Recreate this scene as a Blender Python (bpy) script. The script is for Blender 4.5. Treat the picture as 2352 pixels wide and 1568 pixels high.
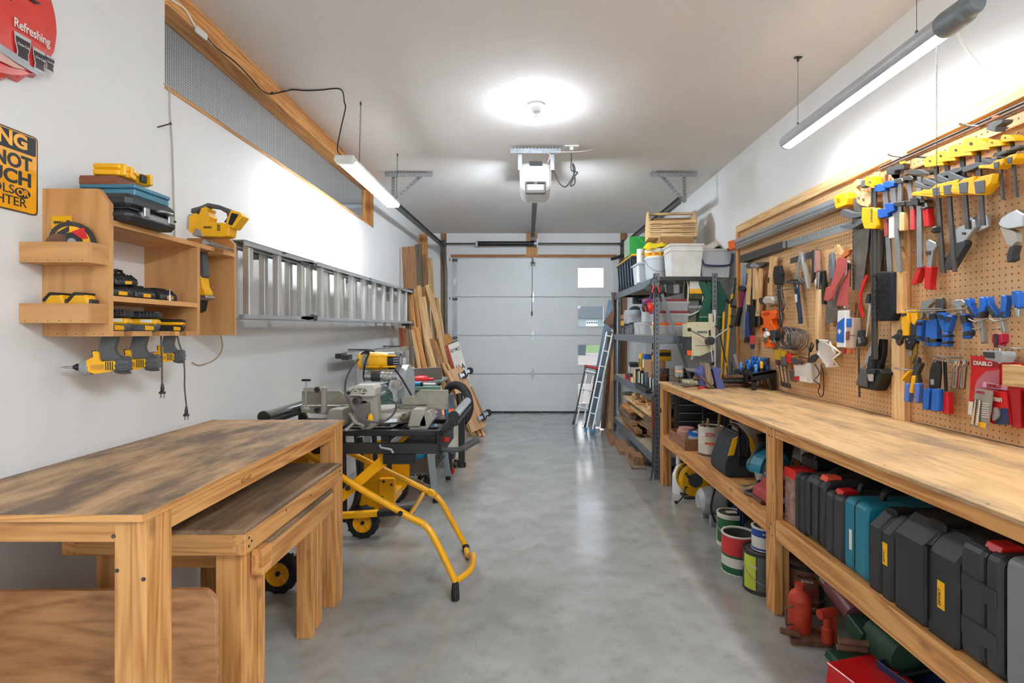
import bpy, bmesh, math, random
from mathutils import Vector, Matrix, Euler
from mathutils.geometry import tessellate_polygon
for _o in list(bpy.data.objects):
 bpy.data.objects.remove(_o)
SC = bpy.context.scene
COL = SC.collection
RND = random.Random(7)
PI = math.pi
# ---------------------------------------------------------------- camera
CAM_H, FPX, CX, CY = 1.277, 1195.0, 1215.0, 762.0      # eye height (m), focal length and principal point (px)
cam_d = bpy.data.cameras.new('camera')
cam_d.sensor_width = 36.0
cam_d.lens = 36.0 * FPX / 2352.0
cam_d.shift_x = (1176.0 - CX) / 2352.0
cam_d.shift_y = (CY - 784.0) / 2352.0
cam_d.clip_start, cam_d.clip_end = 0.05, 600.0
cam = bpy.data.objects.new('camera', cam_d)
COL.objects.link(cam)
cam.location = (0, 0, CAM_H)
cam.rotation_euler = (PI / 2, 0, 0)
SC.camera = cam
# ---------------------------------------------------------------- view + sky
SC.view_settings.view_transform = 'Standard'
SC.view_settings.look = 'None'
SC.view_settings.gamma = 1.0
SC.view_settings.use_curve_mapping = False
SC.view_settings.exposure = 1.87
SC.cycles.adaptive_threshold = 0.02
SC.cycles.max_bounces = 8
SC.cycles.diffuse_bounces = 6
SC.cycles.glossy_bounces = 4
SC.cycles.transparent_max_bounces = 12
SC.cycles.caustics_reflective = False
SC.cycles.caustics_refractive = False
SC.cycles.sample_clamp_indirect = 6.0
LED_W, TUBE_W, BULB_W, REAR_FILL_W, BAY_FILL_W, SKY_W = 9.2, 7.8, 29.0, 15.0, 150.0, 0.85
world = bpy.data.worlds.new('overcast_sky')
SC.world = world
world.use_nodes = True
_nt = world.node_tree
_bg = _nt.nodes['Background']
_tc = _nt.nodes.new('ShaderNodeTexCoord')
_nz = _nt.nodes.new('ShaderNodeTexNoise')
_nz.inputs['Scale'].default_value = 6.0
_nz.inputs['Detail'].default_value = 5.0
_rp = _nt.nodes.new('ShaderNodeValToRGB')
_rp.color_ramp.elements[0].position = 0.38
_rp.color_ramp.elements[0].color = (0.62, 0.76, 0.95, 1)
_rp.color_ramp.elements[1].position = 0.62
_rp.color_ramp.elements[1].color = (1.0, 0.93, 0.86, 1)
_nt.links.new(_tc.outputs['Generated'], _nz.inputs['Vector'])
_nt.links.new(_nz.outputs['Fac'], _rp.inputs['Fac'])
_nt.links.new(_rp.outputs['Color'], _bg.inputs['Color'])
_bg.inputs['Strength'].default_value = SKY_W
# ---------------------------------------------------------------- from the photograph's pixels to places
def P(px, py, y):
 return Vector(((px - CX) * y / FPX, y, CAM_H - (py - CY) * y / FPX))
def RX(px, py, X):
 y = X * FPX / (px - CX)
 return Vector((X, y, CAM_H - (py - CY) * y / FPX))
def FZ(px, py, z):
 y = (CAM_H - z) * FPX / (py - CY)
 return Vector(((px - CX) * y / FPX, y, z))
def ZM(ox, oy, s):
 return lambda *pts: [(ox + x / s, oy + y / s) for x, y in pts]
def wallpts(o, X, pts):
 r = []
 for px, py in pts:
  q = RX(px, py, X)
  r.append((-(q.y - o.y), q.z - o.z) if X > 0 else (q.y - o.y, q.z - o.z))
 return r
def frontpts(o, y, pts):
 return [(P(px, py, y).x - o.x, P(px, py, y).z - o.z) for px, py in pts]
# ---------------------------------------------------------------- meshes
def lin(c):
 if isinstance(c, str):
  c = c.lstrip('#')
  c = tuple(int(c[i:i + 2], 16) for i in (0, 2, 4))
 c = [v / 255.0 for v in c]
 return tuple(v / 12.92 if v <= 0.04045 else ((v + 0.055) / 1.055) ** 2.4 for v in c)
def rnd(poly, r, n=3):
 out, N = [], len(poly)
 for i in range(N):
  p, a, b = Vector(poly[i]), Vector(poly[i - 1]), Vector(poly[(i + 1) % N])
  da, db = a - p, b - p
  la, lb = da.length, db.length
  k = min(r, la * .49, lb * .49)
  if la < 1e-6 or lb < 1e-6:
   continue
  pa, pb = p + da / la * k, p + db / lb * k
  for j in range(n + 1):
   t = j / n
   q = pa * (1 - t) ** 2 + p * 2 * t * (1 - t) + pb * t * t
   out.append((q.x, q.y))
 return out
def area2(poly):
 return sum(poly[i - 1][0] * poly[i][1] - poly[i][0] * poly[i - 1][1] for i in range(len(poly)))
def inset(poly, d):
 N, out = len(poly), []
 s = 1 if area2(poly) > 0 else -1
 for i in range(N):
  p, a, b = Vector(poly[i]), Vector(poly[i - 1]), Vector(poly[(i + 1) % N])
  e1, e2 = (p - a), (b - p)
  e1 = e1.normalized() if e1.length > 1e-9 else e2.normalized()
  e2 = e2.normalized() if e2.length > 1e-9 else e1
  n1, n2 = Vector((-e1.y, e1.x)) * s, Vector((-e2.y, e2.x)) * s
  m = n1 + n2
  if m.length < 1e-6:
   m = n1
  m.normalize()
  k = d / max(.45, m.dot(n1))
  q = p + m * k
  out.append((q.x, q.y))
 return out
def circ(cx, cz, r, n=16, rz=None, a0=0):
 rz = r if rz is None else rz
 return [(cx + r * math.cos(a0 + 2 * PI * i / n), cz + rz * math.sin(a0 + 2 * PI * i / n)) for i in range(n)]
def rect(x0, x1, z0, z1):
 return [(x0, z0), (x1, z0), (x1, z1), (x0, z1)]
def bez(pts, n=6):
 P3 = [Vector(p) for p in pts]
 out = []
 for i in range(len(P3) - 1):
  p0, p1, p2, p3 = P3[max(0, i - 1)], P3[i], P3[i + 1], P3[min(len(P3) - 1, i + 2)]
  for j in range(n):
   t = j / n
   out.append(.5 * ((2 * p1) + (p2 - p0) * t + (2 * p0 - 5 * p1 + 4 * p2 - p3) * t * t + (3 * p1 - p0 - 3 * p2 + p3) * t ** 3))
 out.append(P3[-1])
 return out
class MB:
 def __init__(s):
  s.v, s.f, s.sm, s.mi = [], [], [], []
  s.M, s.k = None, 0
 def at(s, M=None):
  s.M = M
  return s
 def mat(s, k):
  s.k = k
  return s
 def add(s, vs, fs, smooth=False):
  b = len(s.v)
  for p in vs:
   p = Vector(p)
   s.v.append(s.M @ p if s.M is not None else p)
  for f in fs:
   s.f.append(tuple(i + b for i in f))
   s.sm.append(smooth)
   s.mi.append(s.k)
  return s
 def box(s, x0, x1, y0, y1, z0, z1, ch=0):
  if ch <= 0:
   s.add([(x0, y0, z0), (x1, y0, z0), (x1, y1, z0), (x0, y1, z0), (x0, y0, z1), (x1, y0, z1), (x1, y1, z1), (x0, y1, z1)],
 [(3, 2, 1, 0), (4, 5, 6, 7), (0, 1, 5, 4), (1, 2, 6, 5), (2, 3, 7, 6), (3, 0, 4, 7)])
   return s
  X, Y, Z = (x0, x1), (y0, y1), (z0, z1)
  ch = min(ch, abs(x1 - x0) * .49, abs(y1 - y0) * .49, abs(z1 - z0) * .49)
  vs, ix = [], {}
  for i in (0, 1):
   for j in (0, 1):
    for k in (0, 1):
     a, b, c = X[i], Y[j], Z[k]
     dx, dy, dz = (ch if i == 0 else -ch), (ch if j == 0 else -ch), (ch if k == 0 else -ch)
     ix[i, j, k] = len(vs)
     vs += [(a, b + dy, c + dz), (a + dx, b, c + dz), (a + dx, b + dy, c)]
  fs = []
  for i in (0, 1):
   q = [ix[i, 0, 0], ix[i, 1, 0], ix[i, 1, 1], ix[i, 0, 1]]
   fs.append(tuple(q if i else q[::-1]))
   q = [ix[0, i, 0] + 1, ix[1, i, 0] + 1, ix[1, i, 1] + 1, ix[0, i, 1] + 1]
   fs.append(tuple(q[::-1] if i else q))
   q = [ix[0, 0, i] + 2, ix[1, 0, i] + 2, ix[1, 1, i] + 2, ix[0, 1, i] + 2]
   fs.append(tuple(q if i else q[::-1]))
  for i in (0, 1):
   for j in (0, 1):
    fs.append((ix[i, j, 0], ix[i, j, 0] + 1, ix[i, j, 1] + 1, ix[i, j, 1]))
    fs.append((ix[i, 0, j], ix[i, 1, j], ix[i, 1, j] + 2, ix[i, 0, j] + 2))
    fs.append((ix[0, i, j] + 1, ix[1, i, j] + 1, ix[1, i, j] + 2, ix[0, i, j] + 2))
    for k in (0, 1):
     fs.append((ix[i, j, k], ix[i, j, k] + 1, ix[i, j, k] + 2))
  s.add(vs, fs)
  return s
 def obox(s, c, size, rot=(0, 0, 0), ch=0):
  old = s.M
  M = Matrix.Translation(Vector(c)) @ Euler(rot).to_matrix().to_4x4()
  s.M = old @ M if old is not None else M
  a, b, d = size[0] / 2, size[1] / 2, size[2] / 2
  s.box(-a, a, -b, b, -d, d, ch)
  s.M = old
  return s
 def beam(s, p0, p1, w, h, ch=0, up=(0, 0, 1)):
  p0, p1 = Vector(p0), Vector(p1)
  d = p1 - p0
  L = d.length
  y = d / L
  u = Vector(up)
  if abs(u.dot(y)) > .98:
   u = Vector((0, 1, 0)) if abs(y.y) < .9 else Vector((1, 0, 0))
  x = y.cross(u).normalized()
  z = x.cross(y).normalized()
  M = Matrix((x, y, z)).transposed().to_4x4()
  M.translation = p0
  old = s.M
  s.M = old @ M if old is not None else M
  s.box(-w / 2, w / 2, 0, L, -h / 2, h / 2, ch)
  s.M = old
  return s
 def cyl(s, p0, p1, r0, r1=None, n=12, caps=True):
  r1 = r0 if r1 is None else r1
  p0, p1 = Vector(p0), Vector(p1)
  d = (p1 - p0).normalized()
  u = Vector((0, 0, 1)) if abs(d.z) < .9 else Vector((1, 0, 0))
  x = d.cross(u).normalized()
  y = d.cross(x)
  ring = lambda p, r: [p + x * (r * math.cos(2 * PI * i / n)) + y * (r * math.sin(2 * PI * i / n)) for i in range(n)]
  a, b = ring(p0, r0), ring(p1, r1)
  s.add(a + b, [(i, (i + 1) % n, n + (i + 1) % n, n + i)[::-1] for i in range(n)], True)
  if caps:
   if r0 > 1e-6:
    s.add(a, [tuple(range(n))])
   if r1 > 1e-6:
    s.add(b, [tuple(range(n))[::-1]])
  return s
 def tube(s, pts, r, n=8, closed=False, caps=True, flat=1.0):
  pts = [Vector(p) for p in pts]
  N = len(pts)
  rs = r if isinstance(r, (list, tuple)) else [r] * N
  tan = []
  for i in range(N):
   if closed:
    t = pts[(i + 1) % N] - pts[i - 1]
   else:
    t = pts[min(N - 1, i + 1)] - pts[max(0, i - 1)]
   tan.append(t.normalized() if t.length > 1e-9 else Vector((0, 0, 1)))
  u = Vector((0, 0, 1)) if abs(tan[0].z) < .9 else Vector((0, 1, 0))
  x = tan[0].cross(u).normalized()
  vs = []
  for i in range(N):
   x = (x - tan[i] * x.dot(tan[i]))
   x = x.normalized() if x.length > 1e-6 else tan[i].orthogonal().normalized()
   y = tan[i].cross(x)
   for j in range(n):
    a = 2 * PI * j / n
    vs.append(pts[i] + x * (rs[i] * math.cos(a)) + y * (rs[i] * flat * math.sin(a)))
  fs = []
  for i in range(N if closed else N - 1):
   k = (i + 1) % N
   for j in range(n):
    fs.append((i * n + j, i * n + (j + 1) % n, k * n + (j + 1) % n, k * n + j))
  s.add(vs, fs, True)
  if caps and not closed:
   s.add(vs[:n], [tuple(range(n))[::-1]])
   s.add(vs[-n:], [tuple(range(n))])
  return s
 def lathe(s, prof, c=(0, 0, 0), n=16, axis='z', sharp=True):
  c = Vector(c)
  def pt(r, h, a):
   u, w = r * math.cos(a), r * math.sin(a)
   return c + (Vector((u, w, h)) if axis == 'z' else Vector((w, h, u)) if axis == 'y' else Vector((h, u, w)))
  for (r0, h0), (r1, h1) in zip(prof[:-1], prof[1:]):
   if abs(r0 - r1) < 1e-9 and abs(h0 - h1) < 1e-9:
    continue
   a = [pt(r0, h0, 2 * PI * i / n) for i in range(n)]
   b = [pt(r1, h1, 2 * PI * i / n) for i in range(n)]
   if r0 < 1e-6:
    s.add([a[0]] + b, [(0, 1 + i, 1 + (i + 1) % n) for i in range(n)][::1], True)
   elif r1 < 1e-6:
    s.add(a + [b[0]], [(i, (i + 1) % n, n) for i in range(n)], True)
   else:
    s.add(a + b, [(i, (i + 1) % n, n + (i + 1) % n, n + i) for i in range(n)], True)
  return s
 def pr(s, poly, d0, d1, axis='y', bev=0):
  m = {'y': lambda a, b, d: (a, d, b), 'x': lambda a, b, d: (d, a, b), 'z': lambda a, b, d: (a, b, d)}[axis]
  if area2(poly) < 0:
   poly = poly[::-1]
  N = len(poly)
  flip = axis == 'y'
  for _ in range(5):
   ip = inset(poly, bev)
   if bev <= 0 or all((Vector(poly[i]) - Vector(poly[i - 1])).dot(Vector(ip[i]) - Vector(ip[i - 1])) > 0 for i in range(N)):
    break
   bev *= .55
  if bev > 0:
   sg = 1 if d1 > d0 else -1
   rings = [(ip, d0), (poly, d0 + bev * sg), (poly, d1 - bev * sg), (ip, d1)]
  else:
   rings = [(poly, d0), (poly, d1)]
  inv = flip != (d1 < d0)
  for (pa, da), (pb, db) in zip(rings[:-1], rings[1:]):
   A = [m(a, b, da) for a, b in pa]
   B = [m(a, b, db) for a, b in pb]
   fs = [(i, (i + 1) % N, N + (i + 1) % N, N + i) for i in range(N)]
   s.add(A + B, [f[::-1] for f in fs] if inv else fs)
  A = [m(a, b, rings[0][1]) for a, b in rings[0][0]]
  B = [m(a, b, rings[-1][1]) for a, b in rings[-1][0]]
  for pp, Q, up in ((rings[0][0], A, inv), (rings[-1][0], B, not inv)):
   tr = []
   for a, b, c in tessellate_polygon([[Vector((x, y, 0)) for x, y in pp]]):
    (x0, y0), (x1, y1), (x2, y2) = pp[a], pp[b], pp[c]
    pos = (x1 - x0) * (y2 - y0) - (x2 - x0) * (y1 - y0) > 0
    tr.append((a, b, c) if pos == up else (c, b, a))
   s.add(Q, tr)
  return s
 def ring(s, outer, inner, d0, d1, axis='y'):
  m = {'y': lambda a, b, d: (a, d, b), 'x': lambda a, b, d: (d, a, b), 'z': lambda a, b, d: (a, b, d)}[axis]
  N = len(outer)
  A = [m(a, b, d0) for a, b in outer] + [m(a, b, d0) for a, b in inner]
  B = [m(a, b, d1) for a, b in outer] + [m(a, b, d1) for a, b in inner]
  fs = []
  for i in range(N):
   j = (i + 1) % N
   fs += [(i, j, N + j, N + i), (2 * N + i, 3 * N + i, 3 * N + j, 2 * N + j), (i, 2 * N + i, 2 * N + j, j), (N + i, N + j, 3 * N + j, 3 * N + i)]
  s.add(A + B, fs)
  return s
 def ball(s, c, r, nu=12, nv=8, sc=(1, 1, 1)):
  c = Vector(c)
  vs = [c + Vector((0, 0, r * sc[2]))]
  for i in range(1, nv):
   t = PI * i / nv
   for j in range(nu):
    a = 2 * PI * j / nu
    vs.append(c + Vector((r * sc[0] * math.sin(t) * math.cos(a), r * sc[1] * math.sin(t) * math.sin(a), r * sc[2] * math.cos(t))))
  vs.append(c - Vector((0, 0, r * sc[2])))
  fs = [(0, 1 + j, 1 + (j + 1) % nu) for j in range(nu)]
  for i in range(nv - 2):
   for j in range(nu):
    a, b = 1 + i * nu + j, 1 + i * nu + (j + 1) % nu
    fs.append((a, a + nu, b + nu, b))
  e = len(vs) - 1
  fs += [(e, 1 + (nv - 2) * nu + (j + 1) % nu, 1 + (nv - 2) * nu + j) for j in range(nu)]
  s.add(vs, fs, True)
  return s
 def mesh(s, name):
  me = bpy.data.meshes.new(name)
  me.from_pydata([tuple(v) for v in s.v], [], s.f)
  me.polygons.foreach_set('use_smooth', s.sm)
  me.polygons.foreach_set('material_index', s.mi)
  me.update()
  return me
 def B(s, name, mats, parent=None, loc=None, rot=None):
  me = s.mesh(name)
  for m in (mats if isinstance(mats, (list, tuple)) else [mats]):
   me.materials.append(m)
  o = bpy.data.objects.new(name, me)
  COL.objects.link(o)
  if parent is not None:
   o.parent = parent
  if loc is not None:
   o.location = loc
  if rot is not None:
   o.rotation_euler = rot
  return o
def tag(o, label, cat, group=None, kind=None):
 o['label'] = label
 o['category'] = cat
 if group:
  o['group'] = group
 if kind:
  o['kind'] = kind
 return o
def thing(name, label, cat, loc=(0, 0, 0), rz=0, group=None, rot=None):
 o = bpy.data.objects.new(name, None)
 COL.objects.link(o)
 o.empty_display_size = .05
 o.location = loc
 o.rotation_euler = rot if rot is not None else (0, 0, rz)
 return tag(o, label, cat, group)
def solo(name, mb, mats, label, cat, loc=(0, 0, 0), rz=0, group=None, rot=None):
 return tag(mb.B(name, mats, None, loc, rot if rot is not None else (0, 0, rz)), label, cat, group)
def struct(name, mb, mats, label=None):
 o = mb.B(name, mats)
 o['kind'] = 'structure'
 o['category'] = name.split('_')[0]
 if label:
  o['label'] = label
 return o
def text(name, body, size, mat, parent, loc, rot=(PI / 2, 0, 0), bold=0.0, width=None, align='CENTER', ext=0.0004, shear=0.0):
 cu = bpy.data.curves.new(name, 'FONT')
 cu.body = body
 cu.align_x = align
 cu.align_y = 'CENTER'
 cu.size = size / .7
 cu.extrude = ext
 cu.offset = bold
 cu.shear = shear
 cu.resolution_u = 4 if size > .015 else 2
 t = bpy.data.objects.new(name, cu)
 COL.objects.link(t)
 bpy.context.view_layer.update()
 me = bpy.data.meshes.new_from_object(t)
 bpy.data.objects.remove(t)
 bpy.data.curves.remove(cu)
 if width and len(me.vertices):
  xs = [v.co.x for v in me.vertices]
  k = width / max(1e-6, max(xs) - min(xs))
  for v in me.vertices:
   v.co.x *= k
 me.materials.clear()
 me.materials.append(mat)
 o = bpy.data.objects.new(name, me)
 COL.objects.link(o)
 o.parent = parent
 o.location = loc
 o.rotation_euler = rot
 return o
# ---------------------------------------------------------------- materials
_MC = {}
def nodes(name):
 m = bpy.data.materials.new(name)
 m.use_nodes = True
 return m, m.node_tree, m.node_tree.nodes['Principled BSDF']
def mat(name, col=(128, 128, 128), rough=.5, metal=0.0, var=.08, scale=9.0, bump=0.0, bscale=80.0, spec=.5, coat=0.0):
 if name in _MC:
  return _MC[name]
 m, nt, b = nodes(name)
 c = lin(col)
 tc = nt.nodes.new('ShaderNodeTexCoord')
 nz = nt.nodes.new('ShaderNodeTexNoise')
 nz.inputs['Scale'].default_value = scale
 nz.inputs['Detail'].default_value = 4
 nt.links.new(tc.outputs['Object'], nz.inputs['Vector'])
 rp = nt.nodes.new('ShaderNodeValToRGB')
 rp.color_ramp.elements[0].position, rp.color_ramp.elements[1].position = .3, .7
 rp.color_ramp.elements[0].color = tuple(max(0, v * (1 - var)) for v in c) + (1,)
 rp.color_ramp.elements[1].color = tuple(min(1, v * (1 + var)) for v in c) + (1,)
 nt.links.new(nz.outputs['Fac'], rp.inputs['Fac'])
 nt.links.new(rp.outputs['Color'], b.inputs['Base Color'])
 b.inputs['Roughness'].default_value = rough
 b.inputs['Metallic'].default_value = metal
 b.inputs['Specular IOR Level'].default_value = spec
 if coat:
  b.inputs['Coat Weight'].default_value = coat
  b.inputs['Coat Roughness'].default_value = .15
 if bump:
  n2 = nt.nodes.new('ShaderNodeTexNoise')
  n2.inputs['Scale'].default_value = bscale
  n2.inputs['Detail'].default_value = 3
  nt.links.new(tc.outputs['Object'], n2.inputs['Vector'])
  bp = nt.nodes.new('ShaderNodeBump')
  bp.inputs['Strength'].default_value = bump
  bp.inputs['Distance'].default_value = .002
  nt.links.new(n2.outputs['Fac'], bp.inputs['Height'])
  nt.links.new(bp.outputs['Normal'], b.inputs['Normal'])
 _MC[name] = m
 return m
def wood(name, c1, c2, axis='z', rough=.55, ring=14.0, stretch=.06, knots=.0, dark=None):
 key = name + '_' + axis
 if key in _MC:
  return _MC[key]
 m, nt, b = nodes(key)
 L = nt.links
 tc = nt.nodes.new('ShaderNodeTexCoord')
 oi = nt.nodes.new('ShaderNodeObjectInfo')
 mp = nt.nodes.new('ShaderNodeMapping')
 sc = [1.0, 1.0, 1.0]
 sc['xyz'.index(axis)] = stretch
 mp.inputs['Scale'].default_value = sc
 vm = nt.nodes.new('ShaderNodeVectorMath')
 vm.operation = 'SCALE'
 vm.inputs[0].default_value = (3.1, 2.3, 1.7)
 L.new(oi.outputs['Random'], vm.inputs['Scale'])
 L.new(tc.outputs['Object'], mp.inputs['Vector'])
 L.new(vm.outputs['Vector'], mp.inputs['Location'])
 n1 = nt.nodes.new('ShaderNodeTexNoise')
 n1.inputs['Scale'].default_value = ring
 n1.inputs['Detail'].default_value = 2
 n1.inputs['Distortion'].default_value = .3
 L.new(mp.outputs['Vector'], n1.inputs['Vector'])
 mul = nt.nodes.new('ShaderNodeMath')
 mul.operation = 'MULTIPLY'
 mul.inputs[1].default_value = 15.0
 L.new(n1.outputs['Fac'], mul.inputs[0])
 fr = nt.nodes.new('ShaderNodeMath')
 fr.operation = 'PINGPONG'
 fr.inputs[1].default_value = 1.0
 L.new(mul.outputs[0], fr.inputs[0])
 n2 = nt.nodes.new('ShaderNodeTexNoise')
 n2.inputs['Scale'].default_value = ring * 9
 n2.inputs['Detail'].default_value = 4
 L.new(mp.outputs['Vector'], n2.inputs['Vector'])
 ad = nt.nodes.new('ShaderNodeMath')
 ad.operation = 'MULTIPLY_ADD'
 ad.inputs[1].default_value = .45
 L.new(fr.outputs[0], ad.inputs[0])
 sb = nt.nodes.new('ShaderNodeMath')
 sb.operation = 'MULTIPLY'
 sb.inputs[1].default_value = .62
 L.new(n2.outputs['Fac'], sb.inputs[0])
 L.new(sb.outputs[0], ad.inputs[2])
 rp = nt.nodes.new('ShaderNodeValToRGB')
 rp.color_ramp.elements[0].position, rp.color_ramp.elements[1].position = .2, .66
 rp.color_ramp.elements[0].color = lin(c1) + (1,)
 rp.color_ramp.elements[1].color = lin(c2) + (1,)
 L.new(ad.outputs[0], rp.inputs['Fac'])
 last = rp.outputs['Color']
 if knots:
  vo = nt.nodes.new('ShaderNodeTexVoronoi')
  vo.inputs['Scale'].default_value = 5.0
  mp2 = nt.nodes.new('ShaderNodeMapping')
  s2 = [1.6, 1.6, 1.6]
  s2['xyz'.index(axis)] = .7
  mp2.inputs['Scale'].default_value = s2
  L.new(tc.outputs['Object'], mp2.inputs['Vector'])
  L.new(vm.outputs['Vector'], mp2.inputs['Location'])
  L.new(mp2.outputs['Vector'], vo.inputs['Vector'])
  r2 = nt.nodes.new('ShaderNodeValToRGB')
  r2.color_ramp.elements[0].position, r2.color_ramp.elements[1].position = .05, .13
  r2.color_ramp.elements[0].color = (knots, knots, knots, 1)
  r2.color_ramp.elements[1].color = (0, 0, 0, 1)
  L.new(vo.outputs['Distance'], r2.inputs['Fac'])
  mx = nt.nodes.new('ShaderNodeMixRGB')
  mx.inputs['Color2'].default_value = lin((95, 55, 25)) + (1,)
  L.new(r2.outputs['Color'], mx.inputs['Fac'])
  L.new(last, mx.inputs['Color1'])
  last = mx.outputs['Color']
 if dark is not None:      # worn, stained top: blotches of dirt with a shape of their own
  d1 = nt.nodes.new('ShaderNodeTexNoise')
  d1.inputs['Scale'].default_value = 5.0
  d1.inputs['Detail'].default_value = 7
  d1.inputs['Roughness'].default_value = .65
  mp3 = nt.nodes.new('ShaderNodeMapping')
  s3 = [1.7, 1.7, 1.7]
  s3['xyz'.index(axis)] = .55
  mp3.inputs['Scale'].default_value = s3
  L.new(tc.outputs['Object'], mp3.inputs['Vector'])
  L.new(mp3.outputs['Vector'], d1.inputs['Vector'])
  r3 = nt.nodes.new('ShaderNodeValToRGB')
  r3.color_ramp.elements[0].position, r3.color_ramp.elements[1].position = dark[1], dark[2]
  r3.color_ramp.elements[0].color = (0, 0, 0, 1)
  r3.color_ramp.elements[1].color = (dark[3],) * 3 + (1,)
  L.new(d1.outputs['Fac'], r3.inputs['Fac'])
  mx = nt.nodes.new('ShaderNodeMixRGB')
  mx.inputs['Color2'].default_value = lin(dark[0]) + (1,)
  L.new(r3.outputs['Color'], mx.inputs['Fac'])
  L.new(last, mx.inputs['Color1'])
  last = mx.outputs['Color']
 hv = nt.nodes.new('ShaderNodeHueSaturation')
 mr = nt.nodes.new('ShaderNodeMapRange')
 mr.inputs['To Min'].default_value, mr.inputs['To Max'].default_value = .86, 1.12
 L.new(oi.outputs['Random'], mr.inputs['Value'])
 L.new(mr.outputs['Result'], hv.inputs['Value'])
 L.new(last, hv.inputs['Color'])
 L.new(hv.outputs['Color'], b.inputs['Base Color'])
 b.inputs['Roughness'].default_value = rough
 bp = nt.nodes.new('ShaderNodeBump')
 bp.inputs['Strength'].default_value = .12
 bp.inputs['Distance'].default_value = .002
 L.new(ad.outputs[0], bp.inputs['Height'])
 L.new(bp.outputs['Normal'], b.inputs['Normal'])
 _MC[key] = m
 return m
def emis(name, col, strength):
 m = bpy.data.materials.new(name)
 m.use_nodes = True
 nt = m.node_tree
 nt.nodes.remove(nt.nodes['Principled BSDF'])
 e = nt.nodes.new('ShaderNodeEmission')
 e.inputs['Color'].default_value = tuple(col) + (1,)
 e.inputs['Strength'].default_value = strength
 nt.links.new(e.outputs[0], nt.nodes['Material Output'].inputs['Surface'])
 return m
def clearm(name, col=(240, 245, 250), alpha=.25, rough=.1):
 if name in _MC:
  return _MC[name]
 m, nt, b = nodes(name)
 b.inputs['Base Color'].default_value = lin(col) + (1,)
 b.inputs['Roughness'].default_value = rough
 tr = nt.nodes.new('ShaderNodeBsdfTransparent')
 mx = nt.nodes.new('ShaderNodeMixShader')
 mx.inputs['Fac'].default_value = alpha
 nt.links.new(tr.outputs[0], mx.inputs[1])
 nt.links.new(b.outputs[0], mx.inputs[2])
 nt.links.new(mx.outputs[0], nt.nodes['Material Output'].inputs['Surface'])
 _MC[name] = m
 return m
# paints, plastics, metals
YEL = mat('yellow_plastic', (244, 180, 12), .42)
YELP = mat('yellow_paint', (238, 170, 12), .35, var=.02, coat=.3)
BLK = mat('black_plastic', (22, 23, 24), .45)
BLK2 = mat('dark_grey_plastic', (46, 47, 49), .5, bump=.15, bscale=300)
GRY = mat('grey_rubber', (84, 86, 88), .6)
LGRY = mat('light_grey_plastic', (150, 152, 154), .5)
WHT = mat('white_plastic', (232, 232, 228), .4)
CREAM = mat('cream_paint', (205, 198, 165), .45)
RED = mat('red_plastic', (205, 28, 30), .38)
REDP = mat('red_paint', (200, 20, 28), .3, coat=.4)
ORG = mat('orange_plastic', (242, 100, 20), .4)
BLU = mat('blue_plastic', (24, 100, 190), .42)
NAVY = mat('navy_plastic', (35, 52, 92), .45)
TEAL = mat('teal_plastic', (26, 120, 142), .45, bump=.1, bscale=400)
GRN = mat('green_plastic', (20, 88, 66), .45)
GRNB = mat('bright_green_card', (35, 140, 55), .5)
STEEL = mat('steel', (175, 177, 178), .35, .9, var=.1)
DSTEEL = mat('dark_steel', (92, 90, 88), .42, .85, var=.18)
CHROME = mat('chrome', (215, 217, 220), .12, 1.0, var=.02)
ALU = mat('aluminium', (200, 202, 203), .38, .85, var=.06)
CAST = mat('cast_aluminium', (168, 163, 152), .55, .35, var=.08)
GALV = mat('galvanised_steel', (178, 184, 190), .4, .8, var=.15, scale=30)
RUST = mat('rusty_steel', (120, 85, 66), .75, .3, var=.35, scale=25)
RUBR = mat('black_rubber', (26, 26, 27), .8, bump=.3, bscale=150)
GSTEEL = mat('grey_painted_steel', (112, 118, 126), .45, .2)
PAPER = mat('white_paper', (225, 222, 214), .7)
PINK = mat('pink_plastic', (190, 90, 140), .45)
CARD = mat('cardboard', (178, 132, 88), .8, var=.06)
CLOTH = mat('cream_cloth', (205, 196, 180), .95, bump=.4, bscale=120)
CLEAR = clearm('clear_plastic', (235, 240, 242), .34, .2)
FROST = clearm('frosted_plastic', (215, 222, 228), .72, .35)
GLASS = clearm('window_glass', (240, 245, 250), .07, .02)
PLYZ = wood('plywood', (186, 130, 74), (210, 156, 98), 'z', ring=5, stretch=.12, knots=.25)
PLYY = wood('plywood', (186, 130, 74), (210, 156, 98), 'y', ring=5, stretch=.12, knots=.2)
PLYX = wood('plywood', (186, 130, 74), (210, 156, 98), 'x', ring=5, stretch=.12, knots=.2)
PINEX = wood('pine', (170, 106, 50), (216, 158, 94), 'x', ring=12, knots=.5)
PINEY = wood('pine', (170, 106, 50), (216, 158, 94), 'y', ring=12, knots=.5)
PINEZ = wood('pine', (170, 106, 50), (216, 158, 94), 'z', ring=12, knots=.5)
LWDX = wood('pale_lumber', (196, 150, 94), (230, 194, 142), 'x', ring=12, knots=.4)
LWDY = wood('pale_lumber', (196, 150, 94), (230, 194, 142), 'y', ring=12, knots=.4)
LWDZ = wood('pale_lumber', (196, 150, 94), (230, 194, 142), 'z', ring=12, knots=.4)
BRNZ = wood('brown_lumber', (128, 88, 58), (165, 122, 84), 'z', ring=12, knots=.4)
BRNY = wood('brown_lumber', (128, 88, 58), (165, 122, 84), 'y', ring=12, knots=.4)
GRYZ = wood('weathered_lumber', (96, 84, 72), (140, 124, 104), 'z', ring=12, knots=.4)
REDZ = wood('cedar', (140, 66, 40), (176, 92, 58), 'z', ring=12)
TOPY = wood('worn_table_top', (160, 124, 88), (184, 150, 112), 'y', ring=5, stretch=.25, rough=.6, dark=((88, 74, 64), .42, .6, .85))
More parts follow.
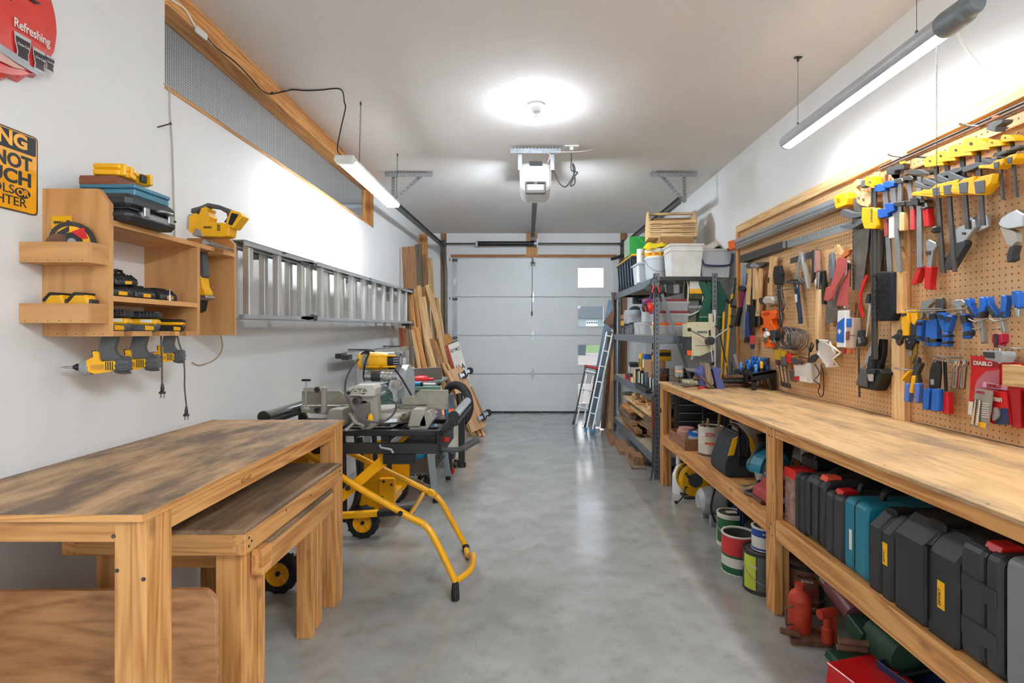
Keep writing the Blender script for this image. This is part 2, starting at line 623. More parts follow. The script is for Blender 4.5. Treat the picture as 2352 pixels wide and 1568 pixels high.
TOPB = wood('worn_bench_top', (202, 158, 106), (220, 180, 128), 'y', ring=5, stretch=.25, rough=.55, dark=((140, 116, 94), .46, .66, .75))
# ================================================================ the room
XL, XR, YD, ZC, YB = -1.60, 1.84, 8.20, 2.83, -2.2
def surf(name, c1, c2, rough, scale, bump=.0, bscale=60., spec=.5, mott=None):
 m, nt, b = nodes(name)
 L = nt.links
 tc = nt.nodes.new('ShaderNodeTexCoord')
 n1 = nt.nodes.new('ShaderNodeTexNoise')
 n1.inputs['Scale'].default_value = scale
 n1.inputs['Detail'].default_value = 8
 n1.inputs['Roughness'].default_value = .62
 L.new(tc.outputs['Object'], n1.inputs['Vector'])
 rp = nt.nodes.new('ShaderNodeValToRGB')
 rp.color_ramp.elements[0].position, rp.color_ramp.elements[1].position = .36, .64
 rp.color_ramp.elements[0].color, rp.color_ramp.elements[1].color = lin(c1) + (1,), lin(c2) + (1,)
 L.new(n1.outputs['Fac'], rp.inputs['Fac'])
 last = rp.outputs['Color']
 if mott:      # fine specks / scuffs
  n3 = nt.nodes.new('ShaderNodeTexNoise')
  n3.inputs['Scale'].default_value = mott[1]
  n3.inputs['Detail'].default_value = 6
  n3.inputs['Roughness'].default_value = .7
  L.new(tc.outputs['Object'], n3.inputs['Vector'])
  r3 = nt.nodes.new('ShaderNodeValToRGB')
  r3.color_ramp.elements[0].position, r3.color_ramp.elements[1].position = mott[2], mott[3]
  r3.color_ramp.elements[0].color, r3.color_ramp.elements[1].color = (0, 0, 0, 1), (mott[4],) * 3 + (1,)
  L.new(n3.outputs['Fac'], r3.inputs['Fac'])
  mx = nt.nodes.new('ShaderNodeMixRGB')
  mx.inputs['Color2'].default_value = lin(mott[0]) + (1,)
  L.new(r3.outputs['Color'], mx.inputs['Fac'])
  L.new(last, mx.inputs['Color1'])
  last = mx.outputs['Color']
 L.new(last, b.inputs['Base Color'])
 b.inputs['Roughness'].default_value = rough
 b.inputs['Specular IOR Level'].default_value = spec
 if bump:
  n2 = nt.nodes.new('ShaderNodeTexNoise')
  n2.inputs['Scale'].default_value = bscale
  n2.inputs['Detail'].default_value = 3
  L.new(tc.outputs['Object'], n2.inputs['Vector'])
  bp = nt.nodes.new('ShaderNodeBump')
  bp.inputs['Strength'].default_value = bump
  bp.inputs['Distance'].default_value = .003
  L.new(n2.outputs['Fac'], bp.inputs['Height'])
  L.new(bp.outputs['Normal'], b.inputs['Normal'])
 return m, nt, b
WALLM = surf('painted_drywall', (232, 232, 231), (238, 238, 237), .7, 1.5, .08, 90, mott=((150, 140, 128), 30., .72, .82, .5))[0]
CEILM = surf('textured_ceiling', (228, 222, 217), (234, 229, 225), .85, 1.0, .5, 55)[0]
DOORM = mat('white_embossed_steel', (232, 234, 234), .45, 0, .02, 6, bump=.12, bscale=220)
CONC, _cnt, _cb = surf('polished_concrete', (146, 145, 142), (164, 163, 160), .3, 3.4, .06, 40, .5, mott=((122, 116, 108), 7., .5, .68, .42))
# roughness of the floor varies: patches worn to a shine
_n = _cnt.nodes.new('ShaderNodeTexNoise')
_n.inputs['Scale'].default_value = 3.0
_n.inputs['Detail'].default_value = 6
_mr = _cnt.nodes.new('ShaderNodeMapRange')
_mr.inputs['To Min'].default_value, _mr.inputs['To Max'].default_value = .11, .27
_cb.inputs['Coat Weight'].default_value = .35
_cb.inputs['Coat Roughness'].default_value = .12
_cnt.links.new(_n.outputs['Fac'], _mr.inputs['Value'])
_cnt.links.new(_mr.outputs['Result'], _cb.inputs['Roughness'])
_f = struct('floor', MB().box(-5.2, XR + .1, YB, YD + .35, -.12, 0), CONC, 'grey polished concrete garage floor with mottled stains')
# a hairline crack running across the slab
_cr = [(1170, 1262), (1160, 1300), (1120, 1335), (1112, 1380), (1085, 1440), (1098, 1480), (1078, 1530), (1050, 1585)]
_pts = []
for i, (a, b) in enumerate(_cr[:-1]):
 c, d = _cr[i + 1]
 for k in range(5):
  t = k / 5
  q = FZ(a + (c - a) * t + RND.uniform(-2.5, 2.5), b + (d - b) * t, 0)
  _pts.append(Vector((q.x, q.y, .0006)))
MB().tube(_pts, [.0011 + .0010 * RND.random() for _ in _pts], 4, flat=.3).B('crack', mat('crack_line', (176, 166, 150), .8), _f)
struct('ceiling', MB().box(-5.2, XR + .1, YB, YD + .1, ZC, ZC + .12), CEILM, 'pale textured garage ceiling')
struct('wall_right', MB().box(XR, XR + .1, YB, YD + .1, 0, ZC), WALLM, 'white drywall behind the pegboard and workbench')
OY0, OY1, OZ0 = 2.285, 5.34, 2.345
struct('wall_left', MB().box(XL - .1, XL, YB, OY0, 0, ZC).box(XL - .1, XL, OY0, OY1, 0, OZ0).box(XL - .1, XL, OY1, YD, 0, ZC), WALLM,
 'white drywall with a long screened opening under the ceiling')
struct('wall_bay', MB().box(-5.3, -5.2, YB, YD + .1, 0, ZC), WALLM, 'far white wall of the bay beyond the screen')
struct('wall_rear', MB().box(-5.2, XR, YB - .1, YB, 0, ZC), WALLM, 'white wall at the near end of the garage')
DX0, DX1, DZ1 = -1.21, 1.33, 2.44
struct('wall_back', MB().box(-5.2, DX0, YD, YD + .12, 0, ZC).box(DX1, XR + .1, YD, YD + .12, 0, ZC).box(DX0, DX1, YD, YD + .12, DZ1 - .002, ZC), WALLM,
 'white end wall around the garage door')
# timber lining of the opening and the header beam
struct('trim_1', MB().box(XL - .1, XL + .012, OY0, OY1 + .02, 2.715, ZC), PINEY, 'orange pine header beam along the ceiling above the screen')
struct('trim_2', MB().box(XL - .1, XL + .004, OY0, OY1, OZ0, OZ0 + .018), PINEY, 'thin pine sill under the wire screen')
struct('trim_3', MB().box(XL - .1, XL + .004, OY1 - .022, OY1, OZ0, 2.715).box(XL - .1, XL - .06, OY1 - .06, OY1 - .022, OZ0, 2.715), PINEZ, 'pine jamb at the far end of the screen')
# wire screen
_w = MB()
n = int((OY1 - OY0) / .0127)
for i in range(n):
 y = OY0 + .0127 * i
 _w.box(-.0006, .0006, y - .0006, y + .0006, OZ0, 2.74)
for k in range(int((2.74 - OZ0) / .0127)):
 z = OZ0 + .018 + .0127 * k
 _w.box(-.0018, -.0006, OY0, OY1, z - .0006, z + .0006)
_ws = solo('wire_screen', _w, mat('wire', (128, 132, 134), .5, .6), 'fine galvanised wire mesh screen filling the long opening under the ceiling', 'screen', (XL - .085, 0, 0))
# garage door: four sections with embossed ribs and one small window each
WX0, WX1 = .775, 1.18
door = thing('door_1', 'white sectional garage door with a column of small square windows', 'door', (0, YD + .04, 0))
door['kind'] = 'structure'
SH = DZ1 / 4
for k in range(4):
 z0, z1 = SH * k + .004, SH * (k + 1) - .004
 wz0, wz1 = z0 + .145, z1 - .145
 m = MB()
 nr = 6
 rb = [z0 + (z1 - z0) * i / nr for i in range(nr + 1)]
 cuts = sorted(set(rb + [wz0, wz1]))
 for a, b in zip(cuts[:-1], cuts[1:]):
  g0 = .006 if a in rb else 0
  inwin = a >= wz0 - 1e-6 and b <= wz1 + 1e-6
  for x0, x1 in (((DX0, WX0), (WX1, DX1)) if inwin else ((DX0, DX1),)):
   m.box(x0, x1, 0, .045, a + g0, b)
   if g0:
    m.box(x0, x1, .006 if k < 2 else .002, .045, a, a + g0)
 m.box(DX0, DX1, .02, .045, z0 - .006, z0).box(DX0, DX1, .02, .045, z1, z1 + .006)
 s = m.B('door_section', DOORM, door)
 fr = MB().box(WX0 - .025, WX1 + .025, -.014, 0, wz0 - .025, wz0).box(WX0 - .025, WX1 + .025, -.014, 0, wz1, wz1 + .025)
 fr.box(WX0 - .025, WX0, -.014, 0, wz0, wz1).box(WX1, WX1 + .025, -.014, 0, wz0, wz1)
 fr.B('window_frame', WHT, s)
 MB().box(WX0, WX1, .02, .024, wz0, wz1).B('pane', GLASS, s)
 if k < 3:
  h = MB()
  for sg in (1, -1):
   h.pr([(.03, 0), (.024, sg * .02), (.004, sg * .095), (-.004, sg * .095), (-.024, sg * .02), (-.03, 0)], -.006, 0)
  h.cyl((-.034, -.008, 0), (.034, -.008, 0), .007, n=8)
  h.B('hinge', GALV, door, (.06, 0, z1 + .004))
 e = MB().box(DX0 - .0, DX0 + .07, -.012, 0, z0 + .01, z1 - .01)
 e.B('end_plate', GALV, door)
 r = MB().cyl((DX0 - .045, -.03, z1 - .02), (DX0 + .05, -.03, z1 - .02), .006, n=6).cyl((DX0 - .045, -.03, z1 - .02), (DX0 - .03, -.03, z1 - .02), .022, n=12)
 r.box(DX0 + .0, DX0 + .08, -.035, -.012, z1 - .05, z1 - .01)
 r.B('roller', DSTEEL, door)
_s = MB().box(DX0 + .018, DX0 + .055, -.0135, -.012, 2.02, 2.12)
_s.B('sticker', PAPER, door)
MB().box(DX0, DX1, -.02, .02, 0, .022).B('bottom_seal', BLK, door)
_b = MB()
for i in range(8):
 x = DX0 + .2 + i * .3
 _b.cyl((x, -.022, .012), (x, -.019, .012), .006, n=6)
_b.B('seal_screw', GALV, door)
MB().tube([(.045, -.05, 2.62), (.05, -.05, 2.3), (.05, -.045, 1.92), (.045, -.045, 1.6)], .0045, 6).B('release_cord', mat('cord_brown', (90, 80, 70), .8), door)
MB().cyl((.045, -.045, 1.6), (.045, -.045, 1.53), .014, .009, n=8).B('release_knob', mat('knob_brown', (100, 76, 58), .6), door)
_a = MB().beam((.06, -.05, 2.66), (.06, -.02, 2.36), .025, .006, up=(0, 1, 0)).box(.02, .1, -.02, 0, 2.32, 2.37)
_a.cyl((.03, -.04, 2.37), (.09, -.04, 2.37), .012, n=8)
_a.B('door_arm', DSTEEL, door)
# timber pads and strips on the end wall
struct('trim_4', MB().box(DX0 - .02, DX1 + .05, YD - .014, YD, DZ1 + .008, DZ1 + .055), wood('stained_trim', (150, 92, 52), (176, 116, 72), 'x'), 'brown stained strip above the garage door')
struct('trim_5', MB().box(-1.385, -1.30, YD - .03, YD, .5, ZC - .005), BRNZ, 'brown timber upright beside the left door track')
struct('trim_6', MB().box(-.045, .135, YD - .03, YD, 2.47, ZC - .005), PINEZ, 'pine pad above the middle of the door')
struct('trim_7', MB().box(1.44, 1.54, YD - .03, YD, .5, ZC - .005), BRNZ, 'brown timber upright beside the right door track')
# tracks
def track(x, side, label):
 t = thing('door_track', label, 'track', (x, 0, 0))
 pts = [(0, 5.0, 2.545), (0, 7.55, 2.60)]
 for a in range(0, 91, 10):
  r = math.radians(a)
  pts.append((side * .04 * a / 90, 7.72 + .38 * math.sin(r), 2.23 + .38 * math.cos(r)))
 pts += [(side * .04, 8.11, 1.5), (side * .04, 8.11, .05)]
 m = MB()
 for p, q in zip(pts[:-1], pts[1:]):
  m.beam(p, q, .004, .06 if q[2] > 2.5 else .055, up=(0, -1, .2) if q[2] < 2.3 else (0, 0, 1))
  for sg in (-1, 1):
   P0, Q0 = Vector(p), Vector(q)
   d = (Q0 - P0).normalized()
   n = d.cross(Vector((1, 0, 0))).normalized() * .028 * sg
   m.beam(P0 + n + Vector((side * .016, 0, 0)), Q0 + n + Vector((side * .016, 0, 0)), .032, .004, up=n)
 m.B('rail', mat('track_steel', (128, 130, 130), .45, .75, var=.15, scale=20), t)
 return t
track(-1.345, 1, 'galvanised door track curving down beside the leaning lumber')
track(1.465, -1, 'galvanised door track curving down behind the loaded steel rack')
def perf(m, p0, p1, w=.035, up=(0, 0, 1)):
 p0, p1, u = Vector(p0), Vector(p1), Vector(up)
 d = (p1 - p0).normalized()
 s = d.cross(u).normalized()
 m.beam(p0, p1, w, .003, up=u)
 m.beam(p0 + s * (w / 2) - u * (w / 2), p1 + s * (w / 2) - u * (w / 2), .003, w, up=u)
def holes(m, p0, p1, n, off, r=.005):
 p0, p1 = Vector(p0), Vector(p1)
 for i in range(n):
  c = p0.lerp(p1, (i + .5) / n)
  m.cyl(c + Vector(off), c + Vector(off) * 1.15, r, n=6)
HOLE = mat('punched_hole', (40, 42, 44), .8)
def hanger(x0, x1, xt, label, side):
 t = thing('track_hanger', label, 'bracket', ((x0 + x1) / 2, 5.03, ZC))
 cx = (x0 + x1) / 2
 p = [((x0 - cx), 0, -.02), ((x1 - cx), 0, -.02)]
 m = MB()
 perf(m, p[0], p[1], .04)
 m.B('ceiling_angle', GALV, t)
 h = MB()
 holes(h, (p[0][0], -.022, -.022), (p[1][0], -.022, -.022), 16, (0, -.001, 0), .005)
 h.B('angle_hole', HOLE, t)['kind'] = 'stuff'
 a, b = Vector((xt - cx, 0, -.02)), Vector((xt - cx, -.02, -.30))
 MB().beam(a, b, .036, .003, up=(0, -1, 0)).B('strap', GALV, t)
 c = Vector(((x1 if side > 0 else x0) - cx - side * .1, 0, -.03))
 MB().beam(c, b, .036, .003, up=(0, -1, 0)).B('brace', GALV, t)
 h = MB()
 for p0, p1 in ((a, b), (c, b)):
  holes(h, p0 + Vector((0, -.003, 0)), p1 + Vector((0, -.003, 0)), 9, (0, -.001, 0), .005)
 h.B('strap_hole', HOLE, t)['kind'] = 'stuff'
 MB().cyl(b + Vector((0, -.02, 0)), b + Vector((0, .02, 0)), .008, n=6).B('bolt', GALV, t)
hanger(-1.39, -.93, -1.31, 'punched angle bracket holding the door track near the long shop light', 1)
hanger(1.17, 1.62, 1.50, 'punched angle bracket holding the door track above the slatted wooden caddy', -1)
_q = thing('track_hanger', 'punched angle bracket in the next bay seen through the wire screen', 'bracket', (-2.15, 6.3, ZC))
_m = MB()
perf(_m, (-.25, 0, -.02), (.3, 0, -.02), .04)
_m.beam((-.15, 0, -.02), (-.15, -.02, -.4), .036, .003, up=(0, -1, 0)).beam((.25, 0, -.03), (-.15, 0, -.4), .036, .003, up=(0, -1, 0))
_m.B('angle', GALV, _q)
# torsion shaft and spring
t = thing('torsion_shaft', 'steel torsion shaft with black wound spring above the garage door', 'shaft', (.06, 8.03, 2.64))
MB().cyl((-1.45, 0, 0), (1.42, 0, 0), .012, n=8).B('shaft', DSTEEL, t)
m = MB().cyl((-.86, 0, 0), (.02, 0, 0), .034, n=12)
for i in range(44):
 x = -.855 + .02 * i
 m.cyl((x, 0, 0), (x + .011, 0, 0), .0375, n=12)
m.B('spring', BLK, t)
for x in (-1.38, 1.38):
 MB().cyl((x - .025, 0, 0), (x + .025, 0, 0), .055, n=14).cyl((x + .025, 0, 0), (x + .03, 0, 0), .065, n=14).B('cable_drum', DSTEEL, t)
MB().cyl((.02, 0, 0), (.07, 0, 0), .04, n=12).box(.06, .075, -.05, .14, -.06, .06).B('winding_cone', GALV, t)
MB().box(-.88, -.85, -.045, .14, -.04, .04).B('spring_bracket', GALV, t)
# opener
op = thing('garage_door_opener', 'white garage door opener motor hung from the ceiling on punched angles', 'opener', (.055, 4.35, ZC))
b = rnd([(-.13, -.335), (-.135, -.2), (-.12, -.145), (-.06, -.135), (.06, -.135), (.12, -.145), (.135, -.2), (.13, -.335), (.09, -.375), (-.09, -.375)], .02, 3)
MB().pr(b, 0, .42, 'y', bev=.02).B('housing', WHT, op)
MB().pr(rnd([(-.09, -.30), (.09, -.30), (.085, -.40), (-.085, -.40)], .015), -.022, .02, bev=.006).B('lens_frame', mat('taupe_plastic', (120, 112, 104), .5), op)
MB().box(-.07, .07, -.028, -.018, -.378, -.325, .004).B('lens', FROST, op)
MB().box(-.08, .08, .42, .43, -.35, -.27, .003).B('door_side_lamp', emis('added_fill_glow', (.78, .89, 1.0), 340.0), op)  # added fill lamp, hidden behind the motor, brightens the door end
MB().box(-.12, .12, .40, .57, -.255, -.245, .003).B('fill_lamp_baffle', WHT, op)  # added baffle, keeps the fill lamp's glow off the ceiling nearby
m = MB()
for x in (-.045, .045):
 m.box(x - .03, x + .03, -.03, -.02, -.322, -.305, .003)
m.B('button', BLK, op)
MB().pr(rnd([(-.055, -.13), (-.05, -.165), (.06, -.165), (.055, -.13)], .01), -.012, .1).B('top_recess', BLK2, op)
m = MB()
perf(m, (-.21, .0, -.025), (.21, .0, -.025), .042)
m.B('ceiling_angle', GALV, op)
m = MB()
holes(m, (-.2, -.024, -.026), (.2, -.024, -.026), 14, (0, -.001, 0))
m.B('angle_hole', HOLE, op)['kind'] = 'stuff'
for x in (-.13, .14):
 MB().box(x - .016, x + .016, .0, .003, -.2, -.03).B('strap', GALV, op)
d = Vector((.005, 3.6, -.05)) - Vector((0, .42, -.3))
MB().beam((0, .2, -.32), (.003, 3.62, -.085), .05, .035).B('rail', mat('rail_dark', (70, 74, 78), .5, .5), op)
MB().box(-.03, .04, 3.58, 3.82, -.16, -.07).B('header_bracket', DSTEEL, op)
tube = bez([(.12, .06, -.15), (.16, .02, -.22), (.2, .0, -.31), (.25, .0, -.34), (.3, .0, -.28), (.33, .0, -.2), (.31, 0, -.15), (.33, 0, -.3), (.29, 0, -.33), (.33, 0, -.25), (.35, 0, -.22), (.30, 0, -.2), (.3, 0, -.1), (.3, 0, -.06)])
MB().tube(tube, .006, 6).B('power_cord', GRY, op)
MB().box(.24, .36, -.03, .06, -.012, 0, .003).box(.285, .315, -.02, .01, -.04, -.01).B('outlet', WHT, op)
MB().tube(bez([(.1, 0, -.14), (.12, -.01, -.08), (.08, -.01, -.04), (.2, -.02, -.055), (.36, -.01, -.05), (.44, .02, -.03), (.5, .06, -.002)]), .004, 6).B('white_wire', WHT, op)
MB().tube(bez([(.1, .02, -.12), (.11, .0, -.06), (.2, 0, -.045), (.38, 0, -.045), (.5, .065, -.003)]), .003, 6).B('red_wire', mat('faded_red', (190, 110, 115), .6), op)
# ceiling bulb
def bulb(x, y, label, watt, mk=True):
 t = thing('ceiling_bulb', label, 'lamp', (x, y, ZC))
 MB().lathe([(.0, -.002), (.062, -.002), (.06, -.014), (.05, -.02), (.034, -.024), (.03, -.05), (.022, -.056), (.0, -.056)], n=20).B('lampholder', WHT, t)
 MB().lathe([(.014, -.056), (.014, -.066), (.02, -.075), (.0295, -.1)], n=14).B('bulb_neck', WHT, t)
 MB().lathe([(.0295, -.1), (.0295, -.115), (.02, -.133), (.0, -.139)], n=14).B('bulb_dome', emis('bulb_glow', (.80, .90, 1.0), watt * 7.5), t)
 return t
bulb(.05, 3.555, 'bare white glowing bulb in a round ceiling lampholder', BULB_W)
# LED shop light
SL = thing('shop_light', 'long white LED shop light hung on chains beside the wire screen', 'lamp', (-1.205, 4.01, 2.41))
SL.rotation_euler = (0, 0, 0)
pr = [(-.065, -.012), (-.05, -.03), (.05, -.03), (.065, -.012), (.06, .012), (-.06, .012)]
MB().pr([(-.062, -.008), (.062, -.008), (.058, .014), (-.058, .014)], -.6, .6, 'y').B('housing', WHT, SL)
MB().pr([(-.06, -.008), (-.046, -.03), (.046, -.03), (.06, -.008)], -.585, .6, 'y').B('diffuser', emis('led_glow', (.95, .98, 1.0), LED_W * 1.9), SL)
MB().pr([(-.068, -.01), (-.05, -.035), (.05, -.035), (.068, -.01), (.06, .02), (-.06, .02)], -.625, -.585, 'y', bev=.006).B('end_cap', WHT, SL)
def chain(m, p0, p1):
 p0, p1 = Vector(p0), Vector(p1)
 n = int((p1 - p0).length / .017)
 for i in range(n):
  c = p0.lerp(p1, (i + .5) / n)
  ax = Vector((1, 0, 0)) if i % 2 else Vector((0, 1, 0))
  m.tube([c + ax * (.004 * math.cos(a)) + Vector((0, 0, .0115 * math.sin(a))) for a in [2 * PI * k / 8 for k in range(8)]], .0012, 4, closed=True)
m = MB()
chain(m, (.06, -.50, .012), (.07, -.50, ZC - 2.41 - .02))
m.B('hanging_chain', DSTEEL, SL)
m = MB()
chain(m, (.05, .52, .012), (.06, .52, ZC - 2.41 - .02))
m.B('hanging_chain', DSTEEL, SL)
for _x, _y in ((.07, -.5), (.06, .52)):
 MB().cyl((_x, _y, ZC - 2.412), (_x, _y, ZC - 2.435), .006, n=6).B('ceiling_hook', DSTEEL, SL)
_c0 = [RX(420, 20, XL + .014), RX(470, 88, XL + .014), RX(520, 130, XL + .016), RX(575, 185, XL + .014), RX(613, 216, XL + .014), RX(624, 216, XL + .02)]
_cc = [Vector((p.x, p.y, min(p.z, ZC - .01))) for p in _c0]
for a, b in ((640, 210), (672, 206), (700, 208), (735, 207), (782, 205)):
 y = (ZC - CAM_H - .006) * FPX / (CY - b)
 _cc.append(Vector((max(-1.575, (a - CX) * y / FPX), y, ZC - .006)))
_e = SL.location
for a, b in ((791, 235), (793, 250), (782, 300), (775, 345)):
 _cc.append(P(a, b, 3.42))
_cc.append(Vector((_e.x - .01, _e.y - .6, _e.z + .018)))
MB().tube(bez(_cc[5:], 5), .0042, 6).B('power_cord', BLK, SL, -Vector(_e))
ex = thing('extension_lead', 'white extension cord end with black plug lead on the pine header beam', 'cord', (XL, 2.4, 2.75))
o = Vector(ex.location)
MB().tube(bez([RX(395, 0, XL + .016), RX(425, 22, XL + .016), RX(447, 60, XL + .018)], 5), .005, 6).B('white_cord', WHT, ex, -o)
p0, p1 = RX(450, 66, XL + .024), RX(474, 86, XL + .024)
MB().beam(p0, p1, .016, .032, .004).B('socket', WHT, ex, -o)
MB().tube(bez([p1 + Vector((0, .01, 0))] + [RX(a, b, XL + .016) for a, b in ((500, 112), (540, 142), (575, 178), (600, 206), (618, 216), (626, 211))], 5), .0036, 6).B('black_cord', BLK, ex, -o)
# two added fill lights, out of view under the near half of the ceiling
for _x, _k, _n in ((-1.2, .12, 'added fill light behind the viewer, table side'), (1.5, 2.3, 'added fill light behind the viewer, workbench side')):
 _t = thing('shop_light', _n, 'lamp', (_x, -.75, 2.62))
 MB().pr([(-.062, -.008), (.062, -.008), (.058, .014), (-.058, .014)], -.6, .6, 'y').B('housing', WHT, _t)
 MB().pr([(-.06, -.008), (-.046, -.03), (.046, -.03), (.06, -.008)], -.59, .59, 'y').B('diffuser', emis('rear_fill_glow', (.82, .92, 1.0), REAR_FILL_W * 1.9 * _k), _t)
 for _y in (-.5, .5):
  MB().cyl((0, _y, .012), (0, _y, ZC - 2.62), .004, n=6).B('hanger', DSTEEL, _t)
# tube light over the workbench
TL = thing('tube_light', 'round grey tube light hung on wires over the workbench pegboard', 'lamp', (1.52, 2.46, 2.395))
R0 = .043
m = MB()
for a0, a1 in ((0, 24),):
 n, seg = 24, []
 ys = [-.56, .60]
 lit = lambda i: 15 <= i <= 20          # faces turned down and towards the room
 for i in range(n):
  a, b = 2 * PI * i / n, 2 * PI * (i + 1) / n
  if not lit(i):
   m.add([(R0 * math.cos(a), ys[0], R0 * math.sin(a)), (R0 * math.cos(b), ys[0], R0 * math.sin(b)), (R0 * math.cos(b), ys[1], R0 * math.sin(b)), (R0 * math.cos(a), ys[1], R0 * math.sin(a))], [(0, 3, 2, 1)], True)
m.ball((0, .6, 0), R0, 16, 10)
m.B('housing', mat('frosted_tube', (176, 178, 182), .35), TL)
m = MB()
for i in range(15, 21):
 a, b = 2 * PI * i / n, 2 * PI * (i + 1) / n
 r = R0 * .985
 m.add([(r * math.cos(a), ys[0], r * math.sin(a)), (r * math.cos(b), ys[0], r * math.sin(b)), (r * math.cos(b), ys[1], r * math.sin(b)), (r * math.cos(a), ys[1], r * math.sin(a))], [(0, 3, 2, 1)])
m.B('diffuser', emis('tube_glow', (.94, .975, 1.0), TUBE_W * 2.6), TL)
MB().lathe([(.0, -.70), (.028, -.70), (.034, -.69), (.036, -.665), (.044, -.65), (.047, -.57), (.045, -.555), (.0, -.555)], n=20, axis='y').B('end_cap', mat('cap_grey', (112, 118, 124), .45), TL)
for y in (-.42, .48):
 MB().cyl((0, y, R0), (0, y, ZC - 2.395), .0011, n=5).cyl((0, y, R0 - .004), (0, y, R0 + .02), .005, n=6).B('hanging_wire', DSTEEL, TL)
MB().cyl((0, .48, ZC - 2.401), (0, .48, ZC - 2.42), .007, n=6).box(-.02, .02, .47, .49, ZC - 2.402, ZC - 2.396).B('ceiling_hook', DSTEEL, TL)
m = MB()
for i in range(110):
 z = -.045 - i * .0062
 m.ball((.0 - .000 * i, -.52, z), .0023, 5, 4)
m.B('pull_chain', DSTEEL, TL)
MB().box(-.012, .012, -.532, -.508, -.75, -.725, .005).B('pull_knob', BLK, TL)
_pp = [(2200, 45), (2200, 75), (2215, 108), (2245, 145), (2275, 180), (2300, 200), (2330, 208)]
MB().tube(bez([P(2200, 45, 1.9) - TL.location] + [RX(a, b, XR - .01 - .02 * i) - TL.location for i, (a, b) in zip((5, 3, 2, 1, 0, 0), _pp[1:])], 5), .005, 6).B('supply_cable', WHT, TL)
# added lamp, out of sight, to light the neighbouring bay behind the screen
bulb(-3.4, 4.6, 'added unseen bulb lighting the next bay beyond the wire screen', BAY_FILL_W)
# ---------------------------------------------------------------- outdoors
GRAV = surf('gravel', (112, 104, 98), (150, 142, 136), .9, 60., .4, 200)[0]
struct('ground', MB().box(-60, 70, YD + .35, 34, -.2, -.1), GRAV, 'pale gravel drive outside the garage')
LAWN = surf('lawn', (66, 98, 38), (92, 124, 56), .9, 3., .3, 80)[0]
struct('terrain', MB().add([(-80, 34, -.1), (120, 34, -.1), (120, 220, 3.2), (-80, 220, 3.2)], [(0, 1, 2, 3)]), LAWN, 'green lawn rising towards the house across the road')
hs = thing('house', 'grey sided house with gabled roof seen through the door windows', 'house', (20, 150, 2.3))
SID = mat('house_siding', (150, 164, 176), .8)
ROOF = mat('asphalt_shingles', (104, 112, 124), .9, var=.2, scale=3)
MB().box(-7.5, 9, 0, 12, -1, 2.9).B('wall', SID, hs)
MB().pr([(-8.2, 2.9), (9.6, 2.9), (5.0, 6.6), (-4.6, 6.6)], -.5, 12.5, 'y').B('roof', ROOF, hs)
MB().box(2.0, 8.0, -1.6, 0, -1, 4.0).B('gable_wall', SID, hs)
MB().pr([(1.4, 3.9), (8.6, 3.9), (5.0, 6.3)], -2.2, 3, 'y').B('gable_roof', ROOF, hs)
MB().pr([(1.2, 3.8), (5.0, 6.2), (8.8, 3.8), (8.8, 4.2), (5.0, 6.65), (1.2, 4.2)], -2.3, -2.15, 'y').B('barge_board', WHT, hs)
MB().box(-3.6, -.2, -.06, 0, -.9, 2.2).B('garage_door', WHT, hs)
m = MB()
for i in range(5):
 m.box(-3.4 + i * .66, -2.95 + i * .66, -.1, -.05, 1.4, 1.9)
m.B('garage_window', mat('dark_window', (70, 84, 98), .2), hs)
f = MB().box(3.2, 4.6, -1.68, -1.6, 3.1, 4.5).B('window', WHT, hs)
MB().box(3.4, 4.4, -1.72, -1.66, 3.3, 4.3).B('pane', mat('dark_window'), f)
f = MB().box(3.4, 4.6, -1.68, -1.6, .2, 2.2).B('window', WHT, hs)
MB().box(3.55, 4.45, -1.72, -1.66, .35, 2.05).B('pane', mat('dark_window'), f)
solo('wheelie_bin', MB().pr([(-.28, 0), (.28, 0), (.36, 1.0), (-.36, 1.0)], -.3, .3, 'y').box(-.38, .38, -.36, .34, 1.0, 1.08), mat('bin_plastic', (58, 66, 82), .6),
 'dark wheeled bin standing on the gravel outside', 'bin', (3.05, 31, -.1))
# ================================================================ left wall: signs, tool cabinet, cordless tools
def wp(name, mb, mats, root):
 return mb.B(name, mats, root, -Vector(root.location))
INK = mat('black_print', (44, 46, 50), .55)
YSIGN = mat('yellow_sign_print', (246, 170, 28), .35, var=.12, scale=14)
# red bottle-cap sign
sg = thing('bottle_cap_sign', 'red round bottle-cap sign reading Refreshing with drinking glasses', 'sign', (XL, 1.498, 2.275), PI / 2)
SIGR = mat('red_sign_enamel', (214, 62, 52), .25, coat=.3)
def scallop(r0, amp, n=24, k=6):
 return [((r0 + amp * math.cos(2 * PI * i / k)) * math.cos(2 * PI * i / (n * k)), (r0 + amp * math.cos(2 * PI * i / k)) * math.sin(2 * PI * i / (n * k))) for i in range(n * k)]
m = MB()
rings = [(scallop(.246, .008), -.002), (scallop(.24, .003), -.02), (scallop(.232, 0), -.029), (scallop(.1, 0), -.034), (scallop(.0001, 0), -.036)]
for (a, da), (b, db) in zip(rings[:-1], rings[1:]):
 N = len(a)
 m.add([(x, da, z) for x, z in a] + [(x, db, z) for x, z in b], [(i, (i + 1) % N, N + (i + 1) % N, N + i) for i in range(N)], True)
m.B('cap_disc', SIGR, sg)
text('lettering', 'Refreshing', .028, WHT, sg, (.138, -.0395, -.058), width=.118, bold=.0004)
COLA = mat('cola_brown', (52, 34, 34), .25)
GLZ = mat('glass_print', (196, 190, 190), .3)
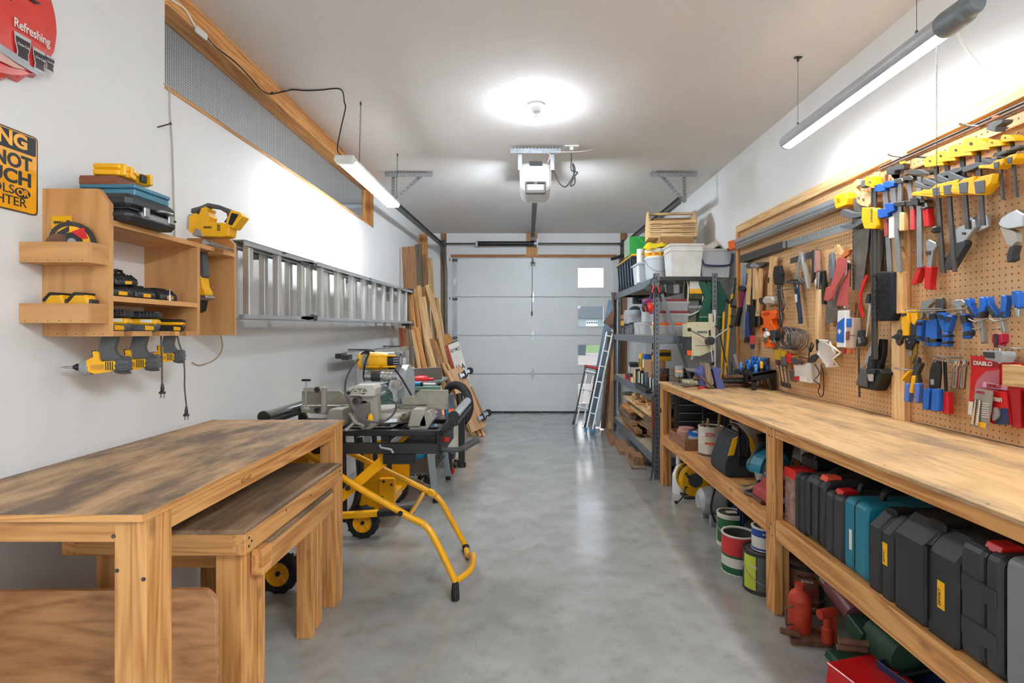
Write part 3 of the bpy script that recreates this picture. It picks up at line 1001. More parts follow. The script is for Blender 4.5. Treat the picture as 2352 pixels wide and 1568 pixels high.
for gx, gz, k in ((.108, -.122, 1.1), (.163, -.132, .95), (.199, -.124, .7)):
 gp = [(-.024, .035), (.024, .035), (.022, .01), (.016, -.015), (.02, -.04), (-.02, -.04), (-.016, -.015), (-.022, .01)]
 gl = MB().pr([(gx + a * k, gz + b * k) for a, b in gp], -.038, -.0365).B('glass_print', GLZ, sg)
 gp = [(-.021, .024), (.021, .024), (.019, .008), (.013, -.015), (.015, -.03), (-.015, -.03), (-.013, -.015), (-.019, .008)]
 MB().pr([(gx + a * k, gz + b * k) for a, b in gp], -.0392, -.038).B('drink_print', COLA, gl)
 text('lettering', 'Coca-Cola', .008 * k, WHT, gl, (gx, -.0397, gz + .006 * k), width=.034 * k, shear=.3)
MB().pr([(.02, -.145), (.09, -.152), (.15, -.168), (.165, -.176), (.155, -.182), (.09, -.178), (.02, -.168)], -.0385, -.036).B('tray_print', mat('tray_grey', (170, 172, 176), .3), sg)
MB().pr([(.02, -.168), (.08, -.18), (.12, -.184), (.08, -.196), (.02, -.198)], -.0385, -.034).B('napkin_print', mat('napkin_pink', (222, 170, 160), .5), sg)
MB().pr([(.02, .075), (.09, .06), (.15, .05), (.17, .052), (.15, .04), (.09, .045), (.02, .055)], -.0385, -.036).B('branch_print', INK, sg)
MB().pr([(.06, .01), (.075, .03), (.085, .028), (.072, .0)], -.0385, -.036).B('figure_print', INK, sg)
# yellow warning sign
ws = thing('warning_sign', 'yellow and black rusted metal sign warning not to touch tools', 'sign', (XL, 1.692, 1.779), PI / 2)
SW, SHH = .36, .254
MB().pr(rnd([(-SW, -SHH / 2), (0, -SHH / 2), (0, SHH / 2), (-SW, SHH / 2)], .014), -.003, -.001).B('plate', mat('rusted_edge', (88, 70, 48), .6, var=.4, scale=60), ws)
MB().pr(rnd([(-SW + .004, -SHH / 2 + .006), (-.006, -SHH / 2 + .004), (-.004, SHH / 2 - .005), (-SW + .005, SHH / 2 - .004)], .012), -.0036, -.0028).B('yellow_print', YSIGN, ws)
MB().pr(rnd([(-SW + .006, .062), (-.008, .062), (-.008, SHH / 2 - .007), (-SW + .006, SHH / 2 - .007)], .006), -.0042, -.0034).B('header_print', INK, ws)
text('lettering', 'WARNING', .042, YSIGN, ws, (-.19, -.0046, .093), width=.31, bold=.0022)
text('lettering', 'DO NOT', .041, INK, ws, (-.135, -.004, .028), width=.225, bold=.002)
text('lettering', 'TOUCH', .041, INK, ws, (-.135, -.004, -.022), width=.225, bold=.002)
text('lettering', 'MY TOOLS', .027, INK, ws, (-.175, -.004, -.063), width=.19, bold=.0002)
MB().pr(circ(-.052, -.065, .026, 20, .016), -.0042, -.0034).B('oval_print', INK, ws)
text('lettering', 'OR', .019, YSIGN, ws, (-.052, -.0046, -.065), bold=.0008)
text('lettering', 'DAUGHTER', .028, INK, ws, (-.145, -.004, -.097), width=.21, bold=.0002)
# nail and cable on the wall
p = RX(362, 292, XL)
solo('wall_nail', MB().cyl((0, 0, 0), (.055, 0, .015), .003, n=6).cyl((.055, 0, .015), (.057, 0, .0155), .007, n=8), DSTEEL, 'bent nail sticking out of the white wall above the cabinet', 'nail', p)
m = MB()
q = [RX(a, b, XL + .004) for a, b in ((377, 192), (386, 200), (390, 215), (391, 260), (396, 330), (398, 400), (400, 470), (402, 560), (404, 640))]
solo('wall_cable', m.tube(bez([v - q[0] for v in q], 4), .0035, 6), mat('beige_cable', (196, 188, 170), .6), 'thin beige cable running down the wall from the screen corner', 'cable', q[0])
# plywood tool cabinet
CB = thing('tool_cabinet', 'plywood tool cabinet with shelves and hanging slots on the left wall', 'cabinet', (XL, 1.71, 1.262))
CF = -1.38      # front plane
T = .018
pan = [(XL, 1.262), (CF, 1.262), (CF, 1.70), (CF - .036, 1.748), (XL, 1.748)]
wp('end_panel', MB().pr(pan, 1.71, 1.71 + T, 'y'), PLYZ, CB)
wp('end_panel', MB().pr([(XL, 1.262), (CF, 1.262), (CF, 1.69), (CF - .03, 1.716), (XL, 1.716)], 2.454 - T, 2.454, 'y'), PLYZ, CB)
wp('top_shelf', MB().box(XL, CF, 1.728, 2.262, 1.63, 1.648), PLYY, CB)
wp('divider', MB().box(XL, CF, 2.165, 2.183, 1.262, 1.63), PLYZ, CB)
wp('middle_shelf', MB().box(XL, CF, 1.728, 2.165, 1.379, 1.397), PLYY, CB)
sl = [(1.728, 1.772), (1.812, 1.905), (1.945, 2.0), (2.03, 2.055), (2.095, 2.165)]
m = MB().box(XL, -1.47, 1.728, 2.165, 1.262, 1.28)
wp('slotted_shelf', m, PLYY, CB)
for a, b in sl:
 wp('slot_finger', MB().box(-1.47, CF, a, b, 1.262, 1.28), PLYY, CB)
wp('side_shelf', MB().box(XL, -1.46, 2.262, 2.436, 1.63, 1.648), PLYY, CB)
wp('side_finger', MB().box(-1.46, CF, 2.262, 2.285, 1.63, 1.648), PLYY, CB)
wp('side_finger', MB().box(-1.46, CF, 2.345, 2.436, 1.628, 1.646), PLYY, CB)
for z0, z1 in ((1.495, 1.56), (1.305, 1.367)):
 wp('tray_front', MB().box(XL + .002, CF - .002, 1.631, 1.645, z0, z1), PLYX, CB)
 wp('tray_side', MB().box(CF - .016, CF - .002, 1.645, 1.71, z0, z1), PLYY, CB)
 wp('tray_bottom', MB().box(XL + .002, CF - .016, 1.645, 1.71, z0, z0 + .01), PLYX, CB)
m = MB()
for z in (1.502, 1.312):
 for i in range(6):
  x = XL + .02 + i * .036
  m.cyl((x, 1.6305, z), (x, 1.6312, z), .0018, n=5)
for i in range(7):
 m.cyl((XL + .02 + i * .03, 1.7095, 1.27), (XL + .02 + i * .03, 1.7102, 1.27), .0018, n=5)
wp('nail_head', m, DSTEEL, CB)['kind'] = 'stuff'
# cases stacked on the cabinet
def latchcase(name, label, x0, x1, y0, y1, z0, z1, body, cat='case', ch=.012, lid=.5, latch=None, band=None):
 t = thing(name, label, cat, ((x0 + x1) / 2, (y0 + y1) / 2, z0))
 zm = z0 + (z1 - z0) * lid
 wp('case_base', MB().box(x0, x1, y0, y1, z0, zm - .001, ch), body, t)
 wp('case_lid', MB().box(x0 + .002, x1 - .002, y0 + .002, y1 - .002, zm + .001, z1, ch), body, t)
 wp('seam', MB().box(x0 + .004, x1 - .004, y0 + .004, y1 - .004, zm - .003, zm + .003), BLK, t)
 if latch:
  for k in latch:
   y = y0 + (y1 - y0) * k
   wp('latch', MB().box(x1 - .002, x1 + .008, y - .013, y + .013, zm - .018, zm + .014, .002), STEEL if band is None else BLK, t)
 return t
latchcase('socket_case', 'black socket-set case with metal latches on top of the tool cabinet', -1.57, -1.325, 1.725, 1.965, 1.649, 1.742, BLK2, latch=(.3, .8), lid=.45, ch=.016)
ct = bpy.data.objects['socket_case']
wp('clear_window', MB().box(-1.5, -1.322, 1.78, 1.92, 1.668, 1.688, .003), LGRY, ct)
wp('handle', MB().tube([(-1.325, 1.85, 1.705), (-1.305, 1.85, 1.705), (-1.3, 1.855, 1.705), (-1.3, 1.895, 1.705), (-1.305, 1.9, 1.705), (-1.325, 1.9, 1.705)], .005, 6), STEEL, ct)
tb = thing('blue_metal_box', 'teal blue flat metal box between the black case and wooden box', 'box', (-1.43, 1.86, 1.743))
BLUM = mat('teal_blue_paint', (70, 128, 152), .4)
wp('box_base', MB().box(-1.53, -1.345, 1.775, 1.945, 1.743, 1.766, .003), BLUM, tb)
wp('box_lid', MB().box(-1.533, -1.342, 1.772, 1.948, 1.767, 1.781, .003), BLUM, tb)
wb = thing('wooden_box', 'small reddish wooden box under the yellow case', 'box', (-1.46, 1.83, 1.782))
RWD = wood('red_box_wood', (126, 70, 46), (160, 98, 68), 'x')
wp('box_body', MB().box(-1.535, -1.405, 1.775, 1.89, 1.7815, 1.806), RWD, wb)
wp('sliding_lid', MB().box(-1.535, -1.407, 1.778, 1.887, 1.806, 1.812), RWD, wb)
yc = thing('yellow_bit_case', 'small bright yellow ribbed drill bit case on top of the stack', 'case', (-1.44, 1.85, 1.813))
pl = rnd([(-1.485, 1.765), (-1.398, 1.775), (-1.39, 1.84), (-1.41, 1.87), (-1.405, 1.935), (-1.47, 1.935), (-1.49, 1.85)], .012)
wp('case_base', MB().pr(pl, 1.813, 1.832, 'z', bev=.003), YEL, yc)
wp('case_lid', MB().pr(pl, 1.8325, 1.853, 'z', bev=.006), YEL, yc)
m = MB()
for y in (1.79, 1.82, 1.915):
 m.box(-1.494, -1.386, y - .006, y + .006, 1.814, 1.8545, .003)
wp('rib', m, YEL, yc)['kind'] = 'stuff'
wp('latch', MB().box(-1.404, -1.394, 1.875, 1.9, 1.818, 1.846, .002), BLK, yc)
# tape measures in the lower tray
for i, x in enumerate((-1.515, -1.437)):
 tm = thing('tape_measure', ('yellow tape measure in the lower tray nearer the wall', 'yellow tape measure in the lower tray with black bumper showing')[i], 'tape measure', (x, 1.677, 1.332), group='tape measures in the cabinet tray')
 pr = rnd([(-.036, 0), (.036, 0), (.036, .035), (.02, .068), (-.012, .07), (-.036, .045)], .014, 4)
 MB().pr(pr, -.02, .02, bev=.005).B('body', YEL, tm)
 MB().pr(rnd([(-.036, .046), (-.012, .072), (.022, .07), (.02, .062), (-.01, .062), (-.028, .04)], .006), -.022, .022).B('bumper', BLK, tm)
 MB().box(.03, .04, -.018, .018, .004, .05, .004).B('grip_edge', BLK2, tm)
# discs and a carded pack in the upper tray
cd = thing('carded_pack', 'yellow carded accessory pack standing in the upper tray', 'package', (-1.525, 1.70, 1.506))
MB().box(-.035, .028, 0, .004, 0, .15).B('card', YEL, cd)
text('lettering', 'DEWALT', .008, INK, cd, (-.012, -.001, .128), width=.03, bold=.0004)
MB().box(-.035, .01, -.0012, 0, .098, .107).B('print_band', INK, cd)
MB().box(.014, .026, -.0012, 0, .1, .135).B('print_panel', INK, cd)
fd = thing('flap_disc', 'yellow and black flap disc leaning in the upper tray', 'disc', (-1.475, 1.685, 1.51))
fd.rotation_euler = (.12, 0, .25)
MB().cyl((0, 0, .058), (0, .006, .058), .064, n=32).B('disc', mat('abrasive_dark', (62, 58, 56), .8), fd)
MB().ring(circ(0, .058, .05, 32), circ(0, .058, .03, 32), -.0015, 0).B('label_ring', YEL, fd)
m = MB()
m.pr([(.0, .09), (.035, .105), (.045, .07), (.028, .068)], -.0025, -.0012)
m.B('red_label', RED, fd)
m = MB().pr([(-.04, .06), (-.04, .085), (-.005, .108), (-.005, .092), (-.026, .075)], -.0025, -.0012)
m.B('black_label', INK, fd)
MB().cyl((0, -.003, .058), (0, 0, .058), .012, n=16).B('hub', STEEL, fd)
rd = solo('rusty_disc', MB().cyl((-.003, 0, .05), (.003, 0, .05), .034, n=28).cyl((.003, 0, .05), (.006, 0, .05), .013, n=16), RUST, 'rusty grinding disc seen nearly edge-on in the upper tray', 'disc', (-1.508, 1.672, 1.508), rot=(0, .12, -.9))
m = MB().cyl((0, 0, .014), (.03, 0, .014), .012, n=10)
for i in range(70):
 a, b = RND.uniform(0, 2 * PI), RND.uniform(.015, .022)
 m.cyl((-.03 + .02 * RND.random(), 0, .014), (-.05 + .05 * RND.random(), b * math.cos(a), .02 + b * math.sin(a)), .0008, n=3, caps=False)
solo('wire_cup_brush', m, RUST, 'rusty wire cup brush lying in the upper tray', 'brush', (-1.535, 1.675, 1.51))
# cordless tools hanging upside down by their batteries
ZB = lambda *pts: [((x - 1050) * .000382, (285 - y) * .000382 - .018) for x, y in pts]
def drill(loc, label, bit=True, slim=False, s=.88):
 t = thing('cordless_drill', label, 'drill', loc, group='cordless tools hung under the cabinet')
 t.scale = (s, s, s)
 t.rotation_euler = (0, 0, .38)
 hw = .017
 hp = rnd(ZB((990, 240), (965, 360), (948, 440), (975, 535), (1180, 545), (1125, 500), (1095, 460), (1083, 410), (1103, 330), (1112, 240)), .006)
 MB().pr(hp, -hw, hw, bev=.007).B('handle', GRY, t)
 yb = rnd(ZB((868, 575), (868, 530), (890, 515), (925, 500), (915, 450), (925, 438), (968, 448), (972, 520), (985, 545), (1095, 540), (1112, 570), (1108, 620), (1060, 650), (940, 668), (880, 645)), .004)
 MB().pr(yb, -.031, .031, bev=.012).B('motor_housing', YEL, t)
 MB().pr(rnd(ZB((905, 432), (893, 440), (900, 500), (920, 490), (918, 440)), .003), -.012, .012, bev=.003).B('trigger', BLK, t)
 c = ZB((1150, 590))[0]
 m = MB().lathe([(.0, 0), (.03, 0), (.034, .012), (.034, .035), (.026, .046), (.0, .047)], (c[0] - .024, 0, c[1]), 18, 'x')
 m.B('rear_bumper', GRY, t)
 m = MB()
 for i in range(9):
  a = 2 * PI * i / 9
  m.obox((c[0] + .008, .033 * math.sin(a), c[1] + .033 * math.cos(a)), (.03, .006, .006), (a, 0, 0), .001)
 m.B('bumper_rib', GRY, t)['kind'] = 'stuff'
 m = MB()
 v = ZB((1060, 590))[0]
 for i in range(4):
  m.box(v[0] - .014 + i * .007, v[0] - .011 + i * .007, -.0325, -.031, v[1] - .016, v[1] + .016)
 m.B('vent_slot', BLK, t)['kind'] = 'stuff'
 a = ZB((905, 575))[0]
 b = ZB((1010, 625))[0]
 MB().pr(rect(a[0], b[0], b[1], a[1]), -.0318, -.031).B('rating_plate', mat('amber_label', (205, 140, 30), .5), t)
 c = ZB((890, 600))[0]
 MB().lathe([(.0, 0), (.03, 0), (.033, -.01), (.030, -.03), (.02, -.036), (.0, -.036)], (c[0], 0, c[1]), 18, 'x').B('gear_case', LGRY, t)
 MB().lathe([(.013, -.035), (.013, -.05), (.008, -.052), (.008, -.058), (.0, -.058)], (c[0], 0, c[1]), 12, 'x').B('chuck', BLK, t)
 if bit:
  MB().cyl((c[0] - .058, 0, c[1]), (c[0] - .085, 0, c[1]), .0045, n=8).cyl((c[0] - .085, 0, c[1]), (c[0] - .1, 0, c[1]), .004, .0008, n=8).B('driver_bit', STEEL, t)
 MB().pr(rnd([(-.045, .0), (.05, .0), (.058, .016), (.058, .03), (-.05, .03), (-.055, .012)], .006), -.034, .034, bev=.008).B('foot', GRY if not slim else BLK, t)
 if slim:
  MB().box(-.055, .06, -.036, .036, .031, .047, .006).B('battery', YEL, t)
  MB().box(-.05, .062, -.034, .034, .047, .062, .006).B('battery_cap', BLK, t)
 else:
  MB().box(-.06, .06, -.038, .038, .026, .05, .007).B('battery', YEL, t)
  m = MB().box(-.06, .062, -.037, .037, .05, .082, .009)
  m.B('battery_cap', BLK, t)
  m = MB()
  for i in range(5):
   m.box(.061, .0645, -.026 + i * .012, -.019 + i * .012, .056, .08, .001)
   m.box(.0 + i * .012, .007 + i * .012, -.0385, -.037, .056, .08, .001)
  m.B('battery_rib', BLK2, t)['kind'] = 'stuff'
  MB().box(.005, .045, -.0393, -.038, .036, .048).B('battery_label', PAPER, t)
  text('lettering', 'DEWALT', .009, INK, t, (-.03, -.0385, .063), rot=(PI / 2, PI, 0), width=.038)
 MB().pr([(.02, .004), (.05, .004), (.05, .02), (.02, .024)], -.036, -.034).B('release_button', YEL, t)
drill((-1.436, 1.79, 1.28), 'yellow impact driver with bit hanging nearest under the cabinet', True)
drill((-1.432, 1.925, 1.28), 'middle yellow cordless drill with thick battery hanging under cabinet', False)
drill((-1.428, 2.075, 1.28), 'smaller yellow driver with slim battery hanging under cabinet', False, True, .76)
# chargers on the middle shelf
m = thing('battery_charger', 'black battery charger stacked on top of the others with coiled cord', 'charger', (-1.45, 1.82, 1.44), group='battery chargers on the cabinet shelf')
CHG = BLK2
def charger(t, L=.11, W=.1, H=.042):
 pr = rnd([(-W / 2, 0), (W / 2, 0), (W / 2, H * .5), (W * .28, H), (-W * .4, H), (-W / 2, H * .6)], .008)
 MB().pr(pr, -L / 2, L / 2, bev=.006).B('body', CHG, t)
 x = MB()
 for i in range(6):
  y = -L / 2 + .012 + i * (L - .024) / 5
  x.obox((W * .39, y, H * .76), (.03, .006, .003), (0, .75, 0), .001)
 x.B('vent_rib', BLK, t)['kind'] = 'stuff'
 MB().box(W / 2, W / 2 + .0015, -.018, .018, H * .12, H * .42).B('label', YEL, t)
 MB().box(-W * .35, W * .2, -L * .3, L * .3, H, H + .006, .002).B('battery_bay', BLK, t)
charger(m, .12, .09, .036)
m.rotation_euler = (.08, 0, .12)
for i, (y, lab) in enumerate(((1.79, 'black battery charger lowest at the near end of the cabinet shelf'), (1.90, 'black battery charger in the middle of the cabinet shelf'), (2.02, 'black battery charger lying nearest the cabinet divider'))):
 t = thing('battery_charger', lab, 'charger', (-1.45, y, 1.398), .05 * (i - 1), group='battery chargers on the cabinet shelf')
 charger(t, .1, .11)
m = MB()
for k in range(3):
 m.tube([(.03 * math.cos(a) + .004 * k, .035 * math.sin(a), .03 + .028 * math.sin(a + k)) for a in [2 * PI * i / 14 for i in range(14)]], .003, 5, closed=True)
solo('coiled_cord', m, BLK, 'loops of black charger cord behind the stacked charger', 'cord', (-1.53, 1.9, 1.445))
m = MB().cyl((0, 0, 0), (0, 0, .022), .008, n=8).cyl((0, 0, .022), (0, 0, .045), .003, n=6)
solo('router_bit', m, STEEL, 'small steel bit standing at the shelf edge by the chargers', 'bit', (-1.395, 2.02, 1.398))
# plug leads hanging below the cabinet
def lead(pts, label, y):
 q = [P(a, b, y) for a, b in pts]
 t = thing('plug_lead', label, 'cord', q[0], group='plug leads under the cabinet')
 MB().tube(bez([v - q[0] for v in q], 5), .0032, 6).B('cord', GRY, t)
 e = q[-1] - q[0]
 MB().lathe([(.004, .02), (.007, .0), (.006, -.006), (.012, -.012), (.011, -.018), (.0, -.018)], e, 8).B('plug', BLK2, t)
 for s in (-1, 1):
  MB().box(s * .006 - .001, s * .006 + .001, -.003, .003, -.034, -.018).B('prong', STEEL, t, e)
lead([(370, 768), (370, 790), (372, 830), (372, 865), (373, 893)], 'dark lead with two-prong plug hanging short below the drills', 1.99)
lead([(406, 766), (412, 790), (420, 815), (424, 850), (424, 890), (428, 930), (428, 945)], 'dark lead with two-prong plug hanging longest below the cabinet', 2.11)
q = [RX(a, b, XL + .006) for a, b in ((506, 768), (511, 790), (508, 808), (494, 825), (472, 835), (455, 838), (441, 832))]
solo('loose_wire', MB().tube(bez([v - q[0] for v in q], 5), .0026, 6), mat('tan_wire', (172, 140, 112), .6), 'thin tan wire looping on the wall below the cabinet', 'wire', q[0])
# jigsaw resting on the cabinet's far end
JY = 2.33
js = thing('cordless_jigsaw', 'yellow cordless jigsaw with grey looped handle on the cabinet top', 'jigsaw', P(500, 570, JY))
ZJ = ZM(0, 340, 3.137)
jo = Vector(js.location)
fp = lambda *p: frontpts(jo, JY, ZJ(*p))
MB().pr(rnd(fp((1390, 605), (1395, 500), (1440, 478), (1462, 492), (1480, 445), (1510, 432), (1532, 446), (1520, 470), (1540, 500), (1525, 545), (1640, 548), (1682, 580), (1672, 640), (1630, 648), (1500, 645), (1425, 632)), .003), -.032, .032, bev=.008).B('motor_housing', YEL, js)
o_, i_ = fp((1388, 470), (1392, 440), (1450, 425), (1510, 400), (1590, 415), (1680, 448), (1690, 500), (1640, 545)), fp((1430, 475), (1445, 455), (1475, 445), (1520, 432), (1585, 440), (1645, 475), (1650, 505), (1625, 535))
hp = o_ + i_[::-1]
MB().pr(hp, -.018, .018, bev=.005).B('handle', GRY, js)
MB().pr(rnd(fp((1690, 455), (1760, 475), (1772, 500), (1705, 588), (1650, 570), (1660, 530)), .006), -.033, .033, bev=.008).B('battery_mount', YEL, js)
MB().pr(rnd(fp((1700, 478), (1750, 490), (1702, 570), (1675, 560)), .004), -.035, -.032).B('battery_port', BLK, js)
MB().pr(rnd(fp((1370, 590), (1378, 490), (1412, 480), (1416, 608)), .006), -.028, .028, bev=.008).B('gear_case', STEEL, js)
MB().pr(rnd(fp((1418, 640), (1440, 585), (1480, 600), (1500, 650)), .008), -.034, .034, bev=.006).B('blade_guard', CAST, js)
MB().pr(fp((1480, 690), (1650, 735), (1655, 722), (1500, 672)), -.035, .035).B('shoe', STEEL, js)
m = MB()
c = fp((1515, 690))[0]
m.cyl((c[0], -.04, c[1]), (c[0], .03, c[1]), .012, n=14)
c2 = fp((1570, 695))[0]
m.cyl((c2[0], -.04, c2[1]), (c2[0], -.02, c2[1]), .008, n=12)
m.B('roller_knob', CHROME, js)
c = fp((1530, 582))[0]
text('lettering', 'DEWALT', .0085, INK, js, (c[0], -.0328, c[1]), width=.038, bold=.0005)
m = MB()
for i in range(4):
 a = fp((1595, 565 + i * 12))[0]
 m.box(a[0], a[0] + .014, -.0328, -.0318, a[1] - .002, a[1] + .002)
m.B('vent_slot', BLK, js)['kind'] = 'stuff'
# grinder hanging in the cabinet's side slot
GY = 2.31
gs = thing('angle_grinder', 'yellow and grey cordless tool hanging in the cabinet side slot', 'grinder', P(468, 640, GY))
go = Vector(gs.location)
fp = lambda *p: frontpts(go, GY, ZJ(*p))
MB().pr(rnd(fp((1432, 720), (1478, 720), (1480, 790), (1494, 920), (1470, 940), (1440, 880)), .005), -.02, .02, bev=.008).B('grip', GRY, gs)
MB().pr(rnd(fp((1434, 850), (1450, 900), (1478, 940), (1485, 1000), (1508, 1040), (1508, 1062), (1420, 1062), (1420, 860)), .005), -.028, .028, bev=.01).B('body', YEL, gs)
MB().pr(rnd(fp((1415, 1060), (1515, 1062), (1522, 1082), (1480, 1098), (1415, 1095)), .003), -.032, .032, bev=.004).B('collar', STEEL, gs)
MB().pr(rnd(fp((1420, 1095), (1475, 1098), (1462, 1170), (1430, 1188)), .004), -.025, .025, bev=.008).B('battery_end', BLK, gs)
# aluminium extension ladder hung along the wall: two sections
LD = thing('extension_ladder', 'long aluminium extension ladder hung sideways along the left wall', 'ladder', (-1.42, 2.54, 1.533), rot=(.0105, 0, 0))
def rail(x0, z, y0, y1, sg):
 m = MB().box(x0 - .012, x0 + .012, y0, y1, z - .0015, z + .0015)
 m.box(x0 - .012, x0 - .009, y0, y1, min(z, z - sg * .026), max(z, z - sg * .026))
 m.box(x0 + .009, x0 + .012, y0, y1, min(z, z - sg * .026), max(z, z - sg * .026))
 return m
RUNG = mat('ribbed_aluminium', (206, 204, 200), .42, .7, var=.05)
for x0, y0, y1, ys in ((0, 0, 3.7, .09), (-.075, .0, 3.62, .085)):
 for z, sg in ((-.193, -1), (.193, 1)):
  mm = MB().box(x0 - .03, x0 + .03, y0, y1, z - .002, z + .002)
  for e in (-.03, .027):
   mm.box(x0 + e, x0 + e + .003, y0, y1, min(z, z - sg * .024), max(z, z - sg * .024))
  mm.B('ladder_rail', ALU, LD)
 y = ys
 while y < y1 - .06:
  mm = MB().pr(rnd([(x0 - .018, y - .021), (x0 + .018, y - .021), (x0 + .018, y + .021), (x0 - .018, y + .021)], .008), -.19, .19, 'z')
  mm.B('rung', RUNG, LD)
  y += .305
for z in (.17, -.17):
 MB().pr(rnd([(.62, -.012), (.74, -.02), (.82, -.012), (.86, 0), (.82, .012), (.66, .004)], .006), .012, .03, 'x').obox((.022, .84, .0), (.03, .05, .04), (0, 0, 0), .006).B('rung_lock', DSTEEL, LD, (0, 0, z))
for z in (.193, -.193):
 MB().box(-.11, .034, 3.7, 3.72, z - .03, z + .03, .004).B('end_cap', BLK2, LD)
for y in (.4, 2.0, 3.2):
 MB().box(-.18, -.11, y, y + .03, .15, .19).box(-.18, .04, y, y + .03, .185, .191).B('wall_hook', DSTEEL, LD)
# ---------------------------------------------------------------- big work table and the two benches under it
TB = thing('work_table', 'big wooden work table with worn stained top against the left wall', 'table', (-1.2, 1.85, 0))
X0, X1, Y0, Y1, ZT = -1.525, -.893, 1.205, 2.51, .854
wp('table_top', MB().box(X0, X1, Y0, Y1, ZT - .016, ZT, .002), TOPY, TB)
wp('edge_strip', MB().box(X1, X1 + .003, Y0, Y1, ZT - .016, ZT - .0005), PINEY, TB)
wp('edge_strip', MB().box(X0, X1, Y0 - .003, Y0, ZT - .016, ZT - .0005), PINEX, TB)
wp('apron', MB().box(X0 + .08, X1 - .075, Y0 + .012, Y0 + .05, ZT - .068, ZT - .016), PINEX, TB)
wp('apron', MB().box(X0 + .08, X1 - .075, Y1 - .05, Y1 - .012, ZT - .068, ZT - .016), PINEX, TB)
wp('apron', MB().box(X1 - .044, X1 - .006, Y0 + .1, Y1 - .1, ZT - .068, ZT - .016), PINEY, TB)
wp('apron', MB().box(X0 + .006, X0 + .044, Y0 + .1, Y1 - .1, ZT - .068, ZT - .016), PINEY, TB)
for x, sx in ((X1, -1), (X0, 1)):
 for y, sy in ((Y0, 1), (Y1, -1)):
  a, b = sorted((x - sx * -.002, x + sx * .038))
  c, d = sorted((y + sy * .01, y + sy * .1))
  wp('leg', MB().box(a, b, c, d, 0, ZT - .016, .002), PINEZ, TB)
  a, b = sorted((x + sx * .038, x + sx * .076))
  wp('leg', MB().box(a, b, c, d, 0, ZT - .016, .002), PINEZ, TB)
m = MB()
for x, z in ((-1.0 + .03, .80), (-.962, .72), (-.9, .70)):
 m.cyl((x, Y0 + .0085, z), (x, Y0 + .0105, z), .005, n=8)
wp('screw_head', m, DSTEEL, TB)['kind'] = 'stuff'
text('lettering', 'KD-HT', .014, mat('grade_stamp', (120, 84, 46), .7), TB, (X1 - .0055 + 1.2, Y0 + .45 - 1.85, ZT - .045), rot=(PI / 2, 0, PI / 2))
def bench(name, label, x0, x1, y0, y1, zt, ah, topm, legs):
 t = thing(name, label, 'bench', ((x0 + x1) / 2, (y0 + y1) / 2, 0))
 wp('bench_top', MB().box(x0, x1, y0, y1, zt - .014, zt, .002), topm, t)
 wp('apron', MB().box(x1 - .038, x1, y0, y1, zt - .014 - ah, zt - .014, .002), PINEY, t)
 wp('apron', MB().box(x0, x0 + .038, y0, y1, zt - .014 - ah, zt - .014, .002), PINEY, t)
 wp('apron', MB().box(x0 + .038, x1 - .038, y0, y0 + .038, zt - .014 - ah, zt - .014, .002), PINEX, t)
 wp('apron', MB().box(x0 + .038, x1 - .038, y1 - .038, y1, zt - .014 - ah, zt - .014, .002), PINEX, t)
 for a, b, c, d in legs:
  wp('leg', MB().box(a, b, c, d, 0, zt - .014, .002), PINEZ, t)
 return t
WORN = wood('worn_grey_planks', (120, 92, 66), (156, 126, 94), 'y', ring=6, dark=((78, 64, 54), .45, .65, .8))
b2 = bench('saw_bench', 'taller wooden bench with grimy top nested under the work table', -1.385, -.84, 1.54, 2.335, .69, .062, WORN, ((-.952, -.873, 1.58, 1.67), (-.95, -.912, 2.245, 2.295), (-1.316, -1.24, 1.58, 1.67), (-1.347, -1.309, 2.2, 2.29)))
b3 = bench('low_bench', 'lower wooden bench nested beneath the taller bench', -1.33, -.828, 1.673, 2.20, .612, .08, WORN, ((-.904, -.868, 1.674, 1.712), (-.968, -.905, 2.165, 2.203), (-1.29, -1.25, 1.69, 1.78), (-1.29, -1.25, 2.1, 2.16)))
wp('apron_end', MB().box(-.866, -.828, 1.62, 1.673, .518, .6, .002), PINEY, b3)
m = MB()
for y, z in ((1.56, .66), (1.56, .635), (1.575, .645), (2.31, .66), (2.32, .64), (1.8, .66), (2.0, .65)):
 m.cyl((-.8405, y, z), (-.8385, y, z), .004, n=8)
wp('screw_head', m, DSTEEL, b2)['kind'] = 'stuff'
# plywood panels leaning behind the near leg
pw = rnd([(-1.56, 0), (-.845, 0), (-.858, .545), (-.885, .572), (-1.58, .566)], .012)
solo('plywood_panel', MB().pr([(a + 1.2, b) for a, b in pw], -.008, .008, 'y', bev=.001), wood('fir_plywood', (150, 98, 58), (190, 138, 92), 'x', ring=9, stretch=.2, knots=.2),
 'big fir plywood panel standing under the near end of the work table', 'panel', (-1.2, 1.42, 0), rot=(-.02, 0, 0))
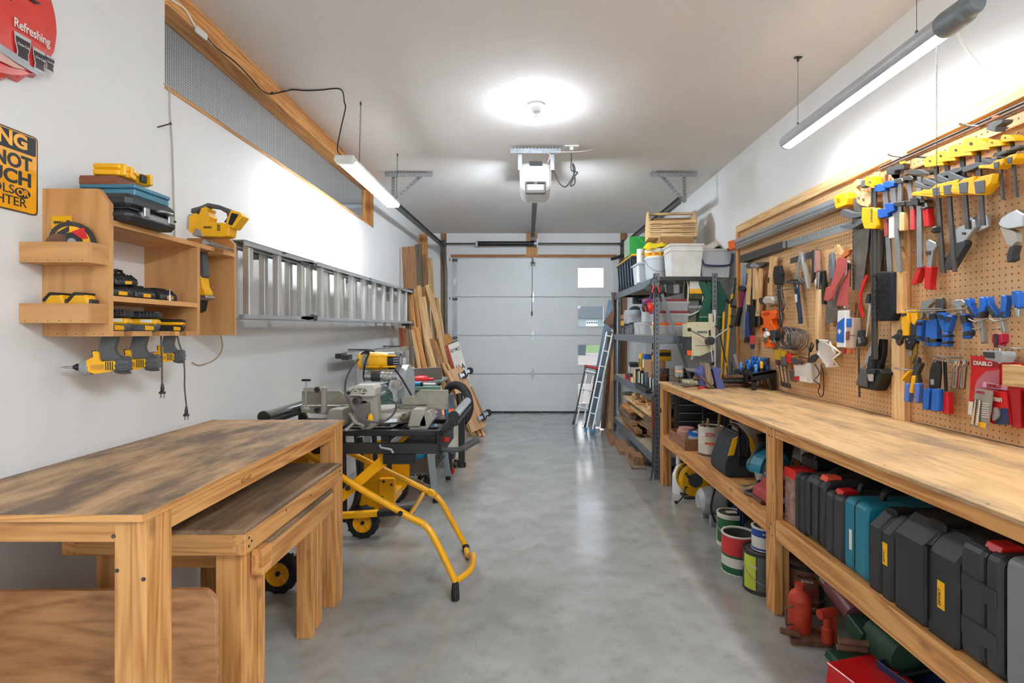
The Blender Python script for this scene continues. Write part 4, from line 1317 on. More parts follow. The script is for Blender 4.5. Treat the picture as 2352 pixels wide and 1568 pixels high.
# ================================================================ mitre saw on its folding stand
def wheel(parent, c, r, w, name='wheel', hubm=None):
 t = MB().lathe([(r * .62, -w / 2), (r * .9, -w / 2), (r, -w / 2 + .008), (r, w / 2 - .008), (r * .9, w / 2), (r * .62, w / 2)], (0, 0, 0), 28, 'y')
 k = MB()
 for i in range(26):
  a = 2 * PI * i / 26
  k.obox((r * math.cos(a), (-1) ** i * w * .22, r * math.sin(a)), (.007, w * .5, .012), (0, -a, 0))
 o = t.B(name, RUBR, parent, c)
 k.B('tread', RUBR, o)['kind'] = 'stuff'
 h = MB().lathe([(.0, -w * .3), (r * .2, -w * .3), (r * .2, -w * .12), (r * .56, -w * .18), (r * .64, -w * .42), (r * .64, w * .4), (.0, w * .4)], (0, 0, 0), 28, 'y')
 for i in range(5):
  a = 2 * PI * i / 5 + .3
  h.obox((r * .4 * math.cos(a), -w * .2, r * .4 * math.sin(a)), (r * .5, w * .16, r * .14), (0, -a, 0), .002)
 h.B('hub', hubm or YELP, o)
 MB().cyl((0, -w * .45, 0), (0, -w * .3, 0), .012, n=10).B('axle_cap', BLK, o)
 return o
ST = thing('saw_stand', 'yellow and black folding mitre saw stand with scissor legs', 'saw stand', (-.8, 2.8, 0))
f1 = [P(a, b, y) for a, b, y in ((1046, 1335, 2.5), (1000, 1240, 2.51), (975, 1205, 2.52), (940, 1186, 2.53), (800, 1105, 2.545))]
f1 = [Vector((-1.19, 2.55, .752))] + f1[::-1]
wp('front_leg_tube', MB().tube(bez(f1, 5), .0165, 10), YELP, ST)
f2 = [Vector((-1.27, 3.05, .68))] + [P(a, b, 3.05) for a, b in ((785, 1030), (980, 1126), (1000, 1138), (1018, 1160), (1070, 1255))]
wp('rear_leg_tube', MB().tube(bez(f2, 5), .0165, 10), YELP, ST)
e1, e2 = f1[-1], f2[-1]
wp('foot_bar', MB().tube(bez([e1, e1 + Vector((.06, .13, .0)), Vector((-.30, 2.80, .075)), e2 + Vector((.025, -.12, 0)), e2], 6), .0155, 10), YELP, ST)
for e, z in ((e1, -.01), (e2, -.01)):
 b = Vector((e.x + .002, e.y - .02, .028))
 wp('foot', MB().tube([e + Vector((0, 0, 0)), (e + b) / 2, b + Vector((0, 0, .004)), b + Vector((.002, -.002, -.026))], [.015, .018, .02, .019], 12), RUBR, ST)
wp('cross_brace', MB().tube([P(972, 1134, 3.02), P(937, 1189, 2.53)], .011, 8), YELP, ST)
for a, b, y in ((972, 1120, 3.02), (985, 1128, 3.02)):
 pass
wp('lock_tab', MB().obox(P(990, 1131, 3.03), (.035, .03, .035), (0, .5, 0), .004), YELP, ST)
for y in (2.6, 3.0):
 wp('scissor_bar', MB().beam((-.655, y, .70), (-1.23, y, .2), .014, .05, .003, up=(0, 0, 1)), YELP, ST)
for a, b in ((800, 1120), (920, 1178)):
 q = P(a, b, 2.48)
 wp('pivot_bolt', MB().cyl(q, q + Vector((0, -.012, 0)), .012, n=10), BLK, ST)
for y in (2.58, 3.02):
 wp('side_rail', MB().box(-1.27, -.45, y - .02, y + .02, .676, .726, .003), mat('black_paint', (38, 39, 40), .4), ST)
wp('cross_plate', MB().box(-.66, -.45, 2.6, 3.0, .69, .70), mat('black_paint'), ST)
for y in (2.62, 2.97):
 wp('tray_rail', MB().box(-1.27, -.43, y - .025, y + .025, .757, .783, .003), BLK, ST)
for x in (-1.22, -1.05, -.72, -.47):
 wp('tray_strut', MB().box(x - .02, x + .02, 2.6, 3.0, .727, .757), BLK, ST)
wp('end_plate', MB().box(-.455, -.44, 2.56, 3.04, .655, .79, .002), BLK, ST)
hp = [P(a, b, 2.62) for a, b in ((1008, 1030), (1035, 1033), (1058, 1031), (1076, 1022), (1100, 1007))]
hh = bez(hp, 5)
wp('carry_handle', MB().tube(hh[:13], .0135, 10), mat('dark_grey_paint', (70, 72, 72), .45), ST)
wp('handle_grip', MB().tube(hh[12:], .017, 10), GRY, ST)
wp('release_lever', MB().tube([P(872, 1022, 2.55), P(875, 1028, 2.54), P(898, 1032, 2.54), P(903, 1040, 2.54)], .006, 6), LGRY, ST)
wp('red_tab', MB().obox(P(1026, 1009, 2.7), (.028, .03, .02), (0, 0, 0), .004), RED, ST)
wp('scissor_block', MB().box(-.72, -.56, 2.56, 2.60, .625, .676, .004), BLK, ST)
# end supports with chrome rollers
for x, lo, yy in ((-.37, .555, 2.86), (-1.30, .70, 2.98)):
 wp('support_post', MB().box(x - .016, x + .016, yy - .016, yy + .016, lo, .845, .002), BLK, ST)
 wp('roller', MB().cyl((x, 2.56, .862), (x, 3.14, .862), .0235, n=16), CHROME, ST)
 for y in (2.55, 3.15):
  wp('roller_end', MB().cyl((x, y - .008, .862), (x, y + .008, .862), .028, n=14).box(x - .02, x + .02, y - .006, y + .006, .82, .86, .002), BLK, ST)
 wp('roller_bracket', MB().box(x - .02, x + .02, 2.56, 3.14, .815, .835, .002), mat('black_paint'), ST)
 if x > -1:
  wp('post_foot', MB().cyl((x, yy, .535), (x, yy, .56), .024, n=12), BLK, ST)
for y in (2.66, 3.0):
 wp('extension_tube', MB().beam((-.46, y, .742), (-.37, y, .815), .02, .02), mat('black_paint'), ST)
 wp('extension_tube', MB().beam((-1.27, y, .742), (-1.3, y, .815), .02, .02), mat('black_paint'), ST)
wheel(ST, Vector((-1.227, 2.56, .096)) - ST.location, .095, .055)
wheel(ST, Vector((-1.227, 3.06, .096)) - ST.location, .095, .055)
wp('axle', MB().cyl((-1.227, 2.56, .096), (-1.227, 3.06, .096), .01, n=8), DSTEEL, ST)
wp('wheel_bracket', MB().box(-1.25, -1.17, 2.9, 2.95, .55, .69, .004), YELP, ST)
wp('wheel_bracket', MB().box(-1.23, -1.1, 2.60, 2.64, .60, .675, .004), YELP, ST)
MS = thing('mitre_saw', 'sliding mitre saw with yellow motor seen from behind', 'mitre saw', (-.8, 2.82, .785))
Z5 = ZM(580, 760, 4.276)
mo = Vector(MS.location)
def mp_(y, *pts):
 return [(P(a, b, y).x - mo.x, P(a, b, y).z - mo.z) for a, b in Z5(*pts)]
def mpt(x, y, yy):
 a, b = Z5((x, y))[0]
 return P(a, b, yy) - mo
def slab(name, y0, y1, m_, *pts, bev=0, r=.004, parent=MS):
 return MB().pr(rnd(mp_(y0, *pts), r, 2), y0 - mo.y, y1 - mo.y, bev=bev).B(name, m_, parent)
MB().lathe([(.0, .075), (.13, .075), (.165, .068), (.17, .05), (.17, .02), (.14, .006), (.0, .006)], (.03, .05, 0), 36).B('turntable', CAST, MS)
MB().lathe([(.172, .022), (.174, .022), (.174, .04), (.172, .04)], (.03, .05, 0), 36).B('scale_ring', CHROME, MS)
MB().box(-.25, .27, -.02, .22, .002, .035, .008).B('base', CAST, MS)
for x in (-.26, .17):
 MB().pr(rnd([(x, .0), (x + .1, .0), (x + .085, .09), (x + .02, .09)], .01), -.12, .15, bev=.006).B('base_foot', CAST, MS)
FE = mat('fence_aluminium', (166, 160, 146), .55, .3)
for i, pts in enumerate((((472, 735), (1000, 735), (1000, 800), (860, 800), (850, 830), (480, 800)), ((1440, 715), (1700, 710), (1705, 800), (1520, 805), (1510, 790), (1440, 790)))):
 slab('fence_lower', 2.86, 2.9, FE, *pts, r=.003)
f = slab('fence_upper', 2.84, 2.86, FE, (485, 590), (855, 588), (942, 655), (942, 718), (485, 722))
rb = MB()
for a, b in (((490, 592), (855, 592)), ((545, 715), (680, 615)), ((735, 715), (860, 625)), ((490, 715), (940, 715)), ((490, 650), (700, 650)), ((490, 680), (640, 680))):
 rb.beam(mpt(*a, 2.838), mpt(*b, 2.838), .008 if a[1] != 650 else .003, .006, up=(0, 0, 1))
rb.B('fence_rib', FE, f)
f = slab('fence_upper', 2.84, 2.86, FE, (1465, 650), (1575, 650), (1650, 580), (1920, 580), (1918, 770), (1720, 745), (1700, 718), (1470, 720))
rb = MB()
for a, b in (((1465, 655), (1575, 655)), ((1575, 655), (1650, 585)), ((1650, 585), (1918, 585)), ((1600, 615), (1700, 712)), ((1718, 590), (1718, 715)), ((1740, 590), (1890, 712)), ((1470, 715), (1918, 718)), ((1912, 590), (1912, 765)), ((1720, 748), (1915, 765))):
 rb.beam(mpt(*a, 2.838), mpt(*b, 2.838), .007, .006, up=(0, 0, 1) if abs(a[0] - b[0]) > 4 else (1, 0, 0))
rb.B('fence_rib', FE, f)
# base casting on the right
slab('base_wing', 2.70, 2.80, CAST, (1640, 900), (1690, 800), (1735, 785), (1780, 870), (1720, 960), (1660, 1000), (1540, 1000), (1540, 950), (1640, 945), bev=.006)
for x in (885, 1530, 1580):
 slab('fence_post', 2.87, 2.93, CAST, (x - 20, 800), (x + 25, 800), (x + 25, 900), (x - 20, 900))
slab('base_label', 2.69, 2.70, mat('label_brown', (92, 82, 60), .5), (1465, 815), (1505, 808), (1505, 860), (1465, 868), r=.001)
# tilting arm nearest the viewer
slab('bevel_arm', 2.64, 2.70, CAST, (945, 640), (1165, 640), (1215, 560), (1238, 870), (1190, 950), (1100, 985), (1050, 945), (1000, 850), bev=.012)
slab('bevel_plate', 2.63, 2.645, mat('cast_dark', (120, 116, 108), .6, .3), (1005, 720), (1150, 700), (1160, 900), (1110, 960), (1065, 930), (1020, 830))
slab('rail_housing', 2.60, 2.70, mat('cast_pale', (196, 192, 184), .5, .2), (925, 600), (945, 555), (1010, 535), (1180, 530), (1215, 560), (1200, 640), (1120, 645), (945, 635), bev=.012)
slab('housing_recess', 2.592, 2.602, mat('cast_dark'), (960, 590), (985, 565), (1095, 565), (1120, 585), (1120, 600), (965, 605))
tri = MB()
for a, b in (((975, 600), (1010, 570)), ((1010, 570), (1060, 600)), ((1060, 600), (1090, 570)), ((965, 603), (1115, 600))):
 tri.beam(mpt(*a, 2.59), mpt(*b, 2.59), .006, .006, up=(0, 0, 1))
tri.B('housing_rib', mat('cast_pale'), MS)
for x, y, z in ((940, 608, 2.59), (1088, 604, 2.59)):
 c = mpt(x, y, z)
 MB().cyl(c, c + Vector((0, .02, 0)), .009, n=12).B('rail_end', BLK, MS)
c = mpt(1015, 690, 2.60)
MB().lathe([(.017, .0), (.021, .0), (.021, .06), (.024, .065), (.017, .065)], c, 18, 'y').cyl(c + Vector((0, .03, 0)), c + Vector((0, .032, 0)), .018, n=16).B('dust_port', mat('port_grey', (100, 96, 90), .6), MS)
c = mpt(1100, 715, 2.64)
MB().cyl(c, c + Vector((0, .01, 0)), .016, n=14).B('amber_guard', mat('amber_plastic', (190, 120, 20), .4), MS)
lv = MB()
c = mpt(1005, 895, 2.60)
for a, b in ((955, 810), (1085, 930), (915, 975)):
 lv.tube([c, (c + mpt(a, b, 2.59)) / 2, mpt(a, b, 2.585)], [.009, .008, .0095], 8)
lv.ball(c, .013, 10, 8)
lv.B('lock_lever', CAST, MS)
slab('yellow_lever', 2.60, 2.625, YEL, (1130, 850), (1140, 815), (1160, 812), (1175, 860), (1172, 888), (1128, 880), bev=.004)
for a, b in (((1210, 550), (1215, 545)),):
 for dz in (0, -.035):
  p = mpt(1240, 550, 2.70) + Vector((0, 0, dz))
  MB().cyl(p, p + Vector((.03, .34, 0)), .012, n=12).B('slide_rail', CHROME, MS)
# head: arbor, guard, motor
slab('head_casting', 2.84, 2.93, CAST, (1090, 485), (1380, 470), (1400, 420), (1360, 395), (1110, 400), bev=.012)
c = mpt(1110, 445, 2.82)
MB().cyl(c, c + Vector((.175, 0, 0)), .026, n=18).B('pivot_tube', STEEL, MS)
MB().cyl(c + Vector((.035, 0, 0)), c + Vector((.085, 0, 0)), .0285, n=18).B('pivot_band', BLK2, MS)
m = MB()
for i in range(3):
 m.cyl(c + Vector((.1 + i * .022, 0, 0)), c + Vector((.108 + i * .022, 0, 0)), .03, n=18)
m.B('pivot_ring', CAST, MS)
gd = MB().cyl(Vector((.075, .17, .17)), Vector((.115, .17, .17)), .135, n=30)
gd.B('blade_guard', mat('guard_grey', (185, 188, 192), .35, .4), MS)
slab('guard_arm', 2.80, 2.82, mat('guard_grey'), (1330, 560), (1360, 460), (1430, 420), (1475, 430), (1465, 560), (1410, 620), (1420, 690), (1390, 700), (1370, 600))
c = mpt(1415, 520, 2.78)
MB().cyl(c, c + Vector((0, .03, 0)), .022, n=14).cyl(c + Vector((0, -.006, 0)), c, .014, n=12).B('guard_pulley', CAST, MS)
sp = [mpt(1435 + 8 * math.cos(a), 560 + a * 3.2, 2.78) + Vector((0, .008 * math.sin(a), 0)) for a in [i * .8 for i in range(40)]]
MB().tube(sp, .0018, 4).B('spring', STEEL, MS)
A, B = mpt(1050, 295, 2.9), mpt(1460, 290, 2.9)
d = B - A
def msec(t0, t1, r0, r1, nm, m_, cap=None):
 MB().cyl(A + d * t0, A + d * t1, r0, r1, 24).B(nm, m_, MS)
msec(-.01, .03, .036, .046, 'motor_end', YEL)
msec(.03, .15, .047, .05, 'motor_end', YEL)
msec(.12, .28, .0505, .0515, 'motor_collar', CAST)
msec(.28, .47, .0505, .0505, 'motor_housing', YEL)
msec(.47, .49, .052, .052, 'motor_seam', YEL)
msec(.49, .72, .0495, .047, 'motor_housing', YEL)
msec(.72, .86, .049, .048, 'motor_band', BLK)
msec(.86, .99, .046, .040, 'motor_vent', BLK2)
m = MB()
for i in range(20):
 a = 2 * PI * i / 20
 m.obox(A + d * .93 + Vector((0, .0455 * math.sin(a), .0455 * math.cos(a))), (.03, .004, .006), (a, 0, 0))
m.B('vent_fin', LGRY, MS)['kind'] = 'stuff'
msec(.985, 1.0, .03, .02, 'motor_cap', LGRY)
m = MB()
for t in (.3, .7):
 m.cyl(A + d * t + Vector((-.02, -.04, .03)), A + d * t + Vector((.05, -.04, .03)), .006, n=8).cyl(A + d * t + Vector((-.02, -.04, -.03)), A + d * t + Vector((.05, -.04, -.03)), .006, n=8)
m.B('motor_boss', YEL, MS)
cd_ = [(1045, 275), (975, 360), (920, 480), (912, 600), (930, 660), (980, 760), (1060, 850), (1180, 893), (1300, 880), (1380, 820), (1412, 750), (1400, 700), (1340, 668), (1300, 682)]
MB().tube(bez([mpt(a, b, 2.58 if 3 < i < 12 else 2.7) for i, (a, b) in enumerate(cd_)], 5), .0055, 7).B('power_cord', GRY, MS)
MB().tube(bez([mpt(1400, 375, 2.82), mpt(1480, 490, 2.79), mpt(1560, 630, 2.8)], 4), .0055, 7).B('trigger_cord', BLK, MS)
MB().tube(bez([mpt(1145, 215, 2.82), mpt(1105, 320, 2.79), mpt(1090, 440, 2.8), (mpt(1100, 490, 2.84))], 4), .005, 7).B('motor_cord', BLK, MS)
MB().tube(bez([mpt(940, 180, 2.9) if 0 else mpt(1035, 255, 2.88), mpt(1120, 195, 2.87), mpt(1200, 200, 2.88)], 4), .005, 6).B('loop_cord', BLK, MS)
c = mpt(1125, 205, 2.85)
MB().box(c.x - .012, c.x + .012, c.y - .01, c.y + .01, c.z - .012, c.z + .012, .003).B('cord_clip', BLK, MS)
# hold-down clamp
CLM = thing('hold_down_clamp', 'screw hold-down clamp standing on the left saw fence', 'clamp', mo)
q = lambda x, y: mpt(x, y, 2.76)
MB().cyl(q(527, 490), q(527, 752), .0045, n=8).B('screw_rod', STEEL, CLM)
MB().obox(q(528, 482), (.048, .012, .012), (0, 0, 0), .003).B('t_handle', BLK, CLM)
MB().lathe([(.0, .012), (.01, .012), (.018, .0), (.0, .0)], q(527, 765), 14).B('pad', LGRY, CLM)
a, b = q(505, 552), q(640, 580)
MB().box(a.x, b.x, a.y - .012, a.y + .012, b.z, a.z, .003).B('clamp_arm', CAST, CLM)
a, b = q(682, 548), q(725, 812)
MB().box(a.x, b.x, a.y - .014, a.y + .014, b.z, a.z, .003).B('post', CAST, CLM)
for x, y in ((650, 572), (650, 770)):
 c = q(x, y)
 m = MB()
 for i in range(3):
  m.obox(c + Vector((0, -.02, 0)), (.034, .012, .011), (0, 2 * PI * i / 6, 0), .003)
 m.B('knob', BLK2, CLM)
# ================================================================ machines and gear behind the saw
FS = thing('folded_saw_stand', 'second folded yellow wheeled stand with black tubes behind the mitre saw', 'saw stand', (-1.03, 3.58, 0))
wheel(FS, Vector((0, -.34, .096)), .095, .055)
wheel(FS, Vector((.02, .33, .1)), .1, .055)
wp('axle', MB().cyl((-1.03, 3.24, .096), (-1.01, 3.9, .1), .01, n=8), DSTEEL, FS)
for y in (3.36, 3.74):
 wp('side_plate', MB().pr([(-1.13, .12), (-1.0, .1), (-.9, .14), (-.86, .2), (-.86, .36), (-1.0, .38), (-1.02, .5), (-1.1, .5)], y, y + .008, 'y'), YELP, FS)
wp('yellow_box', MB().box(-1.1, -.9, 3.4, 3.7, .13, .19, .004), YELP, FS)
wp('mount_bracket', MB().box(-.96, -.86, 3.33, 3.36, .16, .34, .004), YELP, FS)
for x, z in ((-.93, .32), (-.88, .3), (-.94, .22)):
 wp('bolt', MB().cyl((x, 3.325, z), (x, 3.335, z), .009, n=8), BLK, FS)
wp('lower_bar', MB().beam((-1.16, 3.15, .165), (-.9, 3.17, .175), .04, .035, .003), YELP, FS)
wp('bar_end', MB().beam((-.92, 3.168, .175), (-.70, 3.19, .19), .06, .04, .006), BLK, FS)
for i, (x0, x1, y) in enumerate(((-1.17, -1.18, 3.3), (-1.1, -1.14, 3.42), (-1.04, -1.06, 3.55), (-.98, -1.0, 3.68))):
 wp('upright_tube', MB().tube([(x0, y, .12), (x1, y, .68)], .018, 8), mat('black_paint'), FS)
wp('hose', MB().tube(bez([(-1.16, 3.26, .1), (-1.08, 3.24, .2), (-1.05, 3.24, .4), (-1.06, 3.25, .62)], 5), .022, 10), BLK, FS)
wp('cross_tube', MB().beam((-1.2, 3.36, .64), (-.95, 3.72, .64), .03, .03, .002), mat('black_paint'), FS)
# table saw on a blue and grey stand
TS = thing('table_saw', 'green and grey table saw on blue legs behind the mitre saw', 'table saw', (-.95, 4.25, 0))
GRM = mat('machine_green', (92, 128, 112), .45)
wp('saw_table', MB().box(-1.28, -.70, 3.9, 4.5, .865, .89, .004), mat('table_grey', (150, 156, 154), .35, .5), TS)
wp('body', MB().box(-1.2, -.76, 3.95, 4.45, .66, .865, .01), GRM, TS)
wp('front_rail', MB().box(-1.3, -.66, 3.86, 3.9, .84, .872, .003), GRM, TS)
wp('rip_fence', MB().beam((-1.0, 3.98, .94), (-.72, 4.28, .94), .02, .10, .003), mat('fence_dark', (128, 124, 120), .45, .5), TS)
wp('crank_wheel', MB().tube([(-.9 + .06 * math.cos(a), 3.9, .74 + .06 * math.sin(a)) for a in [2 * PI * i / 18 for i in range(18)]], .007, 6, closed=True), BLK, TS)
BLUP = mat('cyan_blue_paint', (24, 128, 178), .4)
for x0, x1, y in ((-1.2, -1.27, 3.95), (-.78, -.70, 3.95), (-1.2, -1.27, 4.45), (-.78, -.70, 4.45)):
 wp('leg', MB().beam((x0, y, .66), (x1, y + (-.05 if y < 4.2 else .05), .03), .05, .03, .003), mat('leg_grey', (150, 160, 166), .45, .3), TS)
 wp('foot_pad', MB().cyl((x1, y + (-.05 if y < 4.2 else .05), 0), (x1, y + (-.05 if y < 4.2 else .05), .035), .022, n=10), BLK, TS)
wp('lower_shelf', MB().box(-1.25, -.72, 3.9, 4.5, .2, .215, .003), mat('black_paint'), TS)
m = MB()
for i in range(9):
 m.cyl((-1.2 + i * .05, 3.8985, .207), (-1.2 + i * .05, 3.9005, .207), .004, n=6)
wp('shelf_hole', m, PAPER, TS)['kind'] = 'stuff'
wp('blue_tube', MB().tube(bez([(-.78, 4.0, .66), (-.77, 4.0, .45), (-.80, 4.02, .33), (-.95, 4.02, .30), (-1.1, 4.02, .3)], 5), .018, 10), BLUP, TS)
wp('blue_tube', MB().tube(bez([(-.70, 4.4, .64), (-.69, 4.4, .42), (-.72, 4.42, .3), (-.9, 4.42, .26)], 5), .018, 10), BLUP, TS)
wp('blue_post', MB().box(-.80, -.755, 4.1, 4.14, .26, .66, .003), BLUP, TS)
wp('caster_arm', MB().beam((-.92, 4.35, .05), (-.68, 4.62, .24), .035, .03, .004), BLK2, TS)
wp('caster_wheel', MB().lathe([(.0, -.012), (.03, -.012), (.036, 0), (.03, .012), (.0, .012)], (-.70, 4.66, .036), 18, 'y'), RED, TS)
wp('caster_fork', MB().box(-.715, -.685, 4.64, 4.645, .036, .15).box(-.72, -.66, 4.6, 4.7, .15, .2, .006), DSTEEL, TS)
wp('knee_joint', MB().obox((-.78, 4.12, .1), (.11, .06, .05), (0, .35, .2), .01), BLK2, TS)
rt = thing('red_caulk_gun', 'red plastic tool lying on the table saw', 'tool', P(957, 871, 4.1))
MB().lathe([(.0, -.14), (.012, -.14), (.02, -.05), (.03, -.03), (.032, .06), (.026, .09), (.0, .09)], (0, 0, 0), 14, 'x').B('barrel', RED, rt)
MB().cyl((-.02, 0, 0), (.135, 0, .002), .011, n=10).B('nozzle', RED, rt)
MB().beam((-.03, -.03, -.04), (.06, -.03, -.045), .02, .02, .005).B('trigger', RED, rt)
bt = thing('blue_pipe_clamp', 'bright blue tube lying in front of the table saw', 'tube', (-.877, 3.88, .891))
MB().lathe([(.0, -.07), (.016, -.07), (.018, .0), (.016, .07), (.0, .07)], (0, 0, 0), 12, 'x').B('tube', BLUP, bt)
MB().cyl((.07, 0, 0), (.085, 0, 0), .02, n=12).B('collar', BLK, bt)
pl_ = thing('pistol_grip_tool', 'small black pistol-grip tool on the table saw rail', 'tool', P(1000, 880, 4.0))
MB().lathe([(.0, -.05), (.018, -.05), (.02, .02), (.012, .05), (.0, .05)], (0, 0, 0), 12, 'x').B('body', BLK2, pl_)
MB().beam((-.02, 0, -.01), (-.035, 0, -.05), .03, .025, .005, up=(0, 1, 0)).B('grip', BLK, pl_)
# aluminium step ladder lying along the wall
SLD = thing('step_ladder', 'silver aluminium step ladder lying on its side behind the mitre saw', 'ladder', (-1.45, 5.0, .72))
for x in (-1.39, -1.50):
 for z in (1.085, .74):
  wp('ladder_rail', MB().box(x - .012, x + .012, 4.0 if x > -1.45 else 4.2, 6.0, z - .03, z + .03, .003), ALU, SLD)
  wp('rubber_foot', MB().box(x - .03, x + .03, 3.93 if x > -1.45 else 4.1, 4.01 if x > -1.45 else 4.2, z - .02, z + .02, .004), BLK2, SLD)
for i in range(6):
 y = 4.35 + i * .3
 wp('step', MB().box(-1.43, -1.35, y - .012, y + .012, .75, 1.07), ALU, SLD)
for i in range(3):
 y = 4.5 + i * .55
 wp('rear_brace', MB().box(-1.51, -1.49, y - .01, y + .01, .75, 1.07), ALU, SLD)
wp('top_cap', MB().box(-1.54, -1.34, 6.0, 6.12, .72, 1.11, .01), mat('cap_blue_grey', (150, 168, 184), .5), SLD)
wp('wall_hook', MB().box(-1.6, -1.42, 4.6, 4.63, 1.115, 1.125).box(-1.6, -1.42, 5.7, 5.73, 1.115, 1.125), DSTEEL, SLD)
wp('label', MB().box(-1.3485, -1.347, 5.56, 5.7, .93, 1.0), PAPER, SLD)
cl = thing('c_clamp', 'pale wooden offcut resting on the step ladder', 'offcut', P(940, 848, 5.6))
MB().obox((0, 0, 0), (.11, .04, .035), (0, -.2, .3), .003).B('block', LWDX, cl)
MB().obox((.01, .01, -.04), (.13, .05, .05), (0, .1, .5), .003).B('lower_block', LWDX, cl)
cl.name = 'wood_offcut'
# shop vacuum with hose
VC = thing('shop_vacuum', 'white and orange shop vacuum with curved black hose', 'vacuum', (-.80, 5.0, 0))
MB().lathe([(.0, .06), (.14, .06), (.16, .09), (.165, .46), (.17, .48), (.0, .48)], (0, 0, 0), 28).B('tank', mat('off_white_tank', (214, 208, 192), .5), VC)
MB().lathe([(.172, .47), (.178, .48), (.176, .51), (.15, .55), (.0, .55)], (0, 0, 0), 28).B('lid', ORG, VC)
MB().lathe([(.0, .7), (.05, .7), (.075, .68), (.085, .6), (.1, .55), (.0, .55)], (0, 0, 0), 22).B('motor_head', mat('blue_grey_plastic', (92, 108, 124), .5), VC)
MB().box(-.03, .03, -.095, -.07, .6, .66, .004).B('switch_plate', YEL, VC)
hz = [P(a, b, 4.9 - .05 * i) for i, (a, b) in enumerate(Z5((1910, 590), (1945, 545), (2000, 530), (2060, 555), (2105, 615), (2128, 690), (2128, 770), (2105, 840), (2070, 890)))]
hzp = bez(hz, 6)
m = MB().tube([v - VC.location for v in hzp], [.036 + .0025 * (i % 2) for i in range(len(hzp))], 12)
m.B('hose', RUBR, VC)
wp('wand', MB().tube([hz[-1], P(1058, 940, 4.45), P(1055, 905, 4.5)], .03, 10), BLK, VC)
for i in range(4):
 a = PI / 4 + PI / 2 * i
 MB().lathe([(.0, -.012), (.03, -.012), (.03, .012), (.0, .012)], (.15 * math.cos(a), .15 * math.sin(a), .031), 14, 'x').cyl((.15 * math.cos(a), .15 * math.sin(a), .05), (.15 * math.cos(a), .15 * math.sin(a), .08), .012, n=8).B('caster', BLK, VC)
# ================================================================ lumber leaning in the far left corner
ZL = ZM(900, 520, 3.408)
def board(label, x, ytop, w, y, dx, mt, th=.02, dy=-.15, x2=None, name='lumber_board', group='lumber leaning in the far corner'):
 a, b = ZL((x, ytop))[0]
 T_ = P(a, b, y)
 wd = w / 3.408 * y / FPX
 Bt = Vector((T_.x + dx, y + dy, 0))
 d = T_ - Bt
 L_ = d.length
 s = MB().box(-wd / 2, wd / 2, -th / 2, th / 2, 0, L_, .002)
 zax = d.normalized()
 yax = (Vector((.25, 1, 0)) - zax * zax.dot(Vector((.25, 1, 0)))).normalized()
 xax = yax.cross(zax)
 R_ = Matrix((xax, yax, zax)).transposed()
 return solo(name, s, mt, label, 'lumber', Bt + Vector((0, 0, abs(zax.x) * wd / 2 + abs(zax.y) * th / 2)), rot=R_.to_euler(), group=group)
GB = 'lumber leaning in the far corner'
board('tall pine board reaching highest of the leaning lumber', 245, 62, 66, 7.45, .12, PINEZ)
board('tall weathered grey board beside the highest pine board', 208, 140, 54, 7.2, .14, GRYZ)
board('wide brown plywood sheet leaning tallest against the wall', 142, 160, 86, 6.75, .16, BRNZ, .012)
board('second brown plywood sheet edge behind the wide sheet', 92, 162, 30, 6.4, .14, BRNZ, .012)
board('greyish brown tall strip in front of the weathered board', 256, 222, 34, 7.1, .16, BRNZ)
board('tall pale strip standing next to the door track', 300, 245, 32, 7.55, .16, LWDZ)
board('honey pine board standing just past the ladder end', 182, 490, 28, 6.5, .22, PINEZ)
board('short-topped knotty board with pale end grain', 210, 465, 32, 6.7, .26, LWDZ)
board('pale board with darker edge rising behind the strips', 244, 475, 30, 6.95, .28, PINEZ)
board('wide clean pale board in front of the stack', 232, 560, 64, 6.6, .3, LWDZ)
board('long pale board leaning out to the right', 276, 462, 30, 6.85, .5, LWDZ)
board('pale board just right of the long leaning one', 308, 530, 36, 7.0, .42, LWDZ)
board('narrow pale strip near the door track base', 352, 562, 30, 7.3, .3, LWDZ)
board('thin brown strip with notched edge by the track', 333, 558, 20, 7.2, .26, BRNZ)
board('dark-edged plank behind the ladder end', 142, 525, 34, 6.3, .24, PINEZ)
board('narrow plank beside the ladder end cap', 126, 540, 18, 6.25, .2, BRNZ)
board('short red-brown plank lowest at the wall', 74, 797, 34, 5.9, .16, REDZ)
board('short brown plank next to the red-brown one', 100, 803, 30, 5.95, .18, BRNZ)
board('short dark plank in the low group', 128, 806, 26, 6.0, .22, GRYZ)
board('short pale plank in the low group', 160, 812, 26, 6.05, .28, LWDZ)
board('short honey plank at the end of the low group', 190, 795, 34, 6.1, .32, PINEZ)
board('short pale strip in front of the wide pale board', 268, 862, 36, 6.3, .34, LWDZ)
board('brown hardboard strip before the plywood panels', 296, 888, 40, 6.4, .38, BRNZ, .012)
board('plywood panel behind the white lettered sign', 395, 885, 130, 7.1, .52, PLYZ, .012)
board('narrow plywood panel edge left of the lettered sign', 332, 900, 26, 6.7, .46, PLYZ, .012)
for i, (x, yt, mt, nm) in enumerate(((402, 1075, LWDZ, 'thin pale moulding strip leaning below the lettered sign'), (420, 1078, BRNZ, 'thin brown moulding strip leaning below the lettered sign'), (438, 1080, LWDZ, 'thin tan moulding strip among the low mouldings'),
 (455, 1110, REDZ, 'thin reddish moulding strip among the low mouldings'), (470, 1140, LWDZ, 'thin blond moulding strip nearest the vacuum hose'), (385, 1175, mat('pale_yellow_strip', (222, 208, 140), .6), 'pale yellow strip low in the stack'))):
 board(nm, x, yt, 17, 6.5, .42, mt, .014)
board('long cedar plank behind the moulding strips', 478, 1120, 24, 6.75, .4, REDZ, .014)
sn = thing('lettered_sign', 'white sign board with dark letters in a red wooden frame', 'sign', P(*ZL((470, 920))[0], 6.75))
